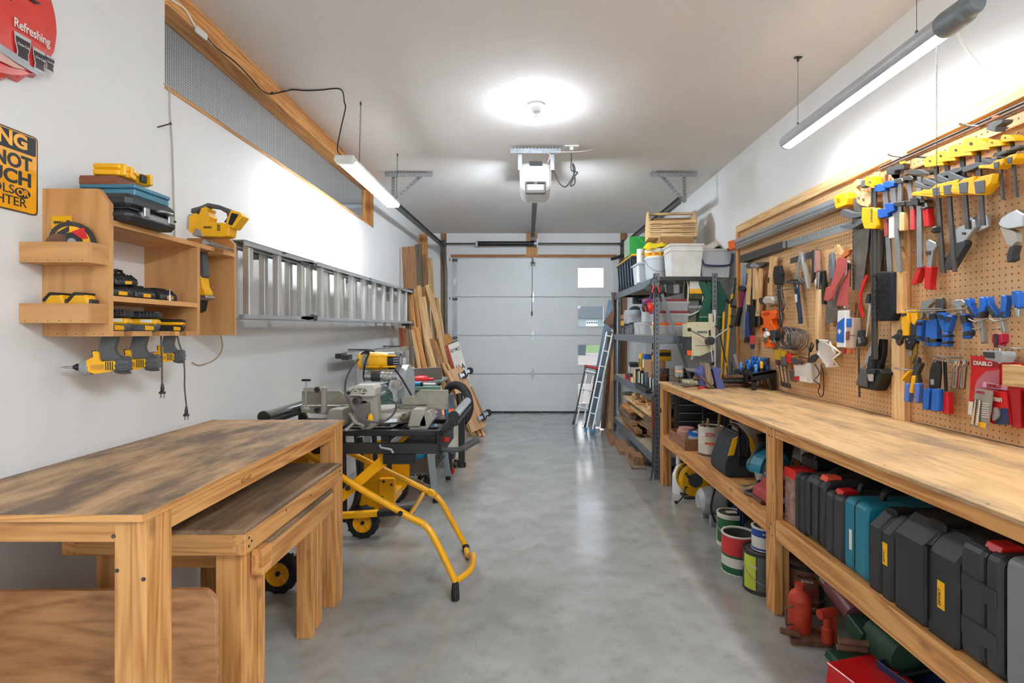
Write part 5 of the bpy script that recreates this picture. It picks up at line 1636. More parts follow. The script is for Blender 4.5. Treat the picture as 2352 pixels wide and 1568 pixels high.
# sign leans to the left like the boards behind it
T_, Bt = P(*ZL((440, 925))[0], 6.75), P(*ZL((560, 1330))[0], 6.6)
z_ = (T_ - Bt).normalized()
y_ = (Vector((.2, 1, 0)) - z_ * z_.dot(Vector((.2, 1, 0)))).normalized()
sn.rotation_euler = Matrix((y_.cross(z_), y_, z_)).transposed().to_euler()
sn.location = T_
MB().box(-.0, .15, -.008, .008, -.62, 0).B('board', PAPER, sn)
MB().box(-.04, .0, -.014, .014, -.9, .0).B('side_frame', mat('red_brown_paint', (170, 72, 50), .5), sn)
MB().box(-.0, .15, -.01, .01, -.004, .006).B('top_edge', BLK2, sn)
text('lettering', 'KEYMO', .045, INK, sn, (.075, -.0092, -.1), width=.13, bold=.001)
text('lettering', 'LLA', .07, INK, sn, (.08, -.0092, -.34), width=.12, bold=.002)
# caster dolly leaning on edge
DL = thing('furniture_dolly', 'plywood furniture dolly on casters leaning against the lumber', 'dolly', P(1075, 905, 6.35))
T_, Bt = P(1042, 850, 6.4), P(1100, 990, 6.3)
z_ = (T_ - Bt).normalized()
y_ = (Vector((-.55, 1, 0)) - z_ * z_.dot(Vector((-.55, 1, 0)))).normalized()
DL.rotation_euler = Matrix((y_.cross(z_), y_, z_)).transposed().to_euler()
Ld = (T_ - Bt).length
DL.location = (T_ + Bt) / 2 + Vector((0, 0, .02))
MB().box(-.1, .1, -.012, .012, -Ld / 2, Ld / 2, .003).B('deck', wood('tan_panel', (176, 128, 84), (204, 158, 112), 'z', ring=5), DL)
for x, z in ((.02, Ld / 2 - .12), (.1, Ld / 2 - .1), (.03, -Ld / 2 + .12), (.11, -Ld / 2 + .14)):
 c = Vector((x + .05, -.05, z))
 f = MB().box(x, x + .012, -.06, .0, z - .04, z + .04, .003).box(x + .01, x + .06, -.054, -.05, z - .02, z + .02).box(x + .01, x + .06, -.026, -.022, z - .02, z + .02)
 o = f.B('caster', GALV, DL)
 MB().lathe([(.0, -.014), (.04, -.014), (.044, 0), (.04, .014), (.0, .014)], (x + .07, -.038, z), 18, 'y').B('caster_wheel', RUBR, o)
# ================================================================ steel rack at the far right
def FR(yaw, roll=0):
 return (Matrix.Rotation(yaw, 3, 'Z') @ Matrix.Rotation(PI / 2, 3, 'X') @ Matrix.Rotation(roll, 3, 'Z')).to_euler()
RK = thing('steel_rack', 'grey boltless steel shelving rack loaded with tools beside the bench', 'shelving', (1.36, 5.6, 0))
RX0, RX1, RY0, RY1 = 1.085, 1.63, 4.5, 6.7
LV = (.19, .74, 1.25, 1.76)
for x, sx in ((RX0, 1), (RX1, -1)):
 for y, sy in ((RY0, 1), (RY1, -1)):
  a, b = sorted((x, x + sx * .045))
  c, d = sorted((y, y + sy * .045))
  m = MB().box(a, b, y if sy > 0 else y - .003, y + .003 if sy > 0 else y, 0, 1.785)
  m.box(x if sx > 0 else x - .003, x + .003 if sx > 0 else x, c, d, 0, 1.785)
  u = wp('upright', m, GSTEEL, RK)
  k = MB()
  for i in range(42):
   z = .06 + i * .041
   k.box(x + sx * .018, x + sx * .026, y - sy * .0006, y, z, z + .018)
   k.box(x - sx * .0006, x, y + sy * .018, y + sy * .026, z, z + .018)
  kk = k.B('keyhole', HOLE, u)
  kk['kind'] = 'stuff'
for z in LV:
 for x in (RX0 + .004, RX1 - .02):
  wp('beam', MB().box(x, x + .016, RY0 + .004, RY1 - .004, z - .075, z - .005, .003), GSTEEL, RK)
 for y in (RY0 + .004, RY1 - .02):
  wp('beam', MB().box(RX0 + .02, RX1 - .02, y, y + .016, z - (.075 if z < 1.7 else .04), z - .005, .003), GSTEEL if z < 1.7 else BLK2, RK)
 wp('shelf_board', MB().box(RX0 + .02, RX1 - .02, RY0 + .02, RY1 - .02, z - .012, z, .001), mat('particle_board', (176, 160, 138), .8, var=.15, scale=60), RK)
wp('diagonal_brace', MB().beam((1.14, 4.485, 1.62), (1.385, 4.475, .88), .028, .004, up=(0, 1, 0)), GSTEEL, RK)
def tub(name, label, cx, cy, z, w, d, h, m_, taper=.85, rim=.012, cat='bin', extra=None, lid=None, rz=0):
 t = thing(name, label, cat, (cx, cy, z), rz)
 a, b, c, e = w / 2 * taper, d / 2 * taper, w / 2, d / 2
 o = [(-a, -b, 0), (a, -b, 0), (a, b, 0), (-a, b, 0), (-c, -e, h), (c, -e, h), (c, e, h), (-c, e, h)]
 k = .006
 i = [(-a + k, -b + k, k), (a - k, -b + k, k), (a - k, b - k, k), (-a + k, b - k, k), (-c + k, -e + k, h), (c - k, -e + k, h), (c - k, e - k, h), (-c + k, e - k, h)]
 m = MB().add(o + i, [(3, 2, 1, 0), (0, 1, 5, 4), (1, 2, 6, 5), (2, 3, 7, 6), (3, 0, 4, 7), (8, 9, 10, 11), (12, 13, 9, 8), (13, 14, 10, 9), (14, 15, 11, 10), (15, 12, 8, 11), (4, 5, 13, 12), (5, 6, 14, 13), (6, 7, 15, 14), (7, 4, 12, 15)])
 m.B('tub', m_, t)
 r = MB()
 for x0, x1, y0, y1 in ((-c - rim, c + rim, -e - rim, -e), (-c - rim, c + rim, e, e + rim), (-c - rim, -c, -e, e), (c, c + rim, -e, e)):
  r.box(x0, x1, y0, y1, h - .018, h, .002)
 r.B('rim', m_, t)
 if lid:
  MB().box(-c - rim, c + rim, -e - rim, e + rim, h, h + .02, .005).B('lid', lid, t)
 return t
# ---- top shelf
z = LV[3] + .001
t = tub('storage_tote', 'long black storage tote with yellow lid on the rack top', 1.31, 6.05, z, .40, .95, .33, BLK2, .9, lid=YEL)
m = MB()
for i in range(6):
 y = -.4 + i * .16
 m.add([(-.185, y - .03, .02), (-.185, y + .03, .02), (-.206, y + .03, .31), (-.206, y - .03, .31)], [(0, 1, 2, 3)])
 m.beam((-.19, y, .02), (-.209, y, .31), .035, .012, .004, up=(1, 0, 0))
m.B('side_rib', mat('blue_black_plastic', (44, 58, 74), .3), t)['kind'] = 'stuff'
t = thing('green_carton', 'bright green carton standing on the storage tote', 'box', (1.24, 5.8, z + .352))
MB().box(-.15, .17, -.15, .15, 0, .2, .002).B('carton', GRNB, t)
MB().box(-.152, -.149, -.15, .15, 0, .2).B('side_panel', mat('grey_green_card', (150, 160, 140), .7), t)
MB().pr([(-.1, .0), (-.09, .0), (.12, .2), (.11, .2)], -.152, -.15).pr([(.13, 0), (.14, 0), (-.06, .2), (-.07, .2)], -.152, -.15).B('print_lines', mat('pale_green_print', (90, 180, 100), .6), t)
t = thing('black_spray_gun', 'black gun-shaped tool lying on the far end of the tote', 'tool', (1.16, 6.35, z + .353))
MB().tube([(-.16, 0, .05), (-.02, 0, .09), (.1, .0, .1)], [.018, .022, .02], 10).B('barrel', BLK, t)
MB().beam((.03, 0, .08), (.02, 0, .0), .04, .03, .006, up=(0, 1, 0)).B('grip', BLK, t)
t = tub('clear_tub', 'clear plastic tub holding white paper rolls on the rack', 1.175, 5.27, z, .19, .32, .2, FROST, .86)
for i, (x, y) in enumerate(((-.06, -.08), (.05, -.06))):
 p = Vector(t.location)
 solo('paper_roll', MB().lathe([(.0, .33), (.014, .33), (.014, .325), (.038, .33), (.04, .325), (.04, 0), (.0, 0)], n=18), PAPER, ('white paper roll standing in the clear tub, aisle side', 'white paper roll standing in the clear tub beside the round pail')[i], 'paper roll', (p.x + x, p.y + y, z + .01), group='paper rolls in the tub')
pc = (1.214, 4.95)
t = thing('plastic_pail', 'round clear pail with yellow label band on the rack corner', 'pail', (pc[0], pc[1], z))
MB().lathe([(.0, .002), (.092, .002), (.098, .02), (.112, .19), (.115, .2), (.118, .2), (.118, .215), (.112, .215), (.109, .19), (.094, .01), (.0, .01)], n=28).B('outer_pail', FROST, t)
MB().lathe([(.108, .2), (.112, .28), (.113, .295), (.107, .295), (.103, .2)], n=28).B('inner_pail', WHT, t)
MB().lathe([(.1105, .225), (.1135, .262)], n=28).B('label_band', YEL, t)
for k in range(4):
 a = -PI / 2 - .8 + k * .55
 text('lettering', '200', .018, mat('red_print', (190, 60, 30), .6), t, (.1145 * math.cos(a), .1145 * math.sin(a), .243), rot=FR(a + PI / 2), width=.036, bold=.0006)
MB().tube([(.118 * math.cos(a), .118 * math.sin(a), .2 - .12 * math.sin((a - PI) )) for a in [PI + PI * i / 12 for i in range(13)]], .003, 5).B('bail', STEEL, t)
def rag(name, label, loc, w, d, h, m_, seed, cat='cloth'):
 r = random.Random(seed)
 n = 12
 ph = [r.uniform(0, 6) for _ in range(4)]
 vs = []
 for i in range(n):
  for j in range(n):
   u, v = i / (n - 1) * 2 - 1, j / (n - 1) * 2 - 1
   e = max(0, 1 - (u * u + v * v) * .62)
   zz = h * (e ** .7) * (.72 + .28 * math.sin(4.2 * u + ph[0] + 2 * v) * math.cos(3.7 * v + ph[1])) + .05 * h * math.sin(9 * u + ph[2]) * math.sin(8 * v + ph[3])
   vs.append((u * w / 2 * (1 + .06 * math.sin(5 * v + ph[2])), v * d / 2 * (1 + .06 * math.sin(5 * u)), max(0.001, zz)))
 fs = [(i * n + j, (i + 1) * n + j, (i + 1) * n + j + 1, i * n + j + 1) for i in range(n - 1) for j in range(n - 1)]
 m = MB().add(vs, fs, True)
 m.add([(x, y, max(-.002, zz - .006)) for x, y, zz in vs], [f[::-1] for f in fs], True)
 return solo(name, m, m_, label, cat, loc)
rag('yellow_rag', 'crumpled yellow rag heaped on the round pail', (pc[0] + .0, pc[1], z + .27), .24, .24, .12, mat('yellow_cloth', (240, 205, 30), .9), 3)
t = tub('white_bin', 'large white plastic bin in the middle of the rack top', 1.385, 4.685, z, .285, .25, .29, WHT, .86, .008)
MB().box(-.146, .146, -.13, .13, .225, .235, .002).B('bin_band', WHT, t)
rag('navy_cloth', 'folded navy cloth peeking out of the white bin', (1.40, 4.73, z + .25), .2, .12, .075, mat('navy_cloth', (40, 58, 92), .9), 5)
t = tub('clear_bin', 'clear plastic bin with blue carrying handle on the rack top', 1.655, 4.74, z, .27, .28, .25, FROST, .88)
MB().tube(bez([(-.14, -.15, .2), (-.13, -.165, .14), (-.09, -.17, .1), (.09, -.17, .1), (.13, -.165, .14), (.14, -.15, .2)], 4), .009, 8).B('handle', NAVY, t)
MB().box(-.08, .08, -.08, .1, .13, .18, .02).B('contents', mat('cream_pads', (222, 214, 180), .8), t)
rag('cream_cloth', 'crumpled cream cloth spilling from the clear bin', (1.655, 4.75, z + .2), .26, .26, .17, CLOTH, 11)
t = thing('cardboard_box', 'brown cardboard box under the slatted wooden caddy', 'box', (1.41, 5.28, z))
MB().box(-.125, .21, -.18, .2, 0, .445, .002).B('carton', CARD, t)
MB().box(-.125, .21, -.182, -.178, .3, .302).B('flap_seam', mat('dark_card', (130, 92, 58), .8), t)
# slatted caddy
CR = thing('wooden_caddy', 'slatted blond wooden caddy on top of the cardboard box', 'caddy', (1.43, 5.26, z + .446), -.10)
ep = [(-.14, 0), (.14, 0), (.14, .15), (.03, .285), (-.03, .285), (-.14, .15)]
for x in (-.235, .22):
 MB().pr(ep, x, x + .015, 'x').B('end_panel', LWDZ, CR)
for k in range(4):
 zz = .008 + k * .042
 for y in (-.142, .13):
  MB().box(-.222, .222, y, y + .01, zz, zz + .036, .001).B('slat', LWDX, CR)
MB().box(-.22, .22, -.132, .132, 0, .01).B('base', LWDX, CR)
MB().cyl((-.235, 0, .262), (.235, 0, .262), .014, n=10).B('handle_bar', LWDX, CR)
m = MB()
for zz in (.026, .068, .11, .14):
 m.box(-.21, -.11, -.1432, -.1418, zz, zz + .004).box(.09, .21, -.1432, -.1418, zz, zz + .004)
m.B('slot', mat('slot_brown', (96, 66, 40), .8), CR)['kind'] = 'stuff'
solo('brown_carton', MB().box(-.18, .18, -.1, .1, 0, .19, .002), mat('brown_card', (140, 100, 64), .8), 'brown carton sitting inside the slatted caddy', 'box', (1.43, 5.27, z + .458), -.10)
# ---- second level
z = LV[2] + .001
CB_ = []
for i, (h, lm, lab) in enumerate(((.085, ORG, 'clear storage box with orange lid lowest by the rack upright'), (.085, mat('dark_red_plastic', (150, 40, 55), .45), 'clear storage box with dark red lid, middle of the stack'), (.085, mat('dark_red_plastic'), 'clear storage box with dark red lid, top of the stack'))):
 zz = z + i * .105
 t = tub('storage_box', lab, 1.27, 4.72, zz, .27, .3, h, CLEAR, .93, .006, 'storage box', lid=lm)
 t['group'] = 'clear boxes stacked by the rack upright'
 m = MB()
 r = random.Random(i)
 for k in range(9):
  x, y = r.uniform(-.1, .1), r.uniform(-.11, .11)
  m.obox((x, y, .03), (.04, .05, .035), (r.random(), r.random(), r.random()), .004)
 m.B('contents', mat('box_contents', (150, 120, 105), .7, var=.4, scale=20), t)['kind'] = 'stuff'
for i, (x, y, c, lab) in enumerate(((1.16, 5.05, CLEAR, 'clear box with drawers under the purple one'), (1.16, 5.32, CLEAR, 'clear crate of screws at the back of level two'))):
 t = tub('parts_bin', lab, x, y, z, .13, .2, .1, CLEAR, .94, .004, 'storage box', lid=FROST)
t = tub('parts_bin', 'clear box with pink lid on the second rack level', 1.16, 5.02, z + .125, .12, .18, .13, CLEAR, .94, .004, 'storage box', lid=PINK)
t = tub('parts_bin', 'small purple box on top of the pink-lidded one', 1.16, 5.02, z + .28, .1, .15, .04, mat('purple_plastic', (120, 60, 130), .45), .94, .004, 'storage box', lid=PINK)
def jar(name, label, x, y, z, r, h, body, lid, lab=None, cat='jar'):
 t = thing(name, label, cat, (x, y, z))
 MB().lathe([(.0, 0), (r * .95, 0), (r, .006), (r, h * .78), (r * .8, h * .84), (.0, h * .84)], n=16).B('body', body, t)
 MB().lathe([(.0, h), (r * .84, h), (r * .84, h * .84), (.0, h * .84)], n=16).B('lid', lid, t)
 if lab:
  MB().lathe([(r * 1.01, h * .2), (r * 1.01, h * .65)], n=16).B('label', lab, t)
 return t
jar('glue_bottle', 'white round bottle with yellow label on level two', 1.15, 4.68, z, .04, .14, WHT, WHT, YEL, 'bottle')
for i, (y, lab) in enumerate(((5.75, 'glass jar of screws standing next to the wooden tray'), (5.95, 'glass jar of nails behind the first jar'), (6.15, 'small glass jar near the leather apron'))):
 jar('screw_jar', lab, 1.14, y, z, .04, .13 - .02 * i, mat('jar_of_screws', (120, 122, 124), .3, .5, var=.5, scale=60), BLK2)
t = thing('wooden_tool_tray', 'small brown wooden tray on a yellow box, level two', 'tray', (1.17, 6.2, z + .18))
MB().box(-.06, .08, -.16, .16, 0, .012).box(-.06, -.05, -.16, .16, .012, .05).box(.07, .08, -.16, .16, .012, .05).B('tray', BRNY, t)
MB().box(-.05, .07, -.16, -.15, .012, .06).B('tray_end', BRNY, t)
t = thing('yellow_tool_box', 'black and yellow boxed tool under the wooden tray', 'box', (1.17, 6.2, z))
MB().box(-.06, .08, -.15, .15, 0, .18, .004).B('carton', BLK2, t)
MB().box(-.0615, -.06, -.12, .1, .1, .16).B('label', YEL, t)
t = thing('face_shield', 'clear and black face shield piled under the top shelf', 'face shield', (1.2, 5.9, z + .24))
MB().ball((0, 0, 0), .1, 16, 10, (.8, 1, .8)).B('shell', mat('dark_shell', (60, 62, 70), .3), t)
MB().lathe([(.105, -.12), (.11, -.02), (.1, .03)], (-.03, -.05, 0), 18).B('visor', CLEAR, t)
t = thing('tripod_bundle', 'bundle of black folded tripod legs under the top shelf', 'tripod', (1.2, 5.3, 1.6))
for i in range(3):
 MB().cyl((-.04 + .03 * i, -.7, .0 + .02 * (i % 2)), (.0 + .03 * i, .5, .03), .012, n=8).B('leg', BLK, t)
MB().ball((-.02, -.7, .01), .035, 10, 8).B('head', BLK, t)
MB().box(-.06, .08, .4, .44, -.015, .06, .004).B('strap', BLK2, t)
# near end of level two: motor, wire spool, green trays
t = thing('small_winch', 'grey and silver winch motor on the stacked clear boxes', 'winch', (1.27, 4.66, z + .36))
MB().box(-.09, .06, -.08, .08, 0, .09, .01).B('housing', LGRY, t)
MB().box(-.06, .0, -.09, -.08, .0, .1, .006).B('front_cover', BLK2, t)
MB().cyl((-.02, 0, .09), (-.02, 0, .12), .06, n=20).B('drum', mat('drum_grey', (190, 192, 192), .4), t)
MB().cyl((-.09, -.02, .05), (-.14, -.02, .05), .015, n=10).B('shaft', STEEL, t)
t = thing('wire_spool', 'spool rack with white metal side frames and paper label', 'spool', (1.455, 4.62, z))
for x in (-.062, .07):
 MB().tube([(x + .012 * (1 if x > 0 else -1) * abs(math.sin(a)), .0, .36 + .11 * math.cos(a)) if 0 else (x, .07 * math.sin(a), .38 + .12 * math.cos(a)) for a in [2 * PI * i / 20 for i in range(20)]], .007, 6, closed=True).B('side_hoop', WHT, t)
 MB().box(x - .006, x + .006, -.02, .02, 0, .27).B('frame_leg', WHT, t)
MB().cyl((-.058, 0, .38), (.066, 0, .38), .075, n=18).B('spool', mat('olive_spool', (110, 108, 80), .6, var=.3, scale=30), t)
MB().box(-.055, .062, -.085, -.078, .40, .47).B('paper_label', PAPER, t)
MB().box(-.055, .062, -.087, -.08, .36, .40).B('yellow_label', YEL, t)
MB().cyl((-.06, -.06, .24), (.07, -.06, .24), .02, n=12).B('roller', LGRY, t)
for k in range(2):
 MB().tube(bez([(-.06, -.04, .17 - k * .1), (.0, -.05, .19 - k * .1), (.1, -.05, .26 - k * .1)], 4), .008, 6).B('hanger_arm', WHT, t)
MB().box(-.05, .1, -.0, .06, .0, .2, .004).B('paper_stack', mat('olive_pack', (128, 132, 100), .7, var=.4, scale=18), t)
for i in range(3):
 t = thing('green_tray', ('dark green folded plastic tray nearest the wire spool', 'dark green folded plastic tray, middle of three', 'dark green folded plastic tray nearest the wall')[i], 'tray', (1.50 + i * .066, 4.55 + .007 * i, z + .05), group='green trays on the rack')
 pr = [(-.02, .42), (.03, .42), (.045, .39), (.1, .28), (.055, .12), (.05, 0), (-.02, 0), (-.015, .13), (.03, .27), (-.02, .39)]
 MB().pr(pr, -.03, .1, bev=.004).B('shell', GRN, t)
 MB().box(-.02, .05, -.034, -.03, .1, .112).B('edge_lip', mat('pale_green', (120, 160, 140), .5), t)
t = thing('yellow_caulk_bar', 'yellow bar clamp standing against the rear rack upright', 'clamp', (1.69, 4.46, .9))
MB().beam((-.01, 0, .0), (.035, 0, .62), .022, .02, .002).B('bar', YEL, t)
MB().beam((.03, 0, .62), (.0, 0, .66), .02, .02, .002).beam((.03, -.01, .6), (.1, -.01, .585), .015, .02, .002).B('jaw', BLK, t)
MB().beam((-.045, 0, -.05), (-.02, 0, .55), .012, .02, .002).B('second_bar', YEL, t)
MB().box(-.03, .03, -.03, .03, -.9, 0, .004).B('stand_post', GSTEEL, t)
# ear defenders on the near upright
def muffs(label, px, py, y, c1, c2, two=True, sz=.04):
 t = thing('ear_defenders', label, 'ear defenders', P(px, py, y), group='ear defenders hung on the rack')
 for sx in ((-1, 1) if two else (1,)):
  ox = sx * sz * 1.15 if two else 0
  MB().ball((ox, 0, 0), sz, 16, 10, (.95, .6, 1.05)).B('ear_cup', c1, t)
  MB().obox((ox - sx * sz * .55, -.012, .0), (.013, .03, sz * 1.7), (0, -sx * .25, 0), .004).B('band_clip', c2, t)
  MB().lathe([(sz * .6, 0), (sz * .95, .004), (sz * .95, .02), (sz * .6, .02)], (ox, .01, 0), 16, 'y').B('cushion', BLK, t)
 if two:
  MB().tube(bez([(-sz * 1.1, 0, sz), (-sz * .6, .02, sz * 2.1), (0, .02, sz * 2.4), (sz * .6, .02, sz * 2.1), (sz * 1.1, 0, sz)], 5), .005, 6, flat=.6).B('headband', BLK, t)
 else:
  MB().tube(bez([(-.02, .01, sz), (.015, .01, sz * 2.2), (.02, .02, sz * 3.2)], 5), .012, 6, flat=.4).B('headband', mat('purple_strap', (96, 48, 120), .5), t)
  MB().ball((-sz * .9, .02, .0), sz * .9, 14, 8, (.6, .6, 1)).B('far_cup', BLK2, t)
 return t
muffs('black ear defenders with red clips on the rack upright', 1505, 664, 4.42, mat('dark_cup', (62, 58, 60), .5), mat('red_clip', (210, 60, 50), .5))
muffs('red ear defenders hanging below the black pair', 1491, 706, 4.40, mat('bright_red_cup', (224, 48, 36), .35), BLK, False, .042)
# leather apron at the far upright
ap = ZM(1300, 640, 3.267)
q0 = P(1405, 690, 6.65)
m = MB()
for k in range(3):
 pr = [(a - .0, b) for a, b in [(P(px, py, 6.62 - .02 * k).x - q0.x, P(px, py, 6.62).z - q0.z) for px, py in ap((335 + 6 * k, 100), (352, 110), (368 - 4 * k, 240), (352, 385 - 20 * k), (318, 350), (275 + 15 * k, 330 - 8 * k), (315, 275), (350, 230))]]
 m.pr(pr, -.006 - .02 * k, .002 - .02 * k)
solo('leather_apron', m, mat('brown_leather', (126, 94, 76), .8), 'brown leather apron hanging at the far rack upright', 'apron', Vector((q0.x, 6.6, q0.z)))
# ---- third level: boxes and books
z = LV[1] + .001
def carton(name, label, x0, w, y, d, h, m_, band=None, cat='box', zz=None, tilt=0):
 t = thing(name, label, cat, (x0 + w / 2, y, z if zz is None else zz))
 if tilt:
  t.rotation_euler = (tilt, 0, 0)
 MB().box(-w / 2, w / 2, -d / 2, d / 2, 0, h, .003).B('carton', m_, t)
 if band:
  MB().box(-w / 2 - .0012, -w / 2, -d * .46, d * .46, h * .45, h * .8).B('label', band, t)
  MB().box(-w / 2 * .92, w / 2 * .92, -d / 2 - .0012, -d / 2, h * .45, h * .8).B('label', band, t)
 return t
carton('yellow_carton', 'tall bright yellow carton on rack level three', 1.14, .1, 5.36, .1, .24, YEL, mat('faded_print', (150, 120, 20), .6), zz=z + .07)
carton('blue_carton', 'tall blue carton next to the yellow carton', 1.15, .1, 5.22, .11, .24, mat('royal_blue_card', (28, 84, 170), .5), PAPER, zz=z + .07)
carton('brown_parts_carton', 'brown cardboard carton beside the near upright', 1.13, .14, 4.98, .28, .17, CARD, zz=z + .09)
carton('yellow_lidded_carton', 'yellow printed carton stacked behind the brown carton', 1.2, .14, 5.0, .2, .1, YEL, INK, zz=z + .262)
m = MB().ball((0, 0, .05), .075, 12, 8, (1, 1.1, .75))
solo('plastic_bag', m, mat('yellowish_bag', (214, 190, 130), .4), 'knotted translucent yellow bag on rack level three', 'bag', (1.2, 5.75, z + .075))
carton('black_binder', 'black binder leaning at the front of level three', 1.1, .1, 5.72, .1, .2, BLK2, PAPER, 'binder', tilt=.12)
for i in range(9):
 y = 5.5 - i * .07
 c = (YEL, PAPER, BLK2, mat('olive_book', (120, 124, 70), .6), PAPER, BLK, PAPER, BLK2, mat('blue_grey_book', (96, 110, 130), .6))[i]
 o = solo('manual', MB().box(-.05, .05, -.014, .014, 0, .13 + .012 * (i % 3), .001), c, ('yellow', 'white', 'charcoal', 'olive', 'cream', 'black', 'pale', 'dark grey', 'blue-grey')[i] + ' thin manual standing in the row on level three', 'book', (1.15, y, z), RND.uniform(-.1, .1), group='manuals on level three')
for i, (y, c, lab) in enumerate(((5.9, RED, 'small red tin at the front of level three'), (5.62, mat('orange_tin', (220, 110, 40), .4), 'small orange tin beside the binder'), (5.55, PAPER, 'small white tin beside the orange one'))):
 jar('small_tin', lab, 1.115, y, z, .025, .06, c, DSTEEL, None, 'tin')
for i in range(6):
 solo('spray_bottle', MB().lathe([(.0, 0), (.026, 0), (.028, .1), (.012, .125), (.012, .15), (.0, .15)], n=12), (PAPER, BLK2, PAPER, BLK, WHT, mat('olive_bottle', (110, 112, 60), .4))[i],
 ('white bottle far in the row by the dark tray', 'charcoal bottle in the row by the dark tray', 'cream bottle in the row by the dark tray', 'black bottle in the row by the dark tray', 'glossy white bottle near the upright', 'olive glass bottle nearest the upright')[i], 'bottle', (1.15, 4.98 - i * .062, z), group='bottles by the dark tray')
t = tub('dark_tray', 'shallow dark grey tray at the edge of level three', 1.10, 4.85, z - .012, .05, .5, .05, BLK2, .9, .004, 'tray')
t.location.x = 1.06
t = tub('dark_bucket', 'dark grey bucket at the near end of level three', 1.33, 4.66, z, .24, .24, .2, BLK2, .85, .008, 'bucket')
tub('light_blue_bin', 'small blue-grey bin inside the near end of the rack', 1.28, 4.58, z + .0, .12, .1, .1, LGRY, .95, .004)
tub('brown_crock', 'brown crock standing by the near upright on level three', 1.165, 4.6, z, .08, .1, .16, mat('brown_crock', (120, 64, 44), .6), .9, .004, 'crock')
# ---- bottom level: off-cuts
z = LV[0] + .001
R2 = random.Random(21)
specs = []
for i in range(34):
 L_ = R2.uniform(.5, 1.5)
 k = i // 4
 specs.append((1.16 + (i % 4) * .105 + R2.uniform(-.02, .02), R2.uniform(4.55 + L_ / 2, 6.6 - L_ / 2), k * .042, L_))
for i, (x, y, dz, L_) in enumerate(specs):
 w, h = R2.choice(((.09, .038), (.09, .038), (.14, .02), (.06, .038)))
 solo('offcut_plank', MB().box(-w / 2, w / 2, -L_ / 2, L_ / 2, 0, h, .002), R2.choice((BRNY, LWDY, BRNY, PINEY, wood('weathered_lumber', (96, 84, 72), (140, 124, 104), 'y', ring=12, knots=.4))),
 'plank off-cut on the lowest rack shelf, ' + ('bottom', 'second', 'third', 'fourth', 'fifth', 'sixth', 'seventh', 'eighth', 'top')[i // 4] + ' layer, ' + ('nearest the aisle', 'second from the aisle', 'third from the aisle', 'nearest the wall')[i % 4], 'lumber', (x, y, z + dz), R2.uniform(-.05, .05), group='off-cuts on the lowest rack shelf')
for i in range(18):
 solo('offcut_block', MB().obox((0, 0, 0), (R2.uniform(.12, .26), R2.uniform(.05, .09), R2.uniform(.018, .038)), (R2.uniform(-.25, .25), R2.uniform(-.2, .2), 0), .002), R2.choice((LWDX, LWDX, PINEX)),
 'pale short off-cut lying on the plank pile', 'lumber', (1.15 + R2.uniform(0, .2), R2.uniform(4.75, 5.6), z + .355 + .022 * (i % 5)), R2.uniform(-.5, .5), group='short off-cuts on the plank pile')
for i in range(14):
 solo('thin_slat', MB().box(-.03, .03, -.3, .3, 0, .009), GRYZ if i % 3 else BRNZ, 'thin slat in the bundle by the near upright, ' + ('lowest', 'second', 'third', 'fourth', 'fifth', 'sixth', 'seventh', 'eighth', 'ninth', 'tenth', 'eleventh', 'twelfth', 'thirteenth', 'top')[i] + ' of fourteen', 'lumber', (1.14 + .004 * (i % 3), 4.84, z + .17 + i * .0125), R2.uniform(-.04, .04), group='thin slats in the bundle')
for i, (x, y, L_, w, h, m_) in enumerate(((.985, 6.25, .8, .09, .038, BRNY), (1.02, 5.7, .6, .12, .04, BRNY), (1.03, 5.0, .35, .14, .02, wood('weathered_lumber', (96, 84, 72), (140, 124, 104), 'y', ring=12, knots=.4)), (1.04, 5.32, .3, .09, .075, BRNY), (1.045, 5.02, .22, .09, .075, BRNY))):
 zz = 0 if i != 4 else .021
 solo('floor_plank', MB().box(-w / 2, w / 2, -L_ / 2, L_ / 2, 0, h, .002), m_, ('long brown plank on the floor at the far foot of the rack', 'wide brown plank on the floor before the rack', 'thin grey plank on the floor nearest the bench', 'square brown block on the floor by the rack', 'square brown block resting on the thin grey plank')[i], 'lumber', (x, y, zz), -.06)
t = thing('pry_rod', 'long red and grey hooked iron rod leaning on the rack upright', 'crowbar', (1.06, 4.46, 0))
MB().tube([(-.012, .0, .03), (.0, 0, .1), (.004, .0, .45)], .008, 8).B('lower_shaft', DSTEEL, t)
MB().tube([(.004, 0, .45), (-.002, 0, .68)], .0105, 8).B('grip', mat('dull_red', (140, 50, 40), .6), t)
MB().tube(bez([(-.002, 0, .68), (.0, 0, .72), (.02, 0, .735), (.04, 0, .725)], 4), .008, 8).B('hook', DSTEEL, t)
MB().tube([(-.012, 0, .03), (-.03, -.01, .004)], [.008, .004], 8).B('tip', DSTEEL, t)
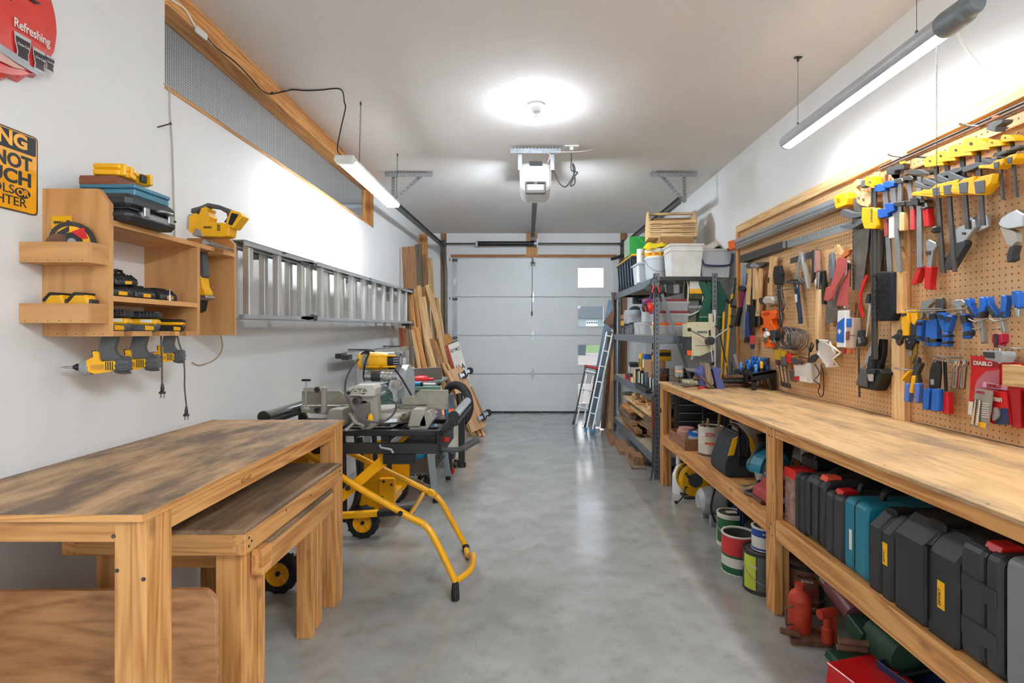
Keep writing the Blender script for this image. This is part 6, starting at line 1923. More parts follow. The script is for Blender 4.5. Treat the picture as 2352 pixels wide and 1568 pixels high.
# ---- leaning ladders and sheets left of the rack
def leaner(name, label, cat, tp, bp, y0, y1):
 T_, B_ = P(*tp, y0), P(*bp, y1)
 B_.z = 0.012
 d = (T_ - B_)
 t = thing(name, label, cat, B_)
 z_ = d.normalized()
 y_ = (Vector((.15, 1, 0)) - z_ * z_.dot(Vector((.15, 1, 0)))).normalized()
 t.rotation_euler = Matrix((y_.cross(z_), y_, z_)).transposed().to_euler()
 return t, d.length
t, L_ = leaner('sheet_metal', 'bluish galvanised sheet leaning beside the rack', 'sheet', (1397, 688), (1348, 960), 7.2, 7.5)
MB().box(-.0, .09, -.004, .004, 0, L_).box(.02, .11, .006, .012, 0, L_ * .98).B('sheet', mat('blue_galvanised', (150, 172, 194), .35, .7, var=.12, scale=3), t)
def ladder_l(name, label, tp, bp, y0, y1, w, n, m_, feet, dep=.05):
 t, L_ = leaner(name, label, 'ladder', tp, bp, y0, y1)
 for x in (-w / 2, w / 2):
  MB().box(x - .011, x + .011, -dep / 2, dep / 2, .05, L_, .003).B('ladder_rail', m_, t)
  MB().box(x - .016, x + .016, -dep / 2 - .006, dep / 2 + .006, 0, .06, .005).B('foot', feet, t)
 for i in range(n):
  z_ = .25 + i * (L_ - .3) / max(1, n - 1)
  MB().box(-w / 2, w / 2, -dep / 2, dep / 2, z_ - .008, z_ + .008, .002).B('step', ALU, t)
 return t, L_
t, L_ = ladder_l('short_step_ladder', 'short black and silver step ladder leaning at the door', (1358, 846), (1330, 982), 7.15, 7.0, .16, 3, BLK2, BLK)
MB().box(-.1, .1, -.05, .05, L_, L_ + .03, .006).B('top_cap', RED, t)
for x in (-.045, .045):
 MB().box(x - .01, x + .01, .04, .06, 0.02, L_ - .05, .002).B('rear_leg', ALU, t)
ladder_l('aluminium_ladder', 'tall narrow aluminium ladder with blue feet leaning by the rack', (1400, 764), (1352, 998), 6.75, 6.5, .075, 6, ALU, BLUP)
t, L_ = leaner('long_plank', 'long rusty brown plank leaning against the rack end', 'lumber', (1405, 762), (1387, 992), 6.86, 6.82)
MB().box(-.045, .045, -.01, .01, 0, L_, .002).B('plank', GRYZ, t)
MB().box(-.02, .02, -.018, -.0102, 0, L_ * .7, .002).B('rust_bar', RUST, t)
t, L_ = leaner('chipped_board', 'narrow chipped pine board at the foot of the rack', 'lumber', (1408, 800), (1402, 990), 6.78, 6.76)
MB().box(-.025, .025, -.02, .02, 0, L_, .003).B('board', PINEZ, t)
MB().box(-.02, .03, -.023, -.02, L_ * .1, L_ * .6).B('bark_edge', BRNZ, t)
t, L_ = leaner('steel_channel', 'silver steel channel leaning behind the aluminium ladder', 'channel', (1404, 775), (1372, 985), 7.0, 6.95)
MB().box(-.03, .03, -.012, -.008, 0, L_).box(-.03, -.026, -.012, .02, 0, L_).box(.026, .03, -.012, .02, 0, L_).B('channel', GALV, t)
# ================================================================ long workbench on the right
WB = thing('workbench', 'long pine workbench with lower shelf along the right wall', 'workbench', (1.45, 2.5, 0))
BX, BW, BY0, BY1, BZ, SZ = 1.10, 1.79, .55, 4.42, .857, .432
wp('bench_top', MB().box(BX, BW, BY0, BY1, BZ - .014, BZ, .002), TOPB, WB)
wp('apron', MB().box(BX + .01, BX + .046, BY0, BY1 - .02, .80, BZ - .014, .002), PINEY, WB)
wp('apron', MB().box(BX + .046, BW - .04, BY1 - .06, BY1 - .022, .79, BZ - .014, .002), PINEX, WB)
for y in (4.31, 2.345, .6):
 wp('front_leg', MB().box(BX + .008, BX + .046, y, y + .088, 0, BZ - .014, .002), PINEZ, WB)
 wp('inner_leg', MB().box(BX + .046, BX + .084, y + .02, y + .088, 0, SZ - .1 if y < 4 else BZ - .016, .002), PINEZ, WB)
 wp('rear_leg', MB().box(BW - .05, BW - .012, y, y + .088, 0, BZ - .014, .002), PINEZ, WB)
 wp('shelf_joist', MB().box(BX + .084, BW - .05, y + .02, y + .058, SZ - .1, SZ - .014, .002), PINEX, WB)
for a, b in ((2.434, 4.31), (.69, 2.344)):
 wp('shelf_beam', MB().box(BX + .01, BX + .046, a, b, SZ - .09, SZ, .002), PINEY, WB)
wp('shelf_board', MB().box(BX + .046, BW - .012, .62, 4.36, SZ - .014, SZ, .001), PLYY, WB)
m = MB()
for y, zz in ((2.37, .80), (2.40, .80), (2.37, .84), (2.38, .40), (2.4, .37), (2.37, .35), (4.33, .80), (4.35, .41)):
 m.cyl((BX + .0065, y, zz), (BX + .0085, y, zz), .0045, n=8)
for i in range(9):
 m.cyl((BX + .02 + .0 * i, .9 + i * .37, BZ - .0005), (BX + .02, .9 + i * .37, BZ + .0006), .003, n=6)
wp('screw_head', m, DSTEEL, WB)['kind'] = 'stuff'
p = FZ(1513, 873, BZ)
wp('handle_peg', MB().cyl((1.09, 4.36, .62), (1.14, 4.36, .62), .02, n=10), RUST, WB)
# ---------------------------------------------------------------- drill press
DP = thing('drill_press', 'beige benchtop drill press with black-knobbed feed handles', 'drill press', (1.42, 4.24, BZ))
ZE = ZM(1500, 620, 5.227)
do = Vector(DP.location)
def dpt(x, y, yy=4.2):
 a, b = ZE((x, y))[0]
 return P(a, b, yy) - do
def dpl(*pts, yy=4.2):
 return [(dpt(x, y, yy).x, dpt(x, y, yy).z) for x, y in pts]
MB().box(-.16, .14, -.13, .13, 0, .03, .006).B('base', CREAM, DP)
MB().cyl((.1, .02, .03), (.1, .02, .60), .022, n=16).B('column', STEEL, DP)
MB().box(-.12, .07, -.1, .1, .1, .118, .004).B('table', CAST, DP)
MB().pr(rnd(dpl((455, 625), (725, 625), (735, 925), (720, 960), (555, 1030), (455, 1030)), .006), -.07, .09, bev=.006).B('head', CREAM, DP)
MB().pr(dpl((400, 800), (455, 800), (455, 1030), (400, 1020)), -.06, .08, bev=.003).B('front_panel', BLK2, DP)
MB().pr(dpl((400, 960), (455, 968), (455, 1028), (400, 1018)), -.063, -.06).B('orange_label', ORG, DP)
MB().pr(dpl((405, 640), (455, 640), (455, 800), (405, 800)), -.06, .08, bev=.003).B('cream_panel', CREAM, DP)
c = dpt(585, 745)
MB().pr(dpl((512, 733), (635, 733), (635, 758), (512, 758)), -.0712, -.07).B('name_plate', INK, DP)
text('lettering', 'Black & Decker', .009, PAPER, DP, (dpt(573, 746).x, -.0715, dpt(573, 746).z), width=.076)
MB().pr(rnd(dpl((652, 720), (677, 720), (677, 790), (652, 790)), .003), -.0715, -.07).B('switch_slot', INK, DP)
MB().pr(dpl((490, 903), (640, 905), (640, 911), (490, 909)), -.0712, -.07).B('depth_slot', INK, DP)
m = MB()
for x, y in ((510, 662), (705, 690), (650, 645), (470, 1000), (700, 940), (570, 1003)):
 m.cyl(dpt(x, y) + Vector((0, -.03, 0)), dpt(x, y) + Vector((0, -.033, 0)), .003, n=6)
m.B('screw_head', DSTEEL, DP)['kind'] = 'stuff'
c = dpt(685, 850, 4.14)
MB().cyl(c + Vector((0, .06, 0)), c + Vector((0, -.02, 0)), .033, n=20).cyl(c + Vector((0, -.02, 0)), c + Vector((0, -.03, 0)), .014, n=14).B('feed_hub', BLK2, DP)
for e in ((435, 715), (935, 675), (715, 1120)):
 k = dpt(*e, 4.1)
 h = MB().tube([c + Vector((0, -.01, 0)), k], .005, 8).B('feed_handle', STEEL, DP)
 MB().ball(k, .016, 12, 8).B('knob', BLK, h)
MB().lathe([(.014, .0), (.018, -.012), (.016, -.03), (.006, -.038), (.0, -.038)], dpt(470, 1030), 14).B('chuck', STEEL, DP)
MB().lathe([(.02, .02), (.02, .0), (.014, .0)], dpt(475, 1030), 14).B('quill', CAST, DP)
c = dpt(720, 520)
MB().box(c.x - .014, c.x + .014, .0, .03, dpt(720, 640).z, c.z, .002).B('rear_channel', CREAM, DP)
MB().tube(bez([dpt(735, 670), dpt(790, 700), dpt(810, 800), dpt(850, 1000), dpt(880, 1110)], 5), .005, 6).B('power_cord', BLK, DP)
# vise, rods and small things on the far end of the bench
VS = thing('bench_vise', 'blue woodworking vise with timber jaw lying on the bench', 'vise', (1.40, 3.92, BZ))
vo = Vector(VS.location)
def vpl(yy, *pts):
 return [(P(*ZE(q)[0], yy).x - vo.x, P(*ZE(q)[0], yy).z - vo.z) for q in pts]
VB = mat('vise_blue', (84, 92, 152), .5, .2)
MB().pr(rnd(vpl(3.85, (610, 1110), (660, 1120), (720, 1350), (680, 1420), (640, 1400)), .003), -.09, .03, bev=.003).B('timber_jaw', wood('grimy_jaw', (112, 96, 80), (150, 132, 112), 'z'), VS)
MB().pr(rnd(vpl(3.9, (680, 1180), (780, 1175), (785, 1230), (760, 1250), (840, 1430), (740, 1430)), .003), -.08, .06, bev=.004).B('rear_jaw', VB, VS)
MB().pr(rnd(vpl(3.88, (530, 1230), (600, 1150), (640, 1200), (640, 1380), (590, 1400), (560, 1290)), .004), -.06, .05, bev=.004).B('front_jaw', VB, VS)
for i, z_ in enumerate((.085, .053, .017)):
 MB().cyl((.05, -.02 + .02 * i, z_), (.31, .0 + .02 * i, z_), .0125 if i != 1 else .010, n=12).B('guide_rod' if i != 1 else 'lead_screw', STEEL if i == 1 else RUST, VS)
m = MB()
for i in range(34):
 m.cyl((.06 + i * .007, .0, .053), (.0635 + i * .007, .0, .053), .0118, n=10)
m.B('screw_thread', DSTEEL, VS)['kind'] = 'stuff'
MB().pr(rnd([(.30, .0), (.315, .0), (.31, .09), (.295, .11), (.285, .1), (.298, .08)], .003), -.02, .05).B('end_bracket', RUST, VS)
MB().cyl((-.13, -.08, .09), (-.05, -.1, .012), .008, n=10).ball((-.05, -.1, .012), .011, 8, 6).B('handle_rod', RUST, VS)
MB().cyl((-.16, 0, .07), (-.08, 0, .07), .017, n=12).B('screw_nut', RUST, VS)
ds = FZ(1550, 874, BZ)
ST2 = thing('disc_stack', 'stack of worn grey abrasive discs by the rack upright', 'disc stack', (1.235, 4.35, BZ))
for i in range(12):
 MB().lathe([(.0, .0), (.058 + .003 * (i % 3), .0), (.058 + .003 * (i % 3), .007), (.0, .007)], (.004 * ((i * 7) % 3 - 1), .003 * ((i * 5) % 3 - 1), i * .0105), 22).B('disc', mat('abrasive_grey', (112, 102, 92), .85, var=.2, scale=30) if i % 2 else mat('abrasive_tan', (142, 130, 116), .85), ST2)
MR = thing('magnifier_stand', 'small square mirror on a black round-based stand', 'mirror', (1.20, 4.16, BZ))
MB().lathe([(.0, .012), (.02, .012), (.052, .006), (.055, .0), (.0, .0)], n=22).B('base', BLK, MR)
MB().cyl((0, 0, .01), (.0, .0, .075), .005, n=8).B('stem', BLK, MR)
MB().pr(rnd(rect(-.032, .03, .062, .15), .01), -.004, .004).B('glass_plate', mat('pale_mirror', (200, 205, 205), .12, .6), MR)
MB().pr(rect(-.026, .024, .098, .112), -.0048, -.004).B('orange_print', mat('pale_orange', (230, 170, 130), .5), MR)
pb = thing('power_planer', 'black and yellow power tool lying behind the vise', 'power tool', (1.60, 4.02, BZ))
MB().pr(rnd([(-.1, .05), (-.06, .1), (.0, .105), (.08, .06), (.09, .03), (-.08, .03)], .01), -.03, .03, bev=.008).B('body', BLK2, pb)
MB().pr(rnd([(.0, .1), (.06, .07), (.09, .035), (.06, .03), (.02, .06)], .004), -.032, .032, bev=.004).B('yellow_shell', YEL, pb)
MB().box(-.09, .09, -.03, .03, .0, .03, .006).B('sole', DSTEEL, pb)
sb = solo('steel_rule', MB().pr([(-.01, 0), (.012, -.005), (-.05, .24), (-.072, .235)], -.002, .002), ALU, 'short aluminium bar leaning behind the vise', 'rule', (1.70, 4.15, BZ + .005))
cj = thing('chisel_jar', 'clear jar holding steel pins beside the screwdriver rack', 'jar', (1.63, 4.20, BZ))
MB().lathe([(.0, .002), (.035, .002), (.036, .09), (.033, .09), (.032, .006), (.0, .006)], n=18).B('jar', CLEAR, cj)
for i in range(7):
 a = i * .9
 MB().cyl((.02 * math.cos(a), .02 * math.sin(a), .008), (.034 * math.cos(a), .034 * math.sin(a), .14 + .02 * (i % 3)), .004, n=6).B('pin', DSTEEL if i % 2 else STEEL, cj)
for i, (x0, y0, x1, y1, m_, lab) in enumerate(((1.18, 4.02, 1.33, 4.0, DSTEEL, 'dark steel rod lying at the bench edge'), (1.17, 3.93, 1.3, 3.97, RUST, 'rusty rod lying near the vise'), (1.24, 3.82, 1.32, 3.86, RED, 'short red-handled awl by the vise'), (1.15, 4.1, 1.36, 4.13, STEEL, 'long steel punch behind the vise'))):
 t = thing('loose_rod', lab, 'rod', (x0, y0, BZ + .008), group='loose rods by the vise')
 MB().tube([(0, 0, 0), (x1 - x0, y1 - y0, 0)], [.007, .0045], 8).B('shaft', m_, t)
 MB().ball((0, 0, 0), .0075, 8, 6).B('end_knob', m_, t)
# screwdriver rack
SR = thing('screwdriver_rack', 'black plastic screwdriver rack standing against the pegboard', 'tool rack', (1.69, 3.9, BZ))
MB().pr([(-.085, .10), (.085, .13), (.085, .145), (-.085, .115)], -.165, .165, 'y').B('top_tier', BLK, SR)
MB().pr([(-.085, .06), (.0, .075), (.0, .085), (-.085, .07)], -.165, .165, 'y').B('lower_tier', BLK, SR)
for y in (-.165, .155):
 MB().pr([(-.09, 0), (-.06, 0), (-.05, .08), (.04, .09), (.06, 0), (.085, 0), (.085, .15), (-.085, .12)], y, y + .01, 'y').B('side_panel', BLK, SR)
def driver(loc, label, c1, c2, L=.09, r=.014, blade=.1, up=True, name='screwdriver', cat='screwdriver', rot=(0, 0, 0), group=None, tip=None):
 t = thing(name, label, cat, loc, rot=rot, group=group)
 s = 1 if up else -1
 MB().lathe([(.0, L * s), (r * .7, L * s), (r, L * .85 * s), (r * .85, L * .55 * s), (r, L * .35 * s), (r * .9, L * .1 * s), (r * .6, 0), (.0, 0)], n=8).B('handle', c1, t)
 if c2:
  MB().lathe([(r * 1.02, L * .42 * s), (r * 1.06, L * .3 * s), (r * .95, L * .1 * s)], n=8).B('grip', c2, t)
 MB().cyl((0, 0, 0), (0, 0, -blade * s), .003, n=6).B('blade', tip or STEEL, t)
 return t
k = 0
for row, (x, zz) in enumerate(((-.045, .115), (.0, .122), (.05, .132))):
 for i in range(5):
  if row == 0 and i in (1, 3):
   continue
  y = -.13 + i * .065 + row * .01
  c = (BLU, BLK2) if (row + i) % 4 else (mat('pale_blue_plastic', (90, 150, 205), .4), BLU)
  if row == 1 and i == 0:
   c = (YEL, BLK)
  if row == 2 and i == 0:
   c = (BLK2, BLU)
  lab = ('front', 'middle', 'back')[row] + ' row ' + ('nearest', 'second', 'third', 'fourth', 'farthest')[i] + (' yellow' if c[0] is YEL else ' blue-handled') + ' screwdriver in the black rack'
  driver((1.69 + x, 3.9 + y, BZ + zz), lab, c[0], c[1], (.07, .085, .1)[row], .013 + .002 * (row == 2), .08, group='screwdrivers in the black rack')
  k += 1
for i in range(4):
 y = -.13 + i * .085
 t = thing('hung_pliers', ('nearest', 'second', 'third', 'farthest')[i] + ' black-handled pliers hung on the front of the rack', 'pliers', (1.625, 3.9 + y, BZ + .075), group='pliers on the rack front')
 for s in (-1, 1):
  MB().tube(bez([(0, 0, -.02), (-.01, s * .012, .02), (-.012, s * .02, .06)], 4), .006, 6).B('handle', BLK2, t)
 MB().ball((0, 0, -.01), .011, 8, 6).B('pivot', STEEL, t)
# ---------------------------------------------------------------- on the lower shelf, far bay
z = SZ + .001
t = thing('wooden_tray', 'shallow brown wooden tray with round containers on the lower shelf', 'tray', (1.215, 3.90, z))
RB = wood('tray_wood', (120, 76, 48), (154, 104, 68), 'y')
MB().box(-.11, .11, -.21, .21, 0, .01).B('base', RB, t)
for a in ((-.11, -.1, -.21, .21), (.1, .11, -.21, .21), (-.1, .1, -.21, -.2), (-.1, .1, .2, .21)):
 MB().box(a[0], a[1], a[2], a[3], .01, .082, .001).B('side', RB, t)
t = thing('tape_tub', 'round clear tub with blue lid in the wooden tray', 'container', (1.235, 3.80, z + .011))
MB().lathe([(.0, 0), (.066, 0), (.068, .085), (.0, .085)], n=24).B('tub', FROST, t)
MB().lathe([(.07, .08), (.071, .10), (.05, .102), (.03, .104), (.0, .104)], n=24).B('lid', BLU, t)
MB().lathe([(.04, .1035), (.02, .1055)], n=20).B('lid_label', PAPER, t)
jar('pink_tub', 'pink-lidded tub at the back of the wooden tray', 1.21, 4.0, z + .011, .07, .1, mat('pale_pink', (206, 150, 140), .5), mat('pale_pink'), None, 'container')
def can(name, label, x, y, zz, r, h, body, lidm=None, bands=(), open_=False, bail=True, cat='paint can', rz=0):
 t = thing(name, label, cat, (x, y, zz), rz)
 MB().lathe([(.0, .0), (r, .0), (r + .002, .004), (r, .008), (r, h - .008), (r + .003, h - .004), (r + .002, h), (r - .008, h), (r - .01, h - .008)], n=32).B('can_body', body, t)
 for z0, z1, m_, a0, a1 in bands:
  n = 24
  ang = [a0 + (a1 - a0) * i / n for i in range(n + 1)]
  m = MB()
  v = [((r + .0008) * math.cos(a), (r + .0008) * math.sin(a), zz_) for zz_ in (h * z0, h * z1) for a in ang]
  m.add(v, [(i, i + 1, n + 2 + i, n + 1 + i) for i in range(n)], True)
  m.B('label', m_, t)
 if open_:
  MB().lathe([(r - .004, h - .004), (r - .004, .012), (.0, .012)], n=28).B('inside', mat('can_inside', (110, 104, 96), .5, .5), t)
 else:
  MB().lathe([(r - .009, h - .007), (r - .012, h - .002), (r - .02, h - .002), (r - .024, h - .006), (.0, h - .006)], n=32).B('lid', lidm or STEEL, t)
 if bail:
  MB().tube([(-(r + .004) * math.cos(a), -(r + .012) * math.sin(a), h * .62 - h * .34 * math.sin(a)) for a in [PI * i / 14 for i in range(15)]], .0022, 5).B('bail', STEEL, t)
  for s in (-1, 1):
   MB().cyl((s * r, 0, h * .62), (s * (r + .005), 0, h * .62), .01, n=10).B('ear', STEEL, t)
 return t
t = can('steel_can', 'white rusting metal can with red lettering holding wooden sticks', 1.24, 3.55, z, .082, .205, mat('chipped_white_paint', (206, 200, 184), .5, .1, var=.12, scale=25), None, [(0, .12, RUST, -PI, PI)], True, False, 'can')
text('lettering', 'IZON', .024, mat('red_print'), t, (-.035, -.0775, .155), rot=FR(-.42), width=.06, bold=.001, shear=.2)
MB().pr(rect(-.03, .04, .09, .105), -.0835, -.0828).B('red_stripe', mat('orange_red', (214, 84, 40), .5), t, None, (0, 0, -.42))
for i, (x, y, L_, m_) in enumerate(((-.02, .01, .24, LWDZ), (.03, -.01, .31, LWDZ), (-.05, .02, .22, BRNZ), (-.035, -.02, .225, LWDZ))):
 solo('stir_stick', MB().beam((0, 0, 0), (.03 if i == 1 else .005, 0, L_), .014, .006), m_, ('short pale stir stick in the white can', 'tallest stir stick leaning out of the white can', 'brown stir stick in the white can', 'stubby stir stick at the white can rim')[i], 'stick', (1.24 + x, 3.55 + y, z + .013))
# tool bag
t = thing('tool_bag', 'black canvas tool bag with yellow straps on the lower shelf', 'bag', (1.24, 3.14, z))
BAG = mat('black_canvas', (52, 54, 58), .9, bump=.5, bscale=200)
pr = rnd([(-.10, 0), (.10, 0), (.115, .06), (.08, .17), (.03, .245), (-.02, .25), (-.06, .19), (-.105, .07)], .03, 4)
MB().pr(pr, -.12, .12, bev=.035).B('bag_body', BAG, t)
for s in (-1, 1):
 MB().pr([(s * .052, .13), (s * .085, .125), (s * .055, .225), (s * .025, .24)], -.124, -.118).B('yellow_strap', YEL, t)
 MB().tube(bez([(s * .02, -.125, .12), (s * .025, -.125, .22), (s * .0, -.06, .275), (s * .0, .06, .275), (s * .025, .12, .2)], 5), .009, 8).B('carry_handle', BLK, t)
MB().box(-.03, .03, -.128, -.12, .07, .12, .005).B('buckle_patch', BLK, t)
MB().tube([(-.02, -.1, .248), (-.02, .1, .248)], .005, 6).B('zip', DSTEEL, t)
can('white_bucket', 'grubby white bucket behind the tool bag', 1.50, 3.55, z, .12, .235, mat('grubby_white', (204, 198, 186), .6, var=.12, scale=12), None, [], True, False, 'bucket')
rag('dark_tangle', 'tangle of dark leather and cord in the white bucket', (1.50, 3.55, z + .16), .2, .2, .1, mat('dark_leather', (62, 48, 44), .8), 17, 'scraps')
t = thing('drawer_organiser', 'black metal drawer organiser at the back of the lower shelf', 'organiser', (1.36, 4.18, z))
MB().box(-.17, .17, -.0, .1, 0, .34, .003).B('shell', BLK, t)
for i in range(5):
 MB().box(-.16, .16, -.012, .0, .012 + i * .065, .068 + i * .065, .003).B('drawer', BLK2, t)
 MB().box(-.16, .16, -.016, -.012, .06 + i * .065, .066 + i * .065).B('drawer_lip', LGRY, t)
t = thing('plastic_shelf_stand', 'dark grey plastic stand at the back of the lower shelf', 'stand', (1.50, 3.92, z))
MB().box(-.13, .15, -.2, .2, .27, .325, .004).B('top', GSTEEL, t)
for x in (-.12, .12):
 for y in (-.19, .16):
  MB().box(x - .015, x + .015, y, y + .03, 0, .27, .002).B('leg', BLK2, t)
solo('red_dustpan', MB().pr([(-.06, 0), (.08, 0), (.06, .02), (-.02, .035)], -.07, .07, bev=.003), RED, 'red plastic scoop lying on the dark grey stand', 'scoop', (1.42, 3.88, z + .326))
# circular saw
t = thing('circular_saw', 'teal circular saw with silver blade guard on the lower shelf', 'circular saw', (1.30, 2.80, z), .35)
MB().lathe([(.0, -.03), (.085, -.03), (.092, -.02), (.092, .02), (.0, .02)], (0, 0, .1), 28, 'y').B('blade_guard', mat('guard_silver', (186, 188, 188), .3, .7), t)
MB().lathe([(.04, -.034), (.072, -.034), (.072, -.03)], (0, 0, .1), 28, 'y').B('guard_ring', STEEL, t)
arc = [(.108 * math.cos(a), .1 + .108 * math.sin(a)) for a in [PI * (.05 + .95 * i / 16) for i in range(17)]] + [(.09 * math.cos(a), .1 + .09 * math.sin(a)) for a in [PI * (1.0 - .95 * i / 16) for i in range(17)]]
MB().pr(arc, -.036, .04).B('upper_guard', TEAL, t)
MB().box(-.12, .14, -.05, .08, .0, .008).B('shoe', STEEL, t)
MB().tube(bez([(-.09, .05, .12), (-.02, .05, .22), (.08, .05, .2), (.12, .05, .13)], 5), .018, 10).B('handle', BLK2, t)
MB().cyl((0, .04, .1), (0, .13, .1), .045, n=18).B('motor', TEAL, t)
MB().tube(bez([(-.08, -.0, .05), (-.15, -.03, .02), (-.2, -.03, .015), (-.19, -.1, .012), (-.1, -.13, .012), (.0, -.11, .012), (.06, -.06, .03), (.09, -.05, .1), (.1, -.05, .15)], 5), .008, 8).B('power_cord', GRY, t)
text('lettering', 'MAKITA', .012, mat('guard_print', (150, 140, 90), .5), t, (.045, -.0305, .16), rot=FR(0, -.5), width=.05)
# belt sander
t = thing('belt_sander', 'red belt sander with grey knob on the lower shelf', 'sander', (1.235, 2.585, z), .0)
SAN = mat('faded_red_plastic', (168, 56, 60), .45)
MB().pr(rnd([(-.10, .025), (-.095, .065), (-.05, .09), (.1, .1), (.13, .06), (.12, .02), (-.08, .01)], .015), -.085, .06, bev=.015).B('body', SAN, t)
MB().pr(rnd([(-.07, .08), (-.055, .13), (.0, .135), (.02, .09)], .01), -.05, .03, bev=.01).B('knob_base', SAN, t)
MB().ball((-.03, -.01, .135), .042, 16, 10, (1, .95, .62)).B('front_knob', GRY, t)
MB().pr(rnd([(.02, .09), (.05, .17), (.14, .175), (.16, .09)], .02), -.03, .03, bev=.012).B('rear_handle', SAN, t)
MB().cyl((-.03, -.085, .035), (-.03, -.14, .035), .022, n=14).cyl((-.03, -.14, .035), (-.03, -.175, .03), .034, n=16).B('dust_nozzle', GRY, t)
MB().pr(rnd([(-.105, .0), (.12, .0), (.125, .022), (-.105, .022)], .008), -.05, .055).B('sanding_belt', mat('belt_brown', (110, 70, 56), .9), t)
MB().tube(bez([(.0, -.05, .12), (.05, -.06, .1), (.06, -.085, .06), (.055, -.09, .0)], 4), .006, 6).B('power_cord', GRY, t)
MB().cyl((.02, -.0855, .075), (.02, -.088, .075), .01, n=10).B('tracking_knob', BLK, t)
solo('sandpaper_scrap', MB().pr([(-.08, 0), (.03, .03), (.045, .035), (.0, .0)], -.05, .03).pr([(-.08, 0.0), (.06, .004), (.06, .006), (-.06, .002)], -.06, .04), mat('sandpaper', (168, 136, 104), .9), 'folded scraps of sandpaper in front of the red sander', 'sandpaper', (1.2, 2.76, z + .002))
t = thing('black_bin', 'black plastic funnel bin behind the circular saw', 'bin', (1.52, 3.2, z))
MB().lathe([(.0, 0), (.07, 0), (.11, .2), (.105, .2), (.066, .01), (.0, .01)], n=22).B('bin', BLK, t)
MB().tube(bez([(.1, 0, .18), (.14, -.05, .2), (.16, -.12, .16)], 4), .012, 8).B('spout', BLK, t)
carton('grey_carton', 'dark printed carton standing behind the bench leg', 1.52, .1, 2.82, .2, .26, BLK2, PAPER, zz=z)
# ---------------------------------------------------------------- on the lower shelf, near bay: tool cases
def toolcase(label, y0, y1, h, m_, x0=1.13, dep=.36, latch=None, handle=None, ch=.03, top_ch=None, ribs=0, group='tool cases on the lower shelf', split=.5, name='tool_case'):
 t = thing(name, label, 'tool case', (x0 + dep / 2, (y0 + y1) / 2, z), group=None)
 a, b = -dep / 2, dep / 2
 w = (y1 - y0) / 2 - .002
 if top_ch:
  pr = [(a, 0), (b, 0), (b, h - top_ch), (b - top_ch, h), (a + top_ch, h), (a, h - top_ch)]
 else:
  pr = rnd([(a, 0), (b, 0), (b, h), (a, h)], ch, 4)
 ym = -w + 2 * w * split
 MB().pr(pr, -w, ym - .0015, bev=.009).B('shell_half', m_, t)
 MB().pr(pr, ym + .0015, w, bev=.009).B('shell_half', m_, t)
 MB().pr(inset(pr, .004), ym - .003, ym + .003).B('seam', BLK, t)
 for k in range(ribs):
  zz = h * (k + .8) / (ribs + .8)
  MB().pr([(a - .005, zz - .022), (a + .03, zz - .022), (a + .03, zz + .022), (a - .005, zz + .022)], -w + .008, w - .008, bev=.004).B('rib', m_, t)
 if handle:
  MB().tube(bez([(a * .45, ym, h - .012), (a * .4, ym, h + .022), (a * .25, ym, h + .036), (b * .25, ym, h + .036), (b * .4, ym, h + .022), (b * .45, ym, h - .012)], 4), .011, 8).B('handle', handle, t)
 if latch:
  MB().pr(rnd([(a + .02, h - .008), (a + .085, h - .008), (a + .08, h + .014), (a + .03, h + .012)], .004), ym - .022, ym + .022, bev=.003).B('latch', latch, t)
 return t
t = toolcase('thin dark grey tool case beside the middle bench leg', 2.135, 2.22, .25, BLK2, ch=.03)
t = toolcase('black tool case with arched handle and orange-red latch', 1.995, 2.13, .27, mat('charcoal_plastic', (52, 53, 56), .5, bump=.15, bscale=300), latch=mat('coral_latch', (240, 84, 60), .4), ch=.05, split=.3)
MB().tube(bez([(-.13, 0, .262), (-.09, 0, .292), (-.02, 0, .312), (.06, 0, .306), (.12, 0, .268)], 6), .014, 8).B('arched_handle', BLK, t)
m = MB()
for k in (-.035, .02):
 m.pr(rnd([(-.185, .03), (-.178, .03), (-.178, .24), (-.185, .24)], .003), k, k + .012)
m.B('side_groove', BLK2, t)
t = toolcase('dark grey tool case with red latch beside the teal case', 1.875, 1.99, .245, mat('charcoal_plastic'), latch=RED, handle=BLK, ch=.03, split=.55)
t = toolcase('teal blue tool case in the row', 1.74, 1.87, .258, TEAL, handle=BLK, ch=.03, split=.55)
MB().box(-.1812, -.18, .015, .03, .08, .15).B('sticker', PAPER, t)
t = toolcase('black angular tool case with small yellow label next to the teal one', 1.62, 1.736, .262, BLK2, top_ch=.055, split=.45)
MB().box(-.1812, -.18, -.038, -.016, .105, .175).B('yellow_label', YEL, t)
text('lettering', 'DEWALT', .008, INK, t, (-.1815, -.023, .132), rot=FR(-PI / 2, PI / 2), width=.04)
MB().box(-.14, -.06, -.02, .03, .25, .272, .005).B('top_latch', BLK, t)
t = toolcase('large black angular tool case with yellow label', 1.372, 1.616, .29, BLK2, top_ch=.06, split=.45)
MB().box(-.1812, -.18, -.08, -.055, .085, .16).B('yellow_label', YEL, t)
text('lettering', 'DEWALT', .0095, INK, t, (-.1815, -.063, .115), rot=FR(-PI / 2, PI / 2), width=.045)
MB().box(-.14, -.05, -.03, .03, .275, .302, .005).B('top_latch', BLK, t)
MB().box(.02, .1, -.03, .03, .275, .302, .005).B('top_latch', BLK, t)
MB().pr([(-.19, .03), (-.17, .03), (-.17, .24), (-.19, .24)], -.026, -.012, bev=.003).B('corner_rail', BLK, t)
t = toolcase('ribbed dark grey tool case with bright red latch', 1.245, 1.368, .305, mat('charcoal_plastic'), latch=RED, ch=.035, ribs=2, split=.4)
t = toolcase('light grey tool case nearest the viewer', 1.11, 1.24, .315, mat('mid_grey_plastic', (128, 130, 132), .5, bump=.15, bscale=300), ch=.03)
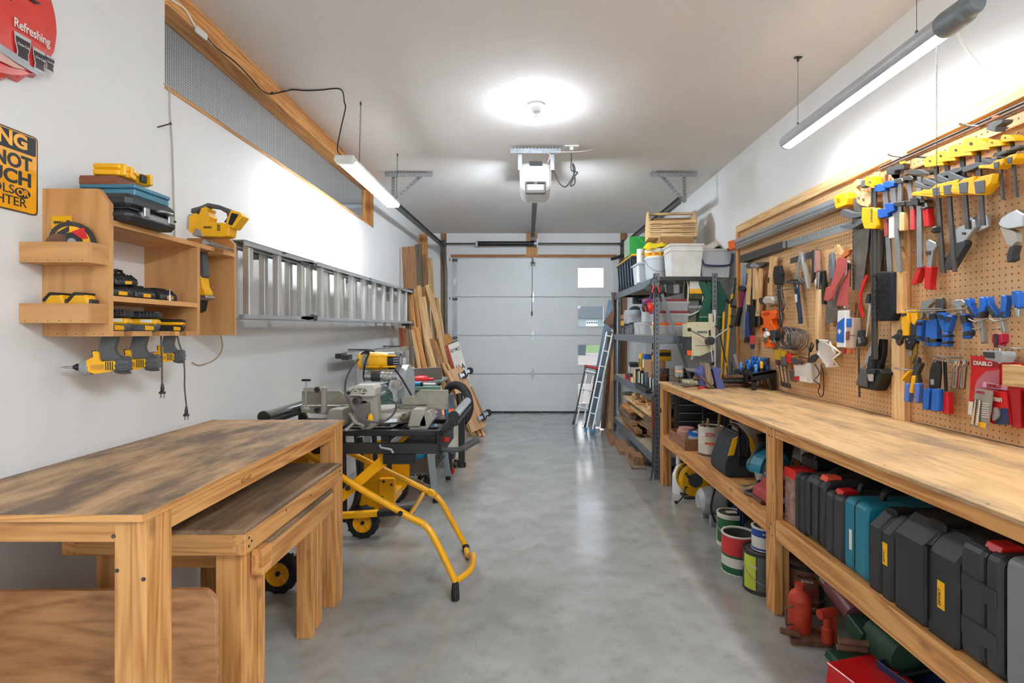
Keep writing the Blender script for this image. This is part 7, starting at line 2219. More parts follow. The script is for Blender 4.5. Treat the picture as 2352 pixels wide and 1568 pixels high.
# behind the cases
t = carton('red_white_carton', 'narrow red and white tool carton behind the thin grey case', 1.15, .1, 2.29, .1, .24, mat('photo_print', (150, 120, 110), .5, var=.4, scale=40), None, zz=z)
MB().box(-.052, .052, -.052, .052, .2, .242, .002).B('red_top', RED, t)
t = carton('yellow_tool_carton', 'yellow printed tool carton standing behind the cases', 1.42, .16, 2.26, .06, .36, YEL, None, zz=z)
for i in range(4):
 MB().box(-.07, -.0 - .02 * (i % 2), -.0315, -.03, .3 - i * .022, .31 - i * .022).B('print_line', INK, t)
t = thing('black_shop_tool', 'black domed tool with cord behind the thin grey case', 'power tool', (1.33, 2.3, z + .24))
MB().box(-.1, .1, -.06, .06, 0, .06, .012).B('body', BLK, t)
MB().tube(bez([(-.09, -.04, .05), (-.07, -.05, .085), (.0, -.05, .09), (.06, -.05, .06)], 5), .009, 8).B('cord_loop', BLK2, t)
MB().box(-.1, .1, -.06, .06, -.23, 0, .004).B('stand', mat('photo_print'), t)
solo('grey_flap', MB().pr([(-.01, 0), (.04, 0), (.1, .16), (.06, .17)], -.01, .01), LGRY, 'grey plastic blade leaning behind the black domed tool', 'blade', (1.43, 2.36, z + .15))
# ---------------------------------------------------------------- on the floor under the bench
t = thing('sprayer_jug', 'white plastic jug with tall neck under the far bench end', 'jug', (1.215, 4.15, 0))
MB().lathe([(.0, 0), (.07, 0), (.072, .02), (.07, .14), (.045, .2), (.022, .23), (.0, .23)], n=20).B('jug', WHT, t)
MB().lathe([(.018, .22), (.016, .31), (.0, .31)], (-.025, 0, 0), n=14).B('neck', WHT, t)
MB().lathe([(.0, .33), (.018, .33), (.018, .305), (.0, .305)], (-.025, 0, 0), n=14).B('cap', NAVY, t)
t = thing('cord_reel', 'yellow disc extension cord reel under the bench', 'cord reel', (1.27, 3.98, 0))
MB().lathe([(.0, -.012), (.10, -.012), (.125, -.004), (.125, .006), (.0, .006)], (0, 0, .145), 30, 'y').B('front_disc', YEL, t)
MB().lathe([(.0, -.014), (.055, -.014), (.055, -.012)], (0, 0, .145), 24, 'y').B('centre_plate', GRY, t)
for i in range(5):
 a = 2 * PI * i / 5
 MB().pr(circ(.088 * math.cos(a), .145 + .088 * math.sin(a), .012, 8, .006), -.0135, -.011).B('slot', BLK, t)
m = MB()
for i in range(5):
 m.tube([(.1 * math.cos(a), .02 + i * .017, .145 + .1 * math.sin(a)) for a in [2 * PI * k / 22 for k in range(22)]], .009, 6, closed=True)
m.B('wound_cord', BLK, t)['kind'] = 'stuff'
MB().lathe([(.0, .10), (.12, .10), (.12, .108), (.0, .108)], (0, 0, .145), 30, 'y').B('rear_disc', YEL, t)
MB().cyl((-.06, -.012, .18), (-.06, -.05, .18), .012, n=10).B('crank_knob', BLK2, t)
MB().tube([(-.08, 0, .01), (.08, 0, .01), (.08, .1, .01), (-.08, .1, .01)], .01, 6, closed=True).box(-.01, .01, .108, .115, .01, .15).B('base_frame', BLK2, t)
MB().tube(bez([(-.08, -.02, .1), (-.1, -.05, .05), (-.14, -.09, .02), (-.17, -.12, .014)], 4), .005, 6).B('loose_lead', BLK, t)
MB().box(-.19, -.165, -.13, -.11, .004, .024, .003).B('plug', BLK2, t)
# compressor
t = thing('air_compressor', 'grey pancake-tank air compressor with coiled black hose', 'compressor', (1.33, 3.5, 0))
MB().lathe([(.0, -.2), (.05, -.195), (.08, -.17), (.092, -.12), (.092, .12), (.08, .17), (.05, .195), (.0, .2)], (0, 0, .145), 26, 'x').B('tank', mat('silver_grey_paint', (166, 168, 168), .4, .2), t)
MB().box(-.02, .2, -.115, .08, .16, .25, .012).B('motor_shroud', LGRY, t)
MB().box(-.04, .2, -.118, -.1, .09, .2, .003).B('label_panel', INK, t)
MB().pr([(-.015, .125), (.035, .125), (.01, .175)], -.1195, -.118).B('triangle_mark', mat('sky_blue_print', (50, 140, 220), .5), t)
MB().pr([(.0, .138), (.02, .138), (.01, .128)], -.1202, -.1195).B('triangle_notch', INK, t)
text('lettering', 'DELTA', .028, PAPER, t, (.105, -.1188, .148), width=.11, bold=.0012)
for i in range(8):
 r = .075 + .004 * ((i * 3) % 4)
 MB().tube([(.0 + r * math.cos(a), -.02 + r * .9 * math.sin(a), .27 + i * .014 + .006 * math.sin(2 * a + i)) for a in [2 * PI * k / 24 for k in range(24)]], .0075, 6, closed=True).B('hose_coil', BLK, t)
MB().tube(bez([(-.07, -.05, .3), (-.12, -.1, .24), (-.15, -.13, .12), (-.1, -.16, .02), (.0, -.17, .012), (.12, -.16, .01)], 5), .007, 7).B('hose_end', BLK, t)
for x in (-.12, .12):
 for y in (-.08, .08):
  MB().box(x - .02, x + .02, y - .015, y + .015, 0, .075, .003).B('foot', LGRY, t)
t = toolcase('navy and black hard case standing on the floor under the bench', 3.02, 3.10, .3, BLK2, x0=1.24, dep=.3, ch=.02, name='floor_case')
t.location.z = 0.0
MB().box(-.15, -.145, -.04, .04, .02, .28).B('navy_edge', NAVY, t)
DK = mat('dark_can_label', (44, 46, 48), .4)
t = can('paint_can', 'dark green paint can with white text under the bench', 1.22, 3.14, 0, .082, .19, mat('can_white', (220, 216, 206), .4), mat('grimy_lid', (110, 96, 84), .5, .4), [(.12, .88, mat('leaf_green_label', (34, 104, 52), .4), -PI * 1.02, -PI * .25)], False, True)
text('lettering', 'exterior', .012, PAPER, t, (-.05, -.069, .125), rot=FR(-.6), width=.05)
MB().box(-.03, .03, -.02, .02, .189, .191).B('lid_note', PAPER, t)
t = can('paint_can', 'small dark paint can with paper note on its lid', 1.31, 2.95, 0, .082, .19, DK, mat('grimy_lid'), [], False, True)
MB().box(-.03, .04, -.02, .02, .189, .191).B('lid_note', PAPER, t)
t = can('paint_can', 'open red and green can full of nails', 1.125, 2.79, 0, .088, .205, mat('can_white'), None,
 [(.5, .96, mat('can_red', (200, 44, 48), .4), -PI, PI), (.44, .5, mat('can_green', (24, 96, 56), .4), -PI, PI), (.02, .2, mat('can_green'), -PI, PI)], True, False)
text('lettering', 'ALL', .028, mat('red_print'), t, (.022, -.0895, .07), rot=FR(.3), width=.05, bold=.001)
m = MB()
for i in range(60):
 a, r = RND.uniform(0, 2 * PI), RND.uniform(0, .07)
 p0 = Vector((r * math.cos(a), r * math.sin(a), .1))
 m.cyl(p0, p0 + Vector((RND.uniform(-.03, .03), RND.uniform(-.03, .03), RND.uniform(.04, .075))), .0022, n=5)
m.B('nails', DSTEEL, t)['kind'] = 'stuff'
t = can('paint_can', 'black paint can with lime green stripe and wire handle', 1.155, 2.59, 0, .085, .2, DK, STEEL, [(.1, .92, mat('lime_label', (190, 200, 60), .4), -PI * .98, -PI * .72), (.1, .92, mat('charcoal_label', (92, 94, 96), .5), -PI * .70, -PI * .48)], False, True)
text('lettering', 'PRO', .016, PAPER, t, (-.062, -.06, .13), rot=FR(-.8), width=.03)
for i in range(6):
 MB().box(-.012, .02, -.0862, -.0855, .03 + i * .02, .036 + i * .02).B('print_line', PAPER, t)
t = can('paint_can', 'small white and blue paint can stacked on the black can', 1.165, 2.585, .2005, .055, .115, mat('can_white'), STEEL, [(.62, .92, mat('can_blue', (28, 70, 160), .4), -PI, PI), (.02, .14, mat('can_blue'), -PI, PI)], False, False)
text('lettering', 'BeautiTone', .009, PAPER, t, (.0, -.0566, .09), width=.06, bold=.0004)
text('lettering', 'VELVET', .007, INK, t, (.005, -.0566, .06), width=.03)
text('lettering', 'INTERIOR', .005, INK, t, (-.01, -.0566, .072), width=.03)
t = can('paint_can', 'brown wood stain can with black side behind the bench leg', 1.29, 2.44, 0, .087, .2, DK, mat('grimy_lid'), [(.04, .94, mat('wood_photo_label', (126, 82, 62), .45, var=.3, scale=14), -PI * .98, -PI * .42), (.35, .55, mat('can_maroon', (140, 50, 46), .4), -PI * .97, -PI * .43)], False, True)
text('lettering', 'BeautiTone', .013, INK, t, (-.028, -.0845, .165), rot=FR(-.32), width=.085, bold=.0005)
text('lettering', 'SHIELD', .009, PAPER, t, (-.03, -.0845, .145), rot=FR(-.33), width=.05, bold=.0004)
text('lettering', '3.78 L', .01, PAPER, t, (-.005, -.0885, .025), rot=FR(-.05), width=.035)
# bottle jack and neighbours
t = thing('bottle_jack', 'rusty red bottle jack on the floor under the bench', 'jack', (1.16, 2.17, 0))
JR = mat('worn_red_paint', (186, 60, 36), .55, .1, var=.25, scale=18)
MB().pr(rnd([(-.09, -.05), (.07, -.07), (.085, .05), (-.05, .08)], .015), 0, .022, 'z').B('base', RUST, t)
MB().lathe([(.046, .02), (.046, .15), (.036, .175), (.02, .19), (.018, .215), (.0, .215)], (-.015, .03, 0), 20).B('cylinder', JR, t)
MB().lathe([(.022, .02), (.022, .075), (.016, .08), (.016, .12), (.0, .12)], (.05, -.06, 0), 14).B('pump_body', JR, t)
MB().cyl((.01, -.075, .14), (.085, -.055, .14), .019, n=14).B('handle_socket', JR, t)
MB().box(.06, .085, -.07, -.05, .02, .14, .003).B('link_arm', JR, t)
MB().tube([(-.06, .0, .06), (-.09, -.01, .06), (-.095, -.01, .13), (-.06, .0, .135)], .005, 6).B('carry_loop', RUST, t)
MB().cyl((-.12, -.02, .045), (-.05, -.03, .03), .013, n=10).B('release_rod', RUST, t)
t = thing('maroon_cylinder', 'maroon cylinder with silver band lying behind the red jack', 'motor', (1.285, 2.1, .18))
t.rotation_euler = (-1.32, 0, .0)
MB().cyl((0, 0, -.06), (0, 0, .14), .042, n=22).B('tube', mat('maroon_paint', (120, 70, 74), .4), t)
MB().cyl((0, 0, .10), (0, 0, .135), .0435, n=22).B('band', CHROME, t)
MB().cyl((0, 0, .135), (0, 0, .175), .04, n=20).B('end_bell', mat('forest_green_paint', (36, 70, 50), .5), t)
MB().box(-.04, .04, -.01, .06, -.16, -.06, .004).B('rear_mount', mat('forest_green_paint'), t)
t = thing('green_bench_machine', 'dark green machine casting on the floor under the bench', 'machine', (1.32, 1.93, 0))
FG = mat('forest_green_paint')
MB().pr(rnd([(-.16, 0), (.18, 0), (.18, .03), (-.15, .03)], .01), -.2, .12, bev=.004).B('base', FG, t)
MB().lathe([(.0, -.09), (.07, -.085), (.085, -.04), (.085, .06), (.05, .09), (.0, .09)], (.02, -.02, .12), 22, 'y').B('drum', FG, t)
MB().tube(bez([(-.1, -.12, .05), (-.02, -.13, .09), (.1, -.14, .12)], 4), .01, 7).B('cord', BLK, t)
for x in (.1, .13):
 MB().cyl((x, -.12, .03), (x, -.12, .15), .03, n=14).B('roller', BLK, t)
MB().cyl((-.16, .02, .12), (-.06, 0, .12), .012, n=10).cyl((-.16, .03, .09), (-.06, .01, .09), .012, n=10).B('rod', RUST, t)
# trays by the front edge
t = thing('red_metal_box', 'glossy red metal box at the front edge under the bench', 'box', (1.17, 1.76, 0), .25)
MB().pr([(-.08, 0), (.13, 0), (.13, .075), (-.065, .09)], -.13, .13, bev=.003).B('box', REDP, t)
MB().box(-.068, .134, -.134, .134, .082, .09, .003).B('lid_rim', REDP, t)
t = thing('blue_metal_tray', 'dark blue metal tray behind the red box', 'tray', (1.32, 1.76, 0), .2)
for a in ((-.07, -.066, -.16, .1), (.07, .074, -.16, .1), (-.066, .07, -.16, -.156), (-.066, .07, .096, .1)):
 MB().box(a[0], a[1], a[2], a[3], .0, .115, .0015).B('side', NAVY, t)
MB().box(-.07, .074, -.16, .1, .0, .004).B('bottom', NAVY, t)
solo('red_tray', MB().pr([(-.05, 0), (.06, 0), (.06, .11), (-.04, .11)], -.16, .14, bev=.003), REDP, 'second glossy red box farther under the bench', 'box', (1.455, 1.75, 0), .2)
t = thing('yellow_level', 'yellow plastic spirit-level body lying in the blue tray', 'level', (1.26, 1.44, .06), .15)
MB().pr(rnd([(-.045, 0), (.05, 0), (.045, .045), (-.02, .05), (-.045, .03)], .008), -.2, .18, bev=.004).B('body', YEL, t)
MB().box(-.01, .035, -.12, .06, .05, .052).B('groove', mat('amber_plastic'), t)
MB().cyl((-.0, .1, .048), (-.0, .1, .0515), .008, n=10).B('hole', BLK, t)
MB().box(-.03, .03, -.18, .16, -.06, 0, .003).B('packing_block', NAVY, t)
t = rag('canvas_pouch', 'crumpled green and white pouch between the red box and yellow level', (1.225, 1.63, .085), .13, .16, .05, mat('green_canvas', (86, 100, 86), .9, var=.3, scale=12), 23, 'pouch')
solo('pouch_rest', MB().box(-.05, .05, -.06, .06, 0, .084, .003), NAVY, 'small navy block under the crumpled pouch', 'block', (1.262, 1.60, 0))
# ================================================================ pegboard with real holes
PX, PT = 1.795, .005
PEG = mat('hardboard', (210, 166, 118), .6, var=.05, scale=3)
pgb = thing('pegboard', 'brown pegboard in a pine frame covering the right wall', 'pegboard', (PX, 3.0, BZ))
def pegpanel(y0, y1, z0, z1):
 p, r = .0254, .0036
 vs, fs = [], []
 ny, nz = int((y1 - y0) / p), int((z1 - z0) / p)
 py, pz = (y1 - y0) / ny, (z1 - z0) / nz
 o8 = [(1, 0), (1, 1), (0, 1), (-1, 1), (-1, 0), (-1, -1), (0, -1), (1, -1)]
 c8 = [(math.cos(PI / 4 * i) * r, math.sin(PI / 4 * i) * r) for i in range(8)]
 for i in range(ny):
  for k in range(nz):
   cy, cz = y0 + (i + .5) * py, z0 + (k + .5) * pz
   b = len(vs)
   vs += [(PX, cy + a * py / 2, cz + c * pz / 2) for a, c in o8] + [(PX, cy + a, cz + c) for a, c in c8] + [(PX + PT, cy + a, cz + c) for a, c in c8]
   for j in range(8):
    j2 = (j + 1) % 8
    fs += [(b + j2, b + j, b + 8 + j, b + 8 + j2), (b + 8 + j2, b + 8 + j, b + 16 + j, b + 16 + j2)]
 m = MB()
 m.add(vs, fs)
 return m
for a, b in ((2.49, 4.42), (1.3, 2.489)):
 wp('hardboard_panel', pegpanel(a, b, BZ + .002, 2.15), PEG, pgb)
wp('top_frame', MB().box(PX - .022, XR, 1.25, 4.46, 2.12, 2.182, .002), LWDY, pgb)
wp('end_frame', MB().box(PX - .022, XR, 4.415, 4.46, BZ, 2.12, .002), PINEZ, pgb)
wp('middle_post', MB().box(PX - .03, PX - .001, 2.445, 2.535, BZ, 2.12, .002), LWDZ, pgb)
wp('backing_strip', MB().box(PX + PT, XR, 1.3, 4.41, 1.9, 1.94), BRNY, pgb)
wp('inner_batten', MB().box(PX - .012, PX - .001, 1.3, 2.44, 2.03, 2.045), LWDY, pgb)
TX = 1.765
A_, B_, C_, D_ = ZM(1680, 380, 5.226), ZM(1680, 560, 4.355), ZM(2040, 240, 3.564), ZM(2040, 620, 3.92)
def xy(s):
 return [tuple(float(v) for v in q.split(',')) for q in s.split()]
_ni = 0
def I(name, label, cat, zm, parts, X=TX, group=None):
 global _ni
 _ni += 1
 X -= .0012 * (_ni % 9)
 o = RX(*zm(xy(parts[0][2])[0])[0], X)
 t = thing(name, label, cat, o, -PI / 2, group)
 for ix, q in enumerate(parts):
  nm, m_, s = q[:3]
  d0, d1 = (q[3] - .0003 * ix, q[4] - .0002 * ix) if len(q) > 4 else (-.008, .008)
  w = wallpts(o, X, zm(*xy(s)))
  if len(q) > 5 and q[5] == 'tube':
   MB().tube(bez([(a, d0 + (d1 - d0) * i / max(1, len(w) - 1), b) for i, (a, b) in enumerate(w)], 4), q[6], 8).B(nm, m_, t)
  elif len(q) > 5 and q[5] == 'cyl':
   MB().tube([(a, d0, b) for a, b in w], q[6], 12).B(nm, m_, t)
  elif len(q) > 5 and q[5] == 'loop':
   MB().tube([(a, d0 + (d1 - d0) * (i % 2), b) for i, (a, b) in enumerate(w)], q[6], 6, closed=True).B(nm, m_, t)
  else:
   bev = q[5] if len(q) > 5 else 0
   r = q[6] if len(q) > 6 else .003
   MB().pr(rnd(w, r, 2) if r else w, d0, d1, bev=bev).B(nm, m_, t)
 return t
HND = wood('tool_handle', (200, 150, 92), (228, 186, 130), 'z', ring=16)
SAWB = mat('saw_blade', (132, 126, 118), .4, .7, var=.2, scale=14)
CLMB = mat('clamp_bar', (88, 84, 80), .45, .5)
WIRE = mat('hook_wire', (150, 146, 140), .35, .8)
# long straight edges
I('guide_rail', 'long grey aluminium guide rail with orange ends across the pegboard', 'guide rail', A_, [
 ('rail', ALU, '40,905 1300,385 1325,505 90,1005', -.03, .02, .003, 0), ('groove', GSTEEL, '45,945 1305,440 1312,462 60,962', -.0325, -.03, 0, 0), ('groove', GSTEEL, '60,985 1318,478 1321,490 75,995', -.0325, -.03, 0, 0),
 ('end_cap', YEL, '1300,375 1440,325 1478,390 1465,470 1330,520', -.036, .022, .004), ('cap_slot', mat('amber_plastic'), '1340,400 1350,445 1385,435 1375,390', -.038, -.036), ('end_cap', ORG, '5,910 62,895 88,945 92,985 20,1020', -.034, .02, .004), ('clip', BLK, '-20,1000 8,985 10,1010 -15,1025', -.02, .01)])
I('steel_straightedge', 'flat steel straightedge with scale marks in a dark sleeve', 'straightedge', A_, [
 ('blade', mat('grey_rule', (150, 154, 156), .4, .5), '660,905 1480,650 1480,755 665,990', .0, .004, 0, 0), ('sleeve', DSTEEL, '120,1080 635,905 670,905 670,990 150,1165 120,1165', -.012, .014, .002), ('sleeve_end', STEEL, '640,908 668,905 668,990 640,992', -.014, -.012, 0, 0)])
_o = bpy.data.objects['steel_straightedge']
m = MB()
for i in range(26):
 a, b = A_((700 + i * 30, 905 - i * 8.9))[0]
 q = RX(a, b, _o.location.x)
 m.box(q.x - .0008, q.x, q.y - .001, q.y + .001, q.z - .008 - .004 * (i % 2), q.z)
k = m.B('scale_mark', INK, _o)
k.matrix_parent_inverse = (Matrix.Translation(_o.location) @ Matrix.Rotation(-PI / 2, 4, 'Z')).inverted()
k['kind'] = 'stuff'
I('box_level', 'tall silver aluminium level hanging at the board end', 'level', B_, [('body', ALU, '118,190 168,185 150,962 95,955', -.01, .012, .002, 0), ('web', GALV, '135,200 150,200 132,940 118,940', -.012, -.01, 0, 0)])
I('chrome_level', 'short bright chrome level beside the tall one', 'level', B_, [('body', CHROME, '165,185 192,190 190,405 150,410', -.01, .012, .002, 0), ('vial', YEL, '172,260 184,260 183,290 170,290', -.0115, -.01)])
I('gooseneck_bar', 'black gooseneck pry bar hanging past the pegboard edge', 'pry bar', B_, [('bar', BLK2, '75,335 72,400 55,500 30,600 8,680 12,715 60,725', -.03, -.03, 'tube', .009), ('label', YEL, '45,505 68,495 60,545 38,560', -.042, -.04), ('nail_hook', WIRE, '15,365 60,392', -.03, .03, 'cyl', .003)])
def hammer(label, h, head, grip, extra=()):
 I('hammer', label, 'hammer', B_, [('handle', h[0], h[1], -.022, -.004, .006), ('head', head[0], head[1], -.032, .006, .006, .006)] + ([('grip', grip[0], grip[1], -.026, .0, .007)] if grip else []) + list(extra), group='hammers on the pegboard')
hammer('claw hammer with red and purple shaft hanging over the level', (mat('purple_shaft', (130, 40, 84), .4), '120,470 150,475 120,640 95,640'), (DSTEEL, '100,430 125,415 165,440 160,470 130,475 105,465'), (BLK, '98,630 125,635 85,825 55,822'))
hammer('ball hammer with brown wooden handle, first of three', (HND, '200,240 225,240 215,420 205,610 172,610 180,420'), (DSTEEL, '178,215 200,195 240,205 245,235 215,240 190,240'), None)
hammer('ball hammer with pale wooden handle, second of three', (LWDZ, '242,235 275,240 282,400 280,555 238,555 240,400'), (STEEL, '225,205 265,185 300,205 300,235 260,240 230,235'), None)
hammer('cross-peen hammer with honey handle, third of three', (HND, '302,245 330,245 318,480 308,722 265,725 280,560'), (DSTEEL, '290,190 345,180 392,190 360,215 320,235 292,230'), None)
hammer('hammer with ribbed blue rubber grip below the wooden ones', (DSTEEL, '185,600 205,600 200,690 178,690'), (DSTEEL, '170,930 195,930 192,985 160,985'), (mat('blue_rubber', (38, 62, 120), .6), '172,685 205,685 205,935 165,930'))
hammer('hammer with smooth black rubber grip', (DSTEEL, '222,430 242,430 240,620 220,620'), (DSTEEL, '300,725 322,730 320,810 295,808'), (BLK, '218,612 262,616 262,835 212,832'))
I('rubber_mallet', 'wooden mallet with grey and black rubber head', 'mallet', B_, [('handle', HND, '418,125 468,128 450,300 440,520 392,518 405,300', -.026, -.006, .006), ('head', mat('grey_rubber_head', (186, 176, 158), .7), '385,525 470,520 488,560 470,605 385,608 370,565', -.05, .02, .014, .012), ('black_face', BLK2, '332,540 375,528 380,606 340,602 328,575', -.045, .016, .01, .01), ('label', INK, '402,335 418,338 412,392 400,390', -.0275, -.026)])
I('chalk_reel', 'orange chalk line reel with crank handle', 'chalk line', B_, [('body', ORG, '340,670 470,660 488,690 478,745 440,755 445,800 490,860 480,880 430,900 420,1000 425,1030 375,1040 365,990 350,900 318,860 325,840 360,800 355,745 340,735', -.03, .015, .006), ('window', mat('pale_core', (214, 208, 200), .6), '425,790 450,820 470,870 440,960 420,990 410,900', -.026, .008, .004), ('opening', mat('deep_orange', (190, 50, 20), .5), '362,690 420,680 425,715 365,720', -.032, -.029), ('crank', STEEL, '372,850 400,840 415,880 400,980 375,985 385,900', -.042, -.03, .003), ('axle', BLK, '375,840 395,838 400,870 378,875', -.05, -.03, .003), ('hook', WIRE, '300,675 330,690 415,695', -.04, -.01, 'tube', .004)])
I('pry_driver', 'thick black-handled pry driver in the wire holder', 'driver', B_, [('handle', BLK, '470,220 535,215 540,300 520,405 475,410 460,300', -.036, -.006, .01, .008), ('shaft', DSTEEL, '490,405 505,620 515,840', -.02, -.02, 'cyl', .006)])
I('pry_driver', 'second black-handled driver with bent tip in the wire holder', 'driver', B_, [('handle', BLK, '512,252 555,250 568,290 558,405 520,408 508,330', -.048, -.02, .01, .008), ('shaft', DSTEEL, '520,410 530,600 545,760 535,840', -.026, -.026, 'tube', .006)])
I('pry_driver', 'slim black driver rightmost in the wire holder', 'driver', B_, [('shaft', DSTEEL, '545,410 562,560 572,620 555,668', -.03, -.03, 'tube', .006), ('handle', BLK, '540,330 565,335 562,412 540,412', -.036, -.02, .005)])
I('wire_holder', 'wire tool holder rack with two rails', 'holder', B_, [('rail', WIRE, '480,470 600,455 715,440 720,415', -.04, -.04, 'tube', .0035), ('rail', WIRE, '560,390 620,380 680,385 740,378', -.03, -.03, 'tube', .0035), ('cross_wire', WIRE, '560,440 610,370', -.04, .025, 'cyl', .003), ('cross_wire', WIRE, '690,445 740,378', -.04, .025, 'cyl', .003)])
hammer('small hammer with dark blue steel shaft in the wire holder', (mat('navy_shaft', (40, 52, 78), .4), '648,380 680,378 692,480 705,600 722,740 722,795 702,800 695,700 672,540'), (BLK2, '568,390 600,370 650,348 682,355 680,395 645,392 600,392'), None, [('label', PAPER, '668,505 690,502 694,580 675,585', -.0235, -.022)])
I('speed_square', 'aluminium rafter speed square hanging by its corner', 'square', B_, [('edge', ALU, '685,82 712,82 782,445 760,425', -.012, .012, .002, 0), ('base', ALU, '685,82 700,100 668,345 645,345', -.004, .002, 0, 0), ('lower_edge', ALU, '640,340 670,335 782,445 755,415', -.004, .002, 0, 0), ('inner_bar', ALU, '668,318 680,310 745,375 735,380', -.004, .002, 0, 0)])
I('try_square', 'dark steel try square with worn pink handle', 'square', B_, [('blade', DSTEEL, '592,145 840,60 850,130 590,198', -.002, .003, 0, 0), ('stock', DSTEEL, '820,60 858,58 840,250 830,345 808,392', -.008, .008, .002), ('handle', mat('worn_pink', (176, 128, 118), .6), '850,62 872,75 880,265 870,288 845,280', -.012, .01, .003)])
I('carpenter_rule', 'pale wooden stick hanging beside a black holder', 'stick', B_, [('stick', LWDZ, '885,462 915,455 915,965 865,945 875,700', -.022, -.008, .001), ('holder', BLK, '895,275 932,265 945,400 942,605 915,600 912,430', -.008, .012, .004), ('clip', CHROME, '895,285 915,275 912,460 885,440', -.024, -.01, .002), ('wire', WIRE, '938,225 935,275', -.01, .02, 'cyl', .002), ('rag_tie', PAPER, '858,365 890,320 895,345 870,420', -.016, -.004)])
I('panel_saw', 'hand saw with smooth grey handle hanging behind red belts', 'saw', B_, [('handle', GSTEEL, '1005,95 1040,78 1055,180 1050,355 1010,362 1000,230', -.022, .0, .008, .01), ('blade', SAWB, '1000,355 1090,345 1065,770 990,790 945,812 960,640', -.006, -.003, 0, 0)])
I('wooden_saw', 'saw with honey wooden looped handle behind the belts', 'saw', B_, [('handle', HND, '1048,20 1075,5 1145,95 1130,120 1100,110 1075,60', -.012, .006, .005), ('grip', wood('cherry_handle', (170, 84, 34), (206, 118, 58), 'z'), '1160,55 1202,58 1190,110 1150,130 1105,240 1075,300 1070,230 1100,150', -.012, .006, .005)])
RB_ = mat('sanding_belt_red', (186, 84, 80), .75)
I('sanding_belt', 'looped pinkish red sanding belt hanging in front', 'sanding belt', B_, [('front_run', RB_, '1155,130 1240,150 1235,260 1130,440 1105,555 1060,572 1022,560 1045,430 1080,420 1130,240', -.05, -.045, 0, .01), ('back_run', RB_, '1130,440 1235,250 1232,420 1215,620 1105,618', -.03, -.026, 0, .006), ('fold', RB_, '1045,430 1120,445 1105,545 1058,573 1020,560', -.056, -.05, 0, .01)])
I('sanding_belt', 'darker red sanding belt strip behind the large saw', 'sanding belt', B_, [('run', RED, '1325,370 1370,305 1378,330 1320,480 1308,610 1345,730 1325,745 1292,640 1298,500', -.01, -.004, 0, .006)])
def caulk(label, tube_, tip, c, tipm, lab):
 I('caulk_tube', label, 'caulk tube', B_, [('tube', c, tube_, -.045, .0, .016, .004), ('tip', tipm, tip, -.028, -.018, .002), ('label', lab[0], lab[1], -.0462, -.045), ('print', lab[2], lab[3], -.0466, -.0455)], group='caulk tubes')
caulk('white and blue caulk tube with red tip in a wire gun', '1142,668 1222,665 1210,1035 1130,1030', '1158,1045 1192,1045 1178,1100 1168,1100', WHT, RED, (BLU, '1140,790 1215,735 1210,990 1133,980', PAPER, '1145,870 1165,850 1185,870 1165,905'))
caulk('tan and blue caulk tube with orange tip', '1232,745 1302,740 1290,1040 1218,1035', '1228,1048 1250,1048 1242,1102 1232,1100', mat('tan_tube', (196, 170, 150), .5), ORG, (BLU, '1232,748 1290,745 1286,830 1230,830', mat('brown_print', (130, 60, 50), .5), '1228,880 1270,870 1265,960 1226,965'))
I('caulk_gun', 'white wire-framed caulk gun holding the tubes', 'caulk gun', B_, [('frame_rod', WHT, '1240,182 1210,200 1195,420 1190,640', -.03, -.03, 'tube', .005), ('plunger', WIRE, '1070,655 1130,662 1215,655 1215,630', -.035, -.02, 'tube', .005), ('rod', BLK, '1225,200 1222,430', -.025, -.025, 'cyl', .008)])
I('wire_brush', 'wire brush with bronze bristle rows below the saw', 'brush', B_, [('back', BRNZ, '1258,590 1292,590 1275,740 1245,735', -.012, .0, .003)] + [('bristle_row', mat('bronze_wire', (160, 110, 70), .5, .5), '%d,%d %d,%d %d,%d %d,%d' % (1222, 595 + i * 17, 1290 - i * 2, 590 + i * 17, 1290 - i * 2, 597 + i * 17, 1222, 603 + i * 17), -.025, -.012, 0, 0) for i in range(8)])
# big saws and the long clamp
I('large_hand_saw', 'large hand saw with pale wooden handle at the middle', 'saw', A_, [('blade', SAWB, '1485,380 1560,420 1700,480 1660,1000 1590,1480 1485,1500', -.01, -.007, 0, 0), ('handle', LWDZ, '1520,190 1560,160 1580,200 1680,175 1740,140 1740,200 1690,245 1590,235 1545,265 1560,320 1680,330 1730,300 1735,430 1690,500 1600,480 1550,440 1550,350 1525,300', -.022, .002, .004), ('handle_bolt', STEEL, '1570,375 1590,372 1590,395 1572,398', -.025, -.022), ('handle_bolt', STEEL, '1625,395 1648,392 1648,418 1628,420', -.025, -.022), ('teeth', DSTEEL, '1478,520 1486,520 1486,1490 1478,1490', -.009, -.008, 0, 0)])
I('dark_hand_saw', 'darker tapered hand saw just behind the long clamp', 'saw', A_, [('blade', mat('dark_blade', (104, 96, 88), .45, .6), '1640,820 1740,780 1850,780 1750,1568 1690,1568', .0, .003, 0, 0), ('second_blade', SAWB, '1800,760 1850,760 1820,1200', .006, .009, 0, 0), ('handle', HND, '1720,80 1780,80 1790,140 1830,90 1860,110 1850,200 1730,180', -.006, .012, .004)])
I('jab_saw', 'slim white-toothed jab saw hanging by the clamp bar', 'saw', B_, [('blade', mat('pale_blade', (200, 194, 184), .4, .4), '1385,600 1412,600 1395,760 1368,930 1358,925 1375,760', -.008, -.005, 0, 0), ('handle', BLK2, '1385,500 1410,495 1415,590 1372,595 1370,560', -.018, .004, .005)])
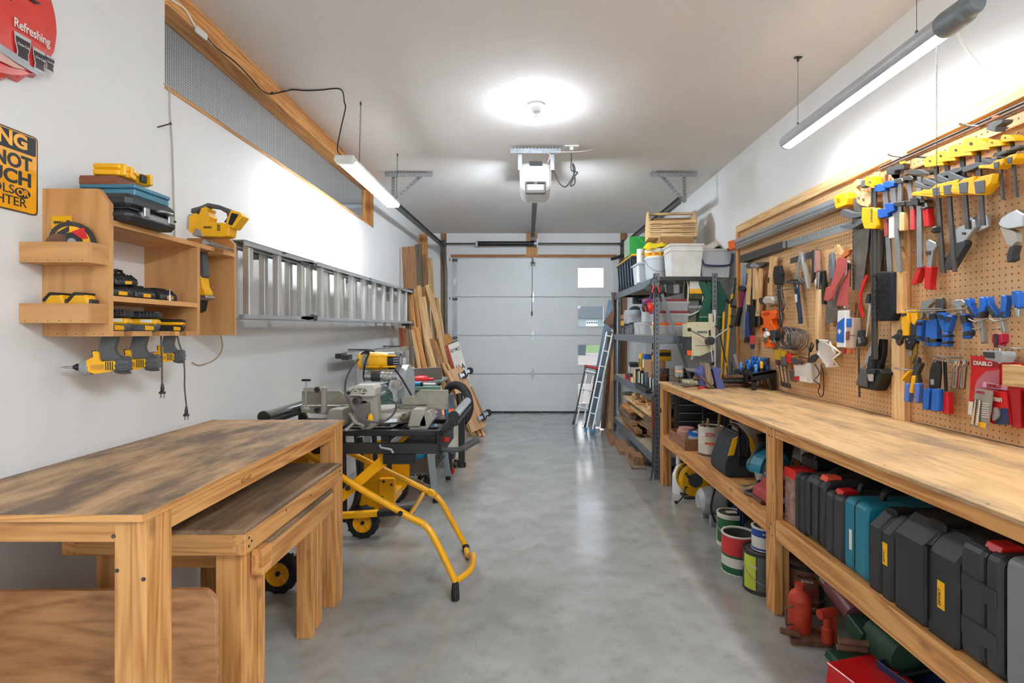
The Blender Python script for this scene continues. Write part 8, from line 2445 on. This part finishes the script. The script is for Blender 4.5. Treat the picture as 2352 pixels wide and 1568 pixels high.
I('trigger_clamp', 'long black bar trigger clamp with large yellow head', 'clamp', B_, [('bar', CLMB, '1462,-560 1512,-560 1520,1150 1466,1158', -.034, -.026, 0, 0), ('bar_edge', DSTEEL, '1470,-560 1480,-560 1484,1150 1476,1150', -.036, -.034, 0, 0), ('head', YEL, '1405,-365 1505,-365 1555,-340 1560,-190 1540,-150 1430,-150 1400,-240', -.052, -.01, .006, .006), ('top_jaw', YEL, '1435,-670 1530,-675 1540,-590 1525,-565 1435,-585', -.05, -.01, .005), ('jaw_tip', GRY, '1385,-630 1440,-650 1440,-580 1385,-555', -.046, -.014, .004), ('trigger', GRY, '1170,-320 1200,-350 1290,-315 1400,-310 1395,-275 1290,-250 1190,-280', -.046, -.016, .006), ('lower_handle', GRY, '1170,-180 1200,-155 1300,-150 1400,-210 1400,-245 1380,-255 1320,-195 1175,-185', -.046, -.016, .006), ('jaw_rivet', STEEL, '1478,-635 1498,-635 1498,-615 1478,-615', -.054, -.05)])
_t = bpy.data.objects['trigger_clamp']
q = RX(*A_((1825, 600))[0], TX)
text('lettering', 'DEWALT', .013, INK, _t, (-(q.y - _t.location.y), -.0525, q.z - _t.location.z), rot=(PI / 2, PI / 2, 0), width=.07, bold=.0008)
# bench brush, paddles
t = I('bench_brush', 'big black-bristled bench brush with wooden back', 'brush', B_, [('back', HND, '1690,270 1750,280 1740,690 1690,700', -.02, .01, .004), ('bristle_core', mat('bristle_black', (34, 34, 38), .95, bump=1.0, bscale=220), '1530,275 1695,280 1690,680 1660,770 1525,770 1515,500', -.035, .015, .012, .01), ('handle', HND, '1668,40 1685,10 1705,40 1740,140 1730,300 1700,290 1690,180', -.014, .006, .004)])
o = Vector(t.location)
m = MB()
RB3 = random.Random(4)
for i in range(420):
 x, y = RB3.uniform(1520, 1690), RB3.uniform(285, 770)
 q = wallpts(o, TX, B_((x, y)))[0]
 q2 = wallpts(o, TX, B_((x - RB3.uniform(2, 26), y + RB3.uniform(-6, 22))))[0]
 d = RB3.uniform(-.055, -.03)
 m.cyl((q[0], -.03, q[1]), (q2[0], d, q2[1]), .0011, .0005, 3, False)
m.B('bristles', mat('bristle_black'), t)['kind'] = 'stuff'
I('putty_knife', 'grey serrated trowel leaning above the dustpan', 'trowel', B_, [('blade', mat('pale_grey_blade', (172, 178, 182), .4, .5), '1432,955 1458,960 1455,1040 1400,1160 1360,1205 1338,1195 1350,1150', -.008, -.003, .001), ('tang', STEEL, '1330,1210 1358,1215 1325,1310 1300,1310', -.01, -.006, 0, 0), ('tooth_edge', BLK2, '1455,970 1462,975 1458,1050 1405,1165 1398,1160', -.0085, -.0025, 0, 0)])
I('dust_pan', 'black dustpan with small hand brush clipped in', 'dustpan', B_, [('pan', BLK, '1415,1245 1580,1250 1622,1290 1540,1470 1380,1440 1350,1410', -.05, .01, .008, .006), ('pan_plate', GRY, '1400,1250 1440,1240 1470,1300 1470,1435 1352,1410', -.058, -.05, .002), ('handle', BLK, '1515,950 1562,955 1555,1090 1520,1255 1475,1255 1500,1080', -.02, .005, .004), ('brush_handle', BLK2, '1440,1120 1475,1130 1475,1250 1420,1245', -.034, -.012, .005), ('brush_head', BLK2, '1470,1255 1550,1258 1548,1300 1480,1300', -.064, -.05, .003), ('brush_hair', mat('grey_bristle', (176, 172, 166), .9), '1480,1300 1535,1300 1530,1375 1495,1372', -.062, -.052, .002)])
I('bottle_opener', 'cast iron bottle opener screwed to the pine post', 'bottle opener', B_, [('plate', DSTEEL, '1688,865 1700,852 1715,865 1718,890 1755,915 1725,955 1722,995 1695,1020 1675,990 1670,955 1615,935 1682,895', -.014, .0, .003), ('mouth', INK, '1650,930 1700,905 1725,925 1690,950', -.0165, -.014)], X=1.75)
I('wire_coil', 'coil of grey wire wound on a black spool', 'wire coil', B_, [('spool_nose', PAPER, '470,905 490,875 515,880 520,915 495,940 475,930', -.11, -.09, .004), ('spool_cone', BLK2, '490,890 520,860 560,870 575,930 550,970 505,960', -.09, -.04, .006)] + [('wire_loop', mat('grey_wire', (110, 112, 114), .4, .6), ' '.join('%.0f,%.0f' % (625 + k * 3 + (72 + 8 * ((k * 5) % 4)) * math.cos(a) * .95, 935 + 2 * k + (95 + 4 * ((k * 3) % 5)) * math.sin(a)) for a in [2 * PI * i / 18 for i in range(18)]), -.09 + k * .0095, -.088 + k * .0095, 'loop', .0032) for k in range(12)])
def sd(label, hp, bp, c, c2=None, tip=None, cat='screwdriver', w=.012):
 I('screwdriver', label, cat, B_, [('handle', c, hp, -.038, -.012, .008, .006), ('blade', DSTEEL, bp, -.025, -.02, 'cyl', .004)] + ([('collar', c2, tip, -.034, -.016, .005)] if c2 else []), group='screwdrivers in the wire pocket')
AMB = mat('amber_handle', (200, 160, 20), .25)
BRC = mat('brown_collar', (96, 44, 30), .4)
sd('amber-handled screwdriver leftmost in the wire pocket', '470,1062 512,1055 520,1160 482,1160', '500,1160 545,1410', AMB, BRC, '482,1160 520,1160 525,1210 498,1215')
sd('amber-handled screwdriver second in the wire pocket', '515,1060 550,1055 555,1165 525,1165', '540,1165 575,1425', AMB, BRC, '525,1165 556,1165 562,1215 538,1220')
sd('amber-handled screwdriver third in the wire pocket', '552,1068 600,1065 590,1140 560,1150', '575,1150 612,1440', AMB, BRC, '560,1150 590,1142 598,1200 570,1205')
sd('red-handled scraper in the wire pocket', '592,1100 640,1092 660,1185 620,1200 600,1170', '640,1195 650,1260', RED)
sd('amber-handled chisel with orange collar in the wire pocket', '655,1125 695,1118 698,1200 662,1205', '680,1200 672,1280', AMB, ORG, '662,1200 698,1198 696,1250 668,1255')
I('putty_knife', 'grimy grey putty knife in the wire pocket', 'putty knife', B_, [('handle', GRY, '558,1130 600,1125 612,1215 575,1225', -.05, -.03, .004), ('blade', SAWB, '638,1260 710,1280 722,1385 655,1370', -.042, -.039, 0, 0)])
for i, (a, b, lab) in enumerate(((528, 1375, 'first'), (562, 1385, 'second'), (598, 1395, 'third'))):
 I('nut_driver_tip', lab + ' dark chisel tip sticking out under the wire pocket', 'chisel', B_, [('blade', DSTEEL, '%d,%d %d,%d %d,%d %d,%d' % (a, b, a + 30, b + 4, a + 32, b + 52, a + 6, b + 46), -.03, -.022, .001)], group='chisel tips under the pocket')
I('wire_pocket', 'wire pocket holding the amber screwdrivers', 'holder', B_, [('rim', WIRE, '500,1240 560,1245 640,1262 700,1272', -.045, -.045, 'tube', .003), ('rim', WIRE, '500,1240 515,1225 530,1225', -.045, .02, 'tube', .003)])
I('red_screwdriver', 'clear red and blue screwdriver above the black rack', 'screwdriver', B_, [('handle', clearm('clear_red', (230, 90, 90), .8, .1), '220,915 256,915 252,1005 222,1005', -.03, -.01, .006), ('collar', NAVY, '222,1005 252,1005 246,1050 225,1050', -.028, -.012, .004), ('blade', STEEL, '236,1050 236,1110', -.02, -.02, 'cyl', .003)])
I('mask_box', 'white box with red label hanging low on the pegboard', 'box', B_, [('box', mat('grey_white_card', (204, 200, 192), .6), '722,1210 890,1190 885,1392 725,1360', -.06, .0, .004, .002), ('red_label', RED, '722,1325 775,1322 778,1370 724,1362', -.062, -.06, 0, 0), ('white_label', PAPER, '780,1322 850,1330 848,1380 780,1370', -.062, -.06, 0, 0)])
I('safety_glasses', 'dark tinted safety glasses over the white box', 'glasses', B_, [('lens', mat('smoke_lens', (70, 58, 52), .1), '705,1150 740,1135 790,1150 810,1180 780,1210 725,1205', -.075, -.068, .002, .01), ('lens', mat('smoke_lens'), '800,1170 835,1160 838,1200 815,1215', -.075, -.068, .002, .006), ('arm', BLK, '705,1150 700,1140 760,1128 830,1150', -.07, -.03, 'tube', .003)])
I('goggle_strap', 'tangle of black glasses and straps on a hook', 'glasses', B_, [('lens', BLK2, '845,1165 900,1110 960,1090 965,1130 920,1180 870,1190', -.06, -.045, .004, .01), ('temple', BLK, '925,955 960,950 960,1060 930,1065', -.05, -.03, .004), ('strap', BLK, '890,985 865,1060 860,1150 890,1190', -.05, -.05, 'tube', .004), ('strap', BLK, '830,1010 870,1080 900,1000 860,1080', -.045, -.045, 'tube', .003), ('cord', BLK, '880,1190 850,1290 880,1360 940,1410 920,1470 940,1525 965,1490 960,1300 930,1200', -.04, -.02, 'tube', .0028), ('cord', BLK, '900,1200 940,1290 890,1350', -.04, -.03, 'tube', .0028)])
I('safety_goggles', 'clear plastic safety goggles with pale rim', 'goggles', B_, [('rim', mat('goggle_rim', (220, 206, 190), .3), '985,962 1040,975 1100,1020 1150,1085 1115,1150 1125,1215 1060,1228 1010,1180 970,1100 962,1010', -.06, -.03, 'loop', .008), ('shell', CLEAR, '985,965 1040,978 1100,1022 1145,1088 1112,1150 1120,1210 1060,1224 1012,1178 972,1100 965,1010', -.062, -.05, .004, .01)])
I('yellow_marker', 'yellow tool hanging inside the clear goggles', 'marker', B_, [('body', mat('mustard', (190, 150, 40), .5), '1010,1000 1050,990 1055,1160 1020,1170', -.02, .005, .005)])
for px, py, lab in ((990, 915, 'first'), (1080, 920, 'second')):
 I('peg_hook', lab + ' bare wire hook above the clear goggles', 'hook', B_, [('stem', WIRE, '%d,%d %d,%d' % (px, py, px, py + 45), -.01, -.01, 'cyl', .003), ('arm', WIRE, '%d,%d %d,%d' % (px - 25, py + 48, px + 30, py + 44), -.05, -.03, 'cyl', .003)])
I('hanging_clip', 'black and steel binder clip tool beside the tan tube', 'clip', B_, [('body', BLK2, '1300,865 1335,860 1360,985 1340,1020 1280,1025 1290,950', -.02, .005, .004), ('key', STEEL, '1310,930 1335,935 1345,990 1320,1000', -.028, -.02, .003), ('hook', WIRE, '1240,905 1310,915', -.04, .0, 'cyl', .003)])
I('long_punch', 'thin dark steel rod hanging low by the dustpan', 'rod', B_, [('rod', DSTEEL, '1310,1040 1318,1530', -.02, -.02, 'cyl', .005)])
# blue and grey bar clamps in the middle
def fclamp(label, bar, top, low, c, wood_=None, pad=None):
 I('bar_clamp', label, 'clamp', A_, [('bar', STEEL, bar, -.03, -.022, 0, 0), ('fixed_jaw', c, top, -.046, -.006, .004), ('sliding_jaw', c, low, -.046, -.006, .004)] + ([('handle', wood_[0], wood_[1], -.036, -.014, .006)] if wood_ else []), group='bar clamps at the board middle')
fclamp('blue-jawed bar clamp with steel bar nearest the long clamp', '1885,290 1945,300 2000,1285 1945,1285', '1820,300 1845,235 1900,215 1960,250 1955,300 1880,320', '1850,545 1870,520 1985,515 1990,610 1900,635 1855,610', mat('clamp_blue', (28, 92, 186), .4), (mat('red_wood', (160, 70, 50), .5), '1905,635 1955,640 1965,850 1925,860'))
fclamp('blue-jawed bar clamp second from the long clamp', '1975,270 2040,275 2120,1270 2065,1275', '1920,255 1950,200 2010,180 2065,200 2065,250 1980,270', '1945,480 1975,450 2060,450 2065,540 1985,580', mat('clamp_blue'), (PAPER, '1975,620 2035,600 2035,870 1975,880'))
fclamp('grey steel bar clamp with wooden handle', '2075,210 2120,205 2115,760 2055,750', '2065,165 2160,150 2180,180 2180,210 2070,215', '2060,440 2190,430 2195,480 2100,490 2065,480', DSTEEL, (HND, '2110,560 2170,560 2168,780 2105,785'))
I('wooden_paddle', 'pale wooden paddle hanging behind the bar clamps', 'paddle', A_, [('paddle', LWDZ, '1998,990 2030,960 2060,1000 2075,1290 2060,1310 2010,1200', -.004, .006, .002), ('hole', INK, '2010,995 2025,992 2027,1008 2012,1010', -.006, -.004)])
I('wooden_rule', 'old pale folding rule behind the saw handles', 'rule', A_, [('rule', LWDZ, '1860,60 2030,30 2035,140 1960,170 1900,110', .0, .012, .002), ('plate', mat('photo_print'), '1925,30 2010,20 2010,95 1925,105', -.004, .0, 0, 0)])
def fclamp2(label, bar, top, low, c, h=None):
 I('bar_clamp', label, 'clamp', C_, [('bar', STEEL, bar, -.03, -.022, 0, 0), ('fixed_jaw', DSTEEL, top, -.046, -.006, .003), ('sliding_jaw', DSTEEL, low, -.046, -.006, .003)] + ([('handle', h[0], h[1], -.04, -.012, .007)] if h else []), group='bar clamps at the board middle')
fclamp2('grey bar clamp with clear red handle left of the yellow row', '200,610 235,610 280,1010 250,1020', '195,590 260,580 290,600 285,620 200,620', '200,790 280,785 285,825 210,832', None, (clearm('clear_red'), '250,860 282,850 285,1025 248,1028'))
fclamp2('small grey bar clamp with solid red handle', '350,800 370,800 385,860 360,860', '340,785 380,780 385,800 345,805', '345,840 390,838 392,852 348,858', None, (RED, '350,858 398,850 415,995 368,1003'))
fclamp2('wood-barred clamp with yellow plate hanging before the red pliers', '285,590 325,590 330,1330 290,1335', '250,535 330,528 425,560 425,575 255,575', '255,770 300,762 330,790 325,830 285,820', None)
# yellow trigger clamps in a row
def ytc(label, dx, dy, s, bar_b, big=False):
 f = lambda st: ' '.join('%.1f,%.1f' % (dx + x * s, dy + y * s) for x, y in xy(st))
 I('yellow_trigger_clamp', label, 'clamp', C_, [('bar', CLMB, '%.1f,%.1f %.1f,%.1f %.1f,%.1f %.1f,%.1f' % (dx - 18 * s, dy + 30 * s, dx + 18 * s, dy + 30 * s, dx + 18 * s + (bar_b - dy) * .07, bar_b, dx - 14 * s + (bar_b - dy) * .07, bar_b), -.034, -.026, 0, 0),
 ('top_jaw', YEL, f('-62,-40 -30,-65 60,-60 125,-20 140,20 60,25 40,30 -50,40 -62,20'), -.056, -.01, .006), ('jaw_hole', INK, f('-6,-32 12,-32 12,-12 -6,-12'), -.058, -.056),
 ('slide_pad', GRY, f('40,120 110,90 180,75 190,110 90,150 45,165'), -.05, -.012, .006),
 ('grip', GRY, f('-180,195 -160,180 -50,225 40,230 40,262 -60,262 -175,235'), -.05, -.016, .008), ('handle', YEL, f('-190,300 -170,285 -30,282 60,215 170,190 150,260 60,345 -60,330 -185,325'), -.056, -.01, .008), ('badge', GRY, f('30,250 110,235 110,330 40,335'), -.059, -.056, .002)], group='yellow trigger clamps in a row')
ytc('yellow trigger clamp farthest along the row with long black bar', 450, 480, .82, 1380)
ytc('second yellow trigger clamp with long bar before the locking pliers', 540, 440, .9, 1370)
ytc('third yellow trigger clamp with shorter bar', 668, 395, 1.0, 1020)
ytc('large yellow trigger clamp with name badge in the row', 795, 345, 1.15, 990)
ytc('small yellow trigger clamp right of the badged one', 975, 325, .6, 780)
ytc('small yellow trigger clamp nearest the viewer', 1085, 285, .6, 760)
_t = bpy.data.objects['yellow_trigger_clamp.003']
q = RX(*C_((838, 610))[0], TX)
text('lettering', 'DEWALT', .007, YEL, _t, (-(q.y - _t.location.y), -.0595, q.z - _t.location.z), rot=(PI / 2, PI / 2, 0), width=.035)
# long steel rods on hooks along the top
for i in range(4):
 I('steel_rod', ('upper', 'second', 'third', 'lowest')[i] + ' long thin steel rod on the hooks under the frame', 'rod', C_, [('rod', (DSTEEL, STEEL, RUST, BRNY)[i], '-20,%d 1200,%d' % (515 + i * 11, -25 + i * 17), -.03 + .008 * (i % 2), -.03 + .008 * (i % 2), 'cyl', .0045)], group='steel rods along the top')
for a, b, lab in ((100, 405, 'farther'), (700, 155, 'nearer')):
 I('rod_hook', lab + ' bent wire hook carrying the steel rods', 'hook', C_, [('hook', WIRE, '%d,%d %d,%d %d,%d %d,%d' % (a, b, a + 25, b + 18, a + 190, b + 25, a + 240, b + 40), -.06, .02, 'tube', .005)])
I('spring_clamp', 'black spring clamp hung on the rods', 'clamp', C_, [('jaw', GRY, '885,205 915,150 1030,120 1020,150 970,180 965,225', -.04, -.0, .004), ('pad', ORG, '905,120 920,95 975,85 970,105', -.03, -.01, .003)])
I('clamp_block', 'dark metal clamp block under the far rods', 'clamp', C_, [('block', DSTEEL, '30,525 150,480 185,485 180,530 105,540 100,570 35,575', -.03, .0, .004), ('tag', YEL, '150,470 200,460 198,478 160,490', -.034, -.03)])
I('wood_wedge', 'pale wooden wedge hanging left of the pull chain', 'wedge', C_, [('wedge', LWDZ, '105,520 180,520 190,560 110,600', -.01, .01, .002)])
I('fence_pliers', 'red-handled fencing pliers hanging open', 'pliers', C_, [('jaw', STEEL, '335,1120 370,1105 425,1130 430,1160 400,1210 385,1330 340,1330 360,1250 345,1170', -.02, .004, .005), ('handle', RED, '292,1318 318,1340 270,1460 225,1475', -.024, .006, .007), ('handle', RED, '345,1325 398,1328 382,1515 338,1505', -.024, .006, .007), ('pivot', DSTEEL, '350,1195 385,1195 385,1230 350,1230', -.024, -.02, .002)])
I('locking_clamp', 'steel locking pliers with black grips hung at a slant', 'pliers', C_, [('jaw_plate', STEEL, '640,930 840,900 850,1000 760,1040 690,1060 650,990', -.014, .0, .004), ('body', STEEL, '600,1020 690,980 740,940 770,945 775,1000 700,1110 620,1150 590,1140', -.03, -.01, .006), ('grip', BLK2, '590,1140 700,1115 705,1140 580,1350 520,1355 540,1270', -.034, -.006, .01, .01), ('lever', BLK2, '500,1290 530,1235 600,1130 610,1150 545,1240 520,1300', -.024, .0, .005), ('rivet', DSTEEL, '675,1045 695,1045 695,1065 675,1065', -.034, -.03)])
I('locking_clamp', 'steel locking C-clamp cut by the frame edge', 'pliers', C_, [('jaw', STEEL, '960,980 985,930 1060,880 1112,860 1180,900 1170,1000 1050,1020 1000,1010', -.03, .0, .006), ('body', CAST, '970,1000 1080,1030 1110,1060 1110,1120 1070,1160 1030,1150', -.026, -.004, .006), ('grip', BLK2, '1070,1165 1112,1150 1090,1230 1095,1270 1050,1295 1045,1230', -.034, -.004, .008)])
# pliers row
PB = BLU
def pliers(label, jaw, h1, h2, c=BLU, band=BLK2, j=STEEL, extra=()):
 I('pliers', label, 'pliers', D_, [('jaw', j, jaw, -.026, -.006, .004), ('handle', c, h1, -.032, -.004, .007, .006), ('handle', c, h2, -.034, -.006, .007, .006)] + list(extra), group='pliers on the pegboard')
def bands(*q):
 return [('grip_band', BLK2, s, -.0352, -.003, .004, .002) for s in q]
pliers('slip-joint pliers with blue and black grips, first in the row', '345,310 375,275 440,258 455,290 410,335 450,390 440,420 430,450 410,440 395,400 365,380 355,430 340,440', '318,450 368,450 355,640 310,638', '410,455 442,460 438,688 395,680', extra=bands('320,470 366,472 364,500 318,498', '314,590 358,592 356,625 311,622', '405,600 440,604 438,650 400,648'))
pliers('lineman pliers with dark jaws, second in the row', '475,265 490,248 535,250 545,300 540,380 480,385 468,330', '440,400 500,395 500,560 500,688 442,690 432,560', '505,385 560,380 580,420 575,540 555,545 530,470', j=DSTEEL, extra=bands('440,395 500,392 500,440 436,445', '442,615 500,615 500,650 442,652', '520,400 575,410 578,450 540,445'))
pliers('angled pliers with curved blue grips, third in the row', '600,400 640,385 680,380 650,410', '585,405 645,410 605,560 560,560', '555,560 605,560 608,690 555,690', extra=bands('600,415 640,425 620,470 590,462', '553,580 607,580 607,605 553,605', '555,640 608,640 608,665 555,665'))
pliers('end nippers with wide silver jaws and one blue grip', '620,290 650,268 720,265 750,290 740,320 710,320 720,390 700,395 660,330 640,320', '710,400 755,390 780,450 775,540 745,545', '745,540 795,500 800,560 780,620 740,620', extra=bands('720,415 768,408 785,470 735,480', '755,560 800,545 795,590 748,600'))
pliers('needle-nose pliers hung upside down with spread blue grips', '850,440 895,440 910,560 918,660 905,640 895,665 885,560 860,480', '755,258 800,255 805,310 860,410 820,435 775,330', '895,240 940,245 945,310 910,435 875,430 890,330', extra=bands('800,320 850,400 835,425 790,345', '890,380 930,370 912,432 878,430'))
pliers('second upside-down needle-nose pliers nearest the frame edge', '1040,435 1085,435 1110,560 1080,560 1065,500', '935,242 975,240 980,300 1050,410 1010,435 955,320', '1092,225 1138,225 1145,290 1115,430 1070,425 1090,330', extra=bands('985,320 1040,400 1020,428 970,345', '1085,380 1125,370 1110,432 1075,428'))
pliers('blue-gripped pliers cut by the frame edge', '1200,345 1240,345 1240,420 1215,420', '1185,190 1225,185 1235,280 1220,350 1190,300', '1228,200 1260,200 1270,330 1235,350')
I('tin_snips', 'yellow-gripped tin snips hanging upside down', 'snips', D_, [('grip', YEL, '188,370 240,362 255,480 250,590 200,592 185,480', -.036, -.006, .008), ('grip', YEL, '250,358 312,355 318,440 300,500 270,480', -.03, .0, .008), ('grip_inlay', BLK2, '192,390 238,385 238,410 192,420', -.038, -.034, .002), ('inner_grip', BLK2, '255,470 310,450 312,585 255,590', -.028, -.002, .006), ('blade_body', BLK, '205,590 300,580 300,660 260,720 215,715', -.03, -.006, .005), ('bolt', STEEL, '228,615 245,615 245,632 228,632', -.033, -.03), ('bolt', STEEL, '250,645 265,645 265,660 250,660', -.033, -.03), ('blade', mat('brass_snip', (168, 130, 60), .4, .6), '280,655 300,655 298,760 250,850 240,840 262,760', -.022, -.012, .002), ('blade', STEEL, '215,725 260,722 255,775 230,765', -.024, -.014, .002)])
pliers('dark steel pliers with long yellow grips on a hook', '270,880 285,800 300,780 318,800 310,900 300,950 265,950', '170,985 240,905 258,910 182,1000', '275,950 308,950 282,1110 252,1105', YEL, j=DSTEEL)
pliers('wide-open pliers with pale blue grips beneath the snips', '240,1020 265,930 300,870 340,830 348,850 310,930 325,1010 300,1015 285,960 258,1020', '208,1020 255,1018 240,1190 198,1185', '298,1018 338,1015 340,1190 308,1200', mat('periwinkle_grip', (84, 118, 200), .45), j=DSTEEL)
I('crimping_pliers', 'black wire crimper with blue grips hanging in front', 'crimper', D_, [('body', BLK, '470,810 500,792 525,800 535,900 520,1065 425,1062 435,900', -.03, -.02, .003), ('die', LGRY, '445,985 475,980 480,1030 450,1035', -.0315, -.03), ('hole', STEEL, '480,815 495,812 497,830 482,832', -.0315, -.03), ('grip', BLU, '400,1068 455,1062 440,1260 390,1250', -.04, -.014, .008), ('grip', BLU, '478,1070 535,1072 530,1270 468,1268', -.04, -.014, .008)])
I('crimping_pliers', 'red-gripped crimper hanging behind the blue one', 'crimper', D_, [('body', BLK2, '515,800 540,830 550,1090 530,1095', -.012, -.004, .002), ('grip', RED, '455,1095 475,1090 470,1275 440,1275', -.018, .006, .006), ('grip', RED, '538,1095 578,1100 582,1295 522,1290', -.018, .006, .006)])
t = None
for i in range(4):
 x = 640 + i * 22
 I('combination_wrench', ('first', 'second', 'third', 'fourth')[i] + ' small chrome combination wrench in the hanging bunch', 'wrench', D_, [('shank', CHROME, '%d,%d %d,%d %d,%d %d,%d' % (x + 6, 870, x + 20, 870, x + 8 - 2 * i, 1060, x - 6 - 2 * i, 1058), -.03 + i * .007, -.026 + i * .007, 0, .001), ('ring_end', CHROME, '%d,%d %d,%d %d,%d %d,%d' % (x - 6, 830, x + 20, 800, x + 40, 830, x + 14, 880), -.033 + i * .007, -.024 + i * .007, .002, .008), ('open_end', CHROME, '%d,%d %d,%d %d,%d' % (x - 22, 1050, x + 14, 1050, x - 2, 1080), -.032 + i * .007, -.026 + i * .007, 0, .002)], group='hanging wrenches')
for a, b, lab in ((170, 880, 'holding the yellow-gripped pliers'), (560, 805, 'holding the wrench bunch'), (525, 770, 'above the wire crimper'), (1145, 685, 'beside the red screwdriver')):
 I('peg_hook', 'bent steel peg hook ' + lab, 'hook', D_, [('hook', WIRE, '%d,%d %d,%d %d,%d' % (a, b, a + 20, b + 18, a + 90, b + 20), -.06, .025, 'tube', .004)])
for a, b, L_, lab in ((240, 352, 560, 'long wire rail carrying the pliers row'), (830, 440, 160, 'short wire rail carrying the first needle-nose pliers'), (1020, 437, 170, 'short wire rail carrying the second needle-nose pliers')):
 I('plier_rail', lab, 'rail', D_, [('front_wire', WIRE, '%d,%d %d,%d %d,%d' % (a, b, a + 60, b + 25, a + L_, b - 5), -.045, -.04, 'tube', .003), ('rear_wire', WIRE, '%d,%d %d,%d' % (a + 20, b + 90 if L_ < 300 else b, a + L_ * .6, b + 88 if L_ < 300 else b - 5), -.04, .02, 'cyl', .0028)])
# packaged blades, box, screwdriver at the frame edge
t = I('saw_blade_pack', 'large red carded circular saw blade pack with white title', 'package', D_, [('card', RED, '755,768 975,785 1240,850 1240,1425 1165,1405 735,1300 760,900', -.006, .0, 0, .003), ('lower_white', PAPER, '742,1180 800,1190 1150,1250 1160,1400 735,1298', -.0075, -.006, 0, 0), ('title_panel', mat('deep_red_print', (160, 16, 22), .4), '775,808 1025,840 1025,885 770,860', -.0075, -.006, 0, .002), ('blade_window', mat('pink_blade', (190, 60, 74), .35), '1025,885 900,905 820,985 785,1080 790,1180 860,1230 1000,1255 1025,1250', -.0085, -.006, 0, .004), ('blade', clearm('blade_blister', (220, 150, 160), .5, .1), '1025,900 905,915 830,990 800,1080 810,1170 1025,1240', -.012, -.0085, .001, .004)])
def ptext(t, s, x, y, size, w, m_, d, roll=0, zm=D_, bold=.0008):
 q = RX(*zm((x, y))[0], TX)
 text('lettering', s, size, m_, t, (-(q.y - t.location.y), d, q.z - t.location.z), rot=(PI / 2, roll, 0), width=w, bold=bold)
q1, q2 = RX(*D_((785, 830))[0], TX), RX(*D_((955, 850))[0], TX)
ptext(t, 'DIABLO', 870, 842, .016, abs(q2.y - q1.y), PAPER, -.0085, .0)
I('second_blade_pack', 'smaller pink carded blade pack overlapping the red one', 'package', D_, [('card', mat('pink_card', (206, 150, 178), .5), '905,1005 1125,1050 1118,1085 895,1050', -.02, -.015, 0, .002), ('red_card', mat('card_red_dark', (170, 24, 34), .4), '1125,1055 1240,1075 1240,1430 1165,1410', -.02, -.015, 0, 0)])
ptext(bpy.data.objects['second_blade_pack'], 'DIABLO', 1005, 1045, .012, .06, mat('deep_red_print'), -.0215)
t = I('sander_pad_pack', 'red, white and navy carded pack behind the grey tubes', 'package', D_, [('card', RED, '832,1068 1130,1095 1145,1240 1165,1395 1010,1385 845,1290', -.026, -.021, 0, .002), ('navy_base', NAVY, '1085,1240 1145,1245 1160,1395 1015,1385 1050,1330', -.0275, -.026, 0, 0), ('white_base', PAPER, '838,1150 900,1155 900,1330 850,1310', -.0275, -.026, 0, 0), ('disc', LGRY, '1030,1225 1070,1250 1085,1310 1050,1350 1015,1360', -.034, -.026, .002, .01)])
ptext(t, 'Craftsman', 990, 1150, .02, .1, PAPER, -.0285, 0)
t = I('knife_blade_pack', 'grey carded pack of two silver rods hanging in front', 'package', D_, [('card', mat('grey_card', (150, 146, 138), .5), '885,1065 1045,1090 1030,1250 995,1435 840,1400 860,1230', -.042, -.039, 0, .003), ('rod', CHROME, '895,1160 870,1385', -.046, -.046, 'cyl', .006), ('rod', CHROME, '932,1165 910,1395', -.046, -.046, 'cyl', .006), ('yellow_label', YEL, '925,1365 988,1378 978,1425 918,1412', -.044, -.042, 0, 0), ('red_print', mat('dark_red_print', (150, 30, 40), .5), '905,1085 960,1092 975,1115 890,1105', -.044, -.042, 0, 0)] + [('print_line', PAPER, '950,%d 1015,%d 1014,%d 949,%d' % (1195 + i * 20, 1203 + i * 20, 1209 + i * 20, 1201 + i * 20), -.0435, -.042, 0, 0) for i in range(7)])
o = RX(*D_((1025, 850))[0], 1.70)
t = thing('pine_shelf_box', 'small pale pine box shelf at the frame edge', 'box', (PX, o.y, o.z))
MB().box(-.095, -.083, -.22, 0, -.075, 0, .001).B('front', LWDY, t)
MB().box(-.083, -.002, -.012, 0, -.075, 0, .001).B('end', LWDX, t)
MB().box(-.083, -.002, -.22, -.012, -.075, -.065).B('bottom', LWDY, t)
I('ratchet_driver', 'dark red ratchet screwdriver standing over the grey bit case', 'screwdriver', D_, [('handle', mat('wine_plastic', (150, 20, 50), .3), '1055,572 1142,572 1145,650 1120,665 1120,700 1065,700 1065,665 1050,650', -.05, -.02, .008), ('grip_stripe', BLK2, '1085,572 1108,572 1108,690 1086,690', -.053, -.05), ('blade', CHROME, '1092,700 1092,840', -.035, -.035, 'cyl', .005)])
I('bit_case', 'grey bit case with dark window under the red driver', 'case', D_, [('case', LGRY, '968,725 1145,728 1160,770 1130,835 990,805', -.05, -.0, .006), ('window', BLK2, '975,735 1080,740 1085,795 990,785', -.053, -.05, .001)])
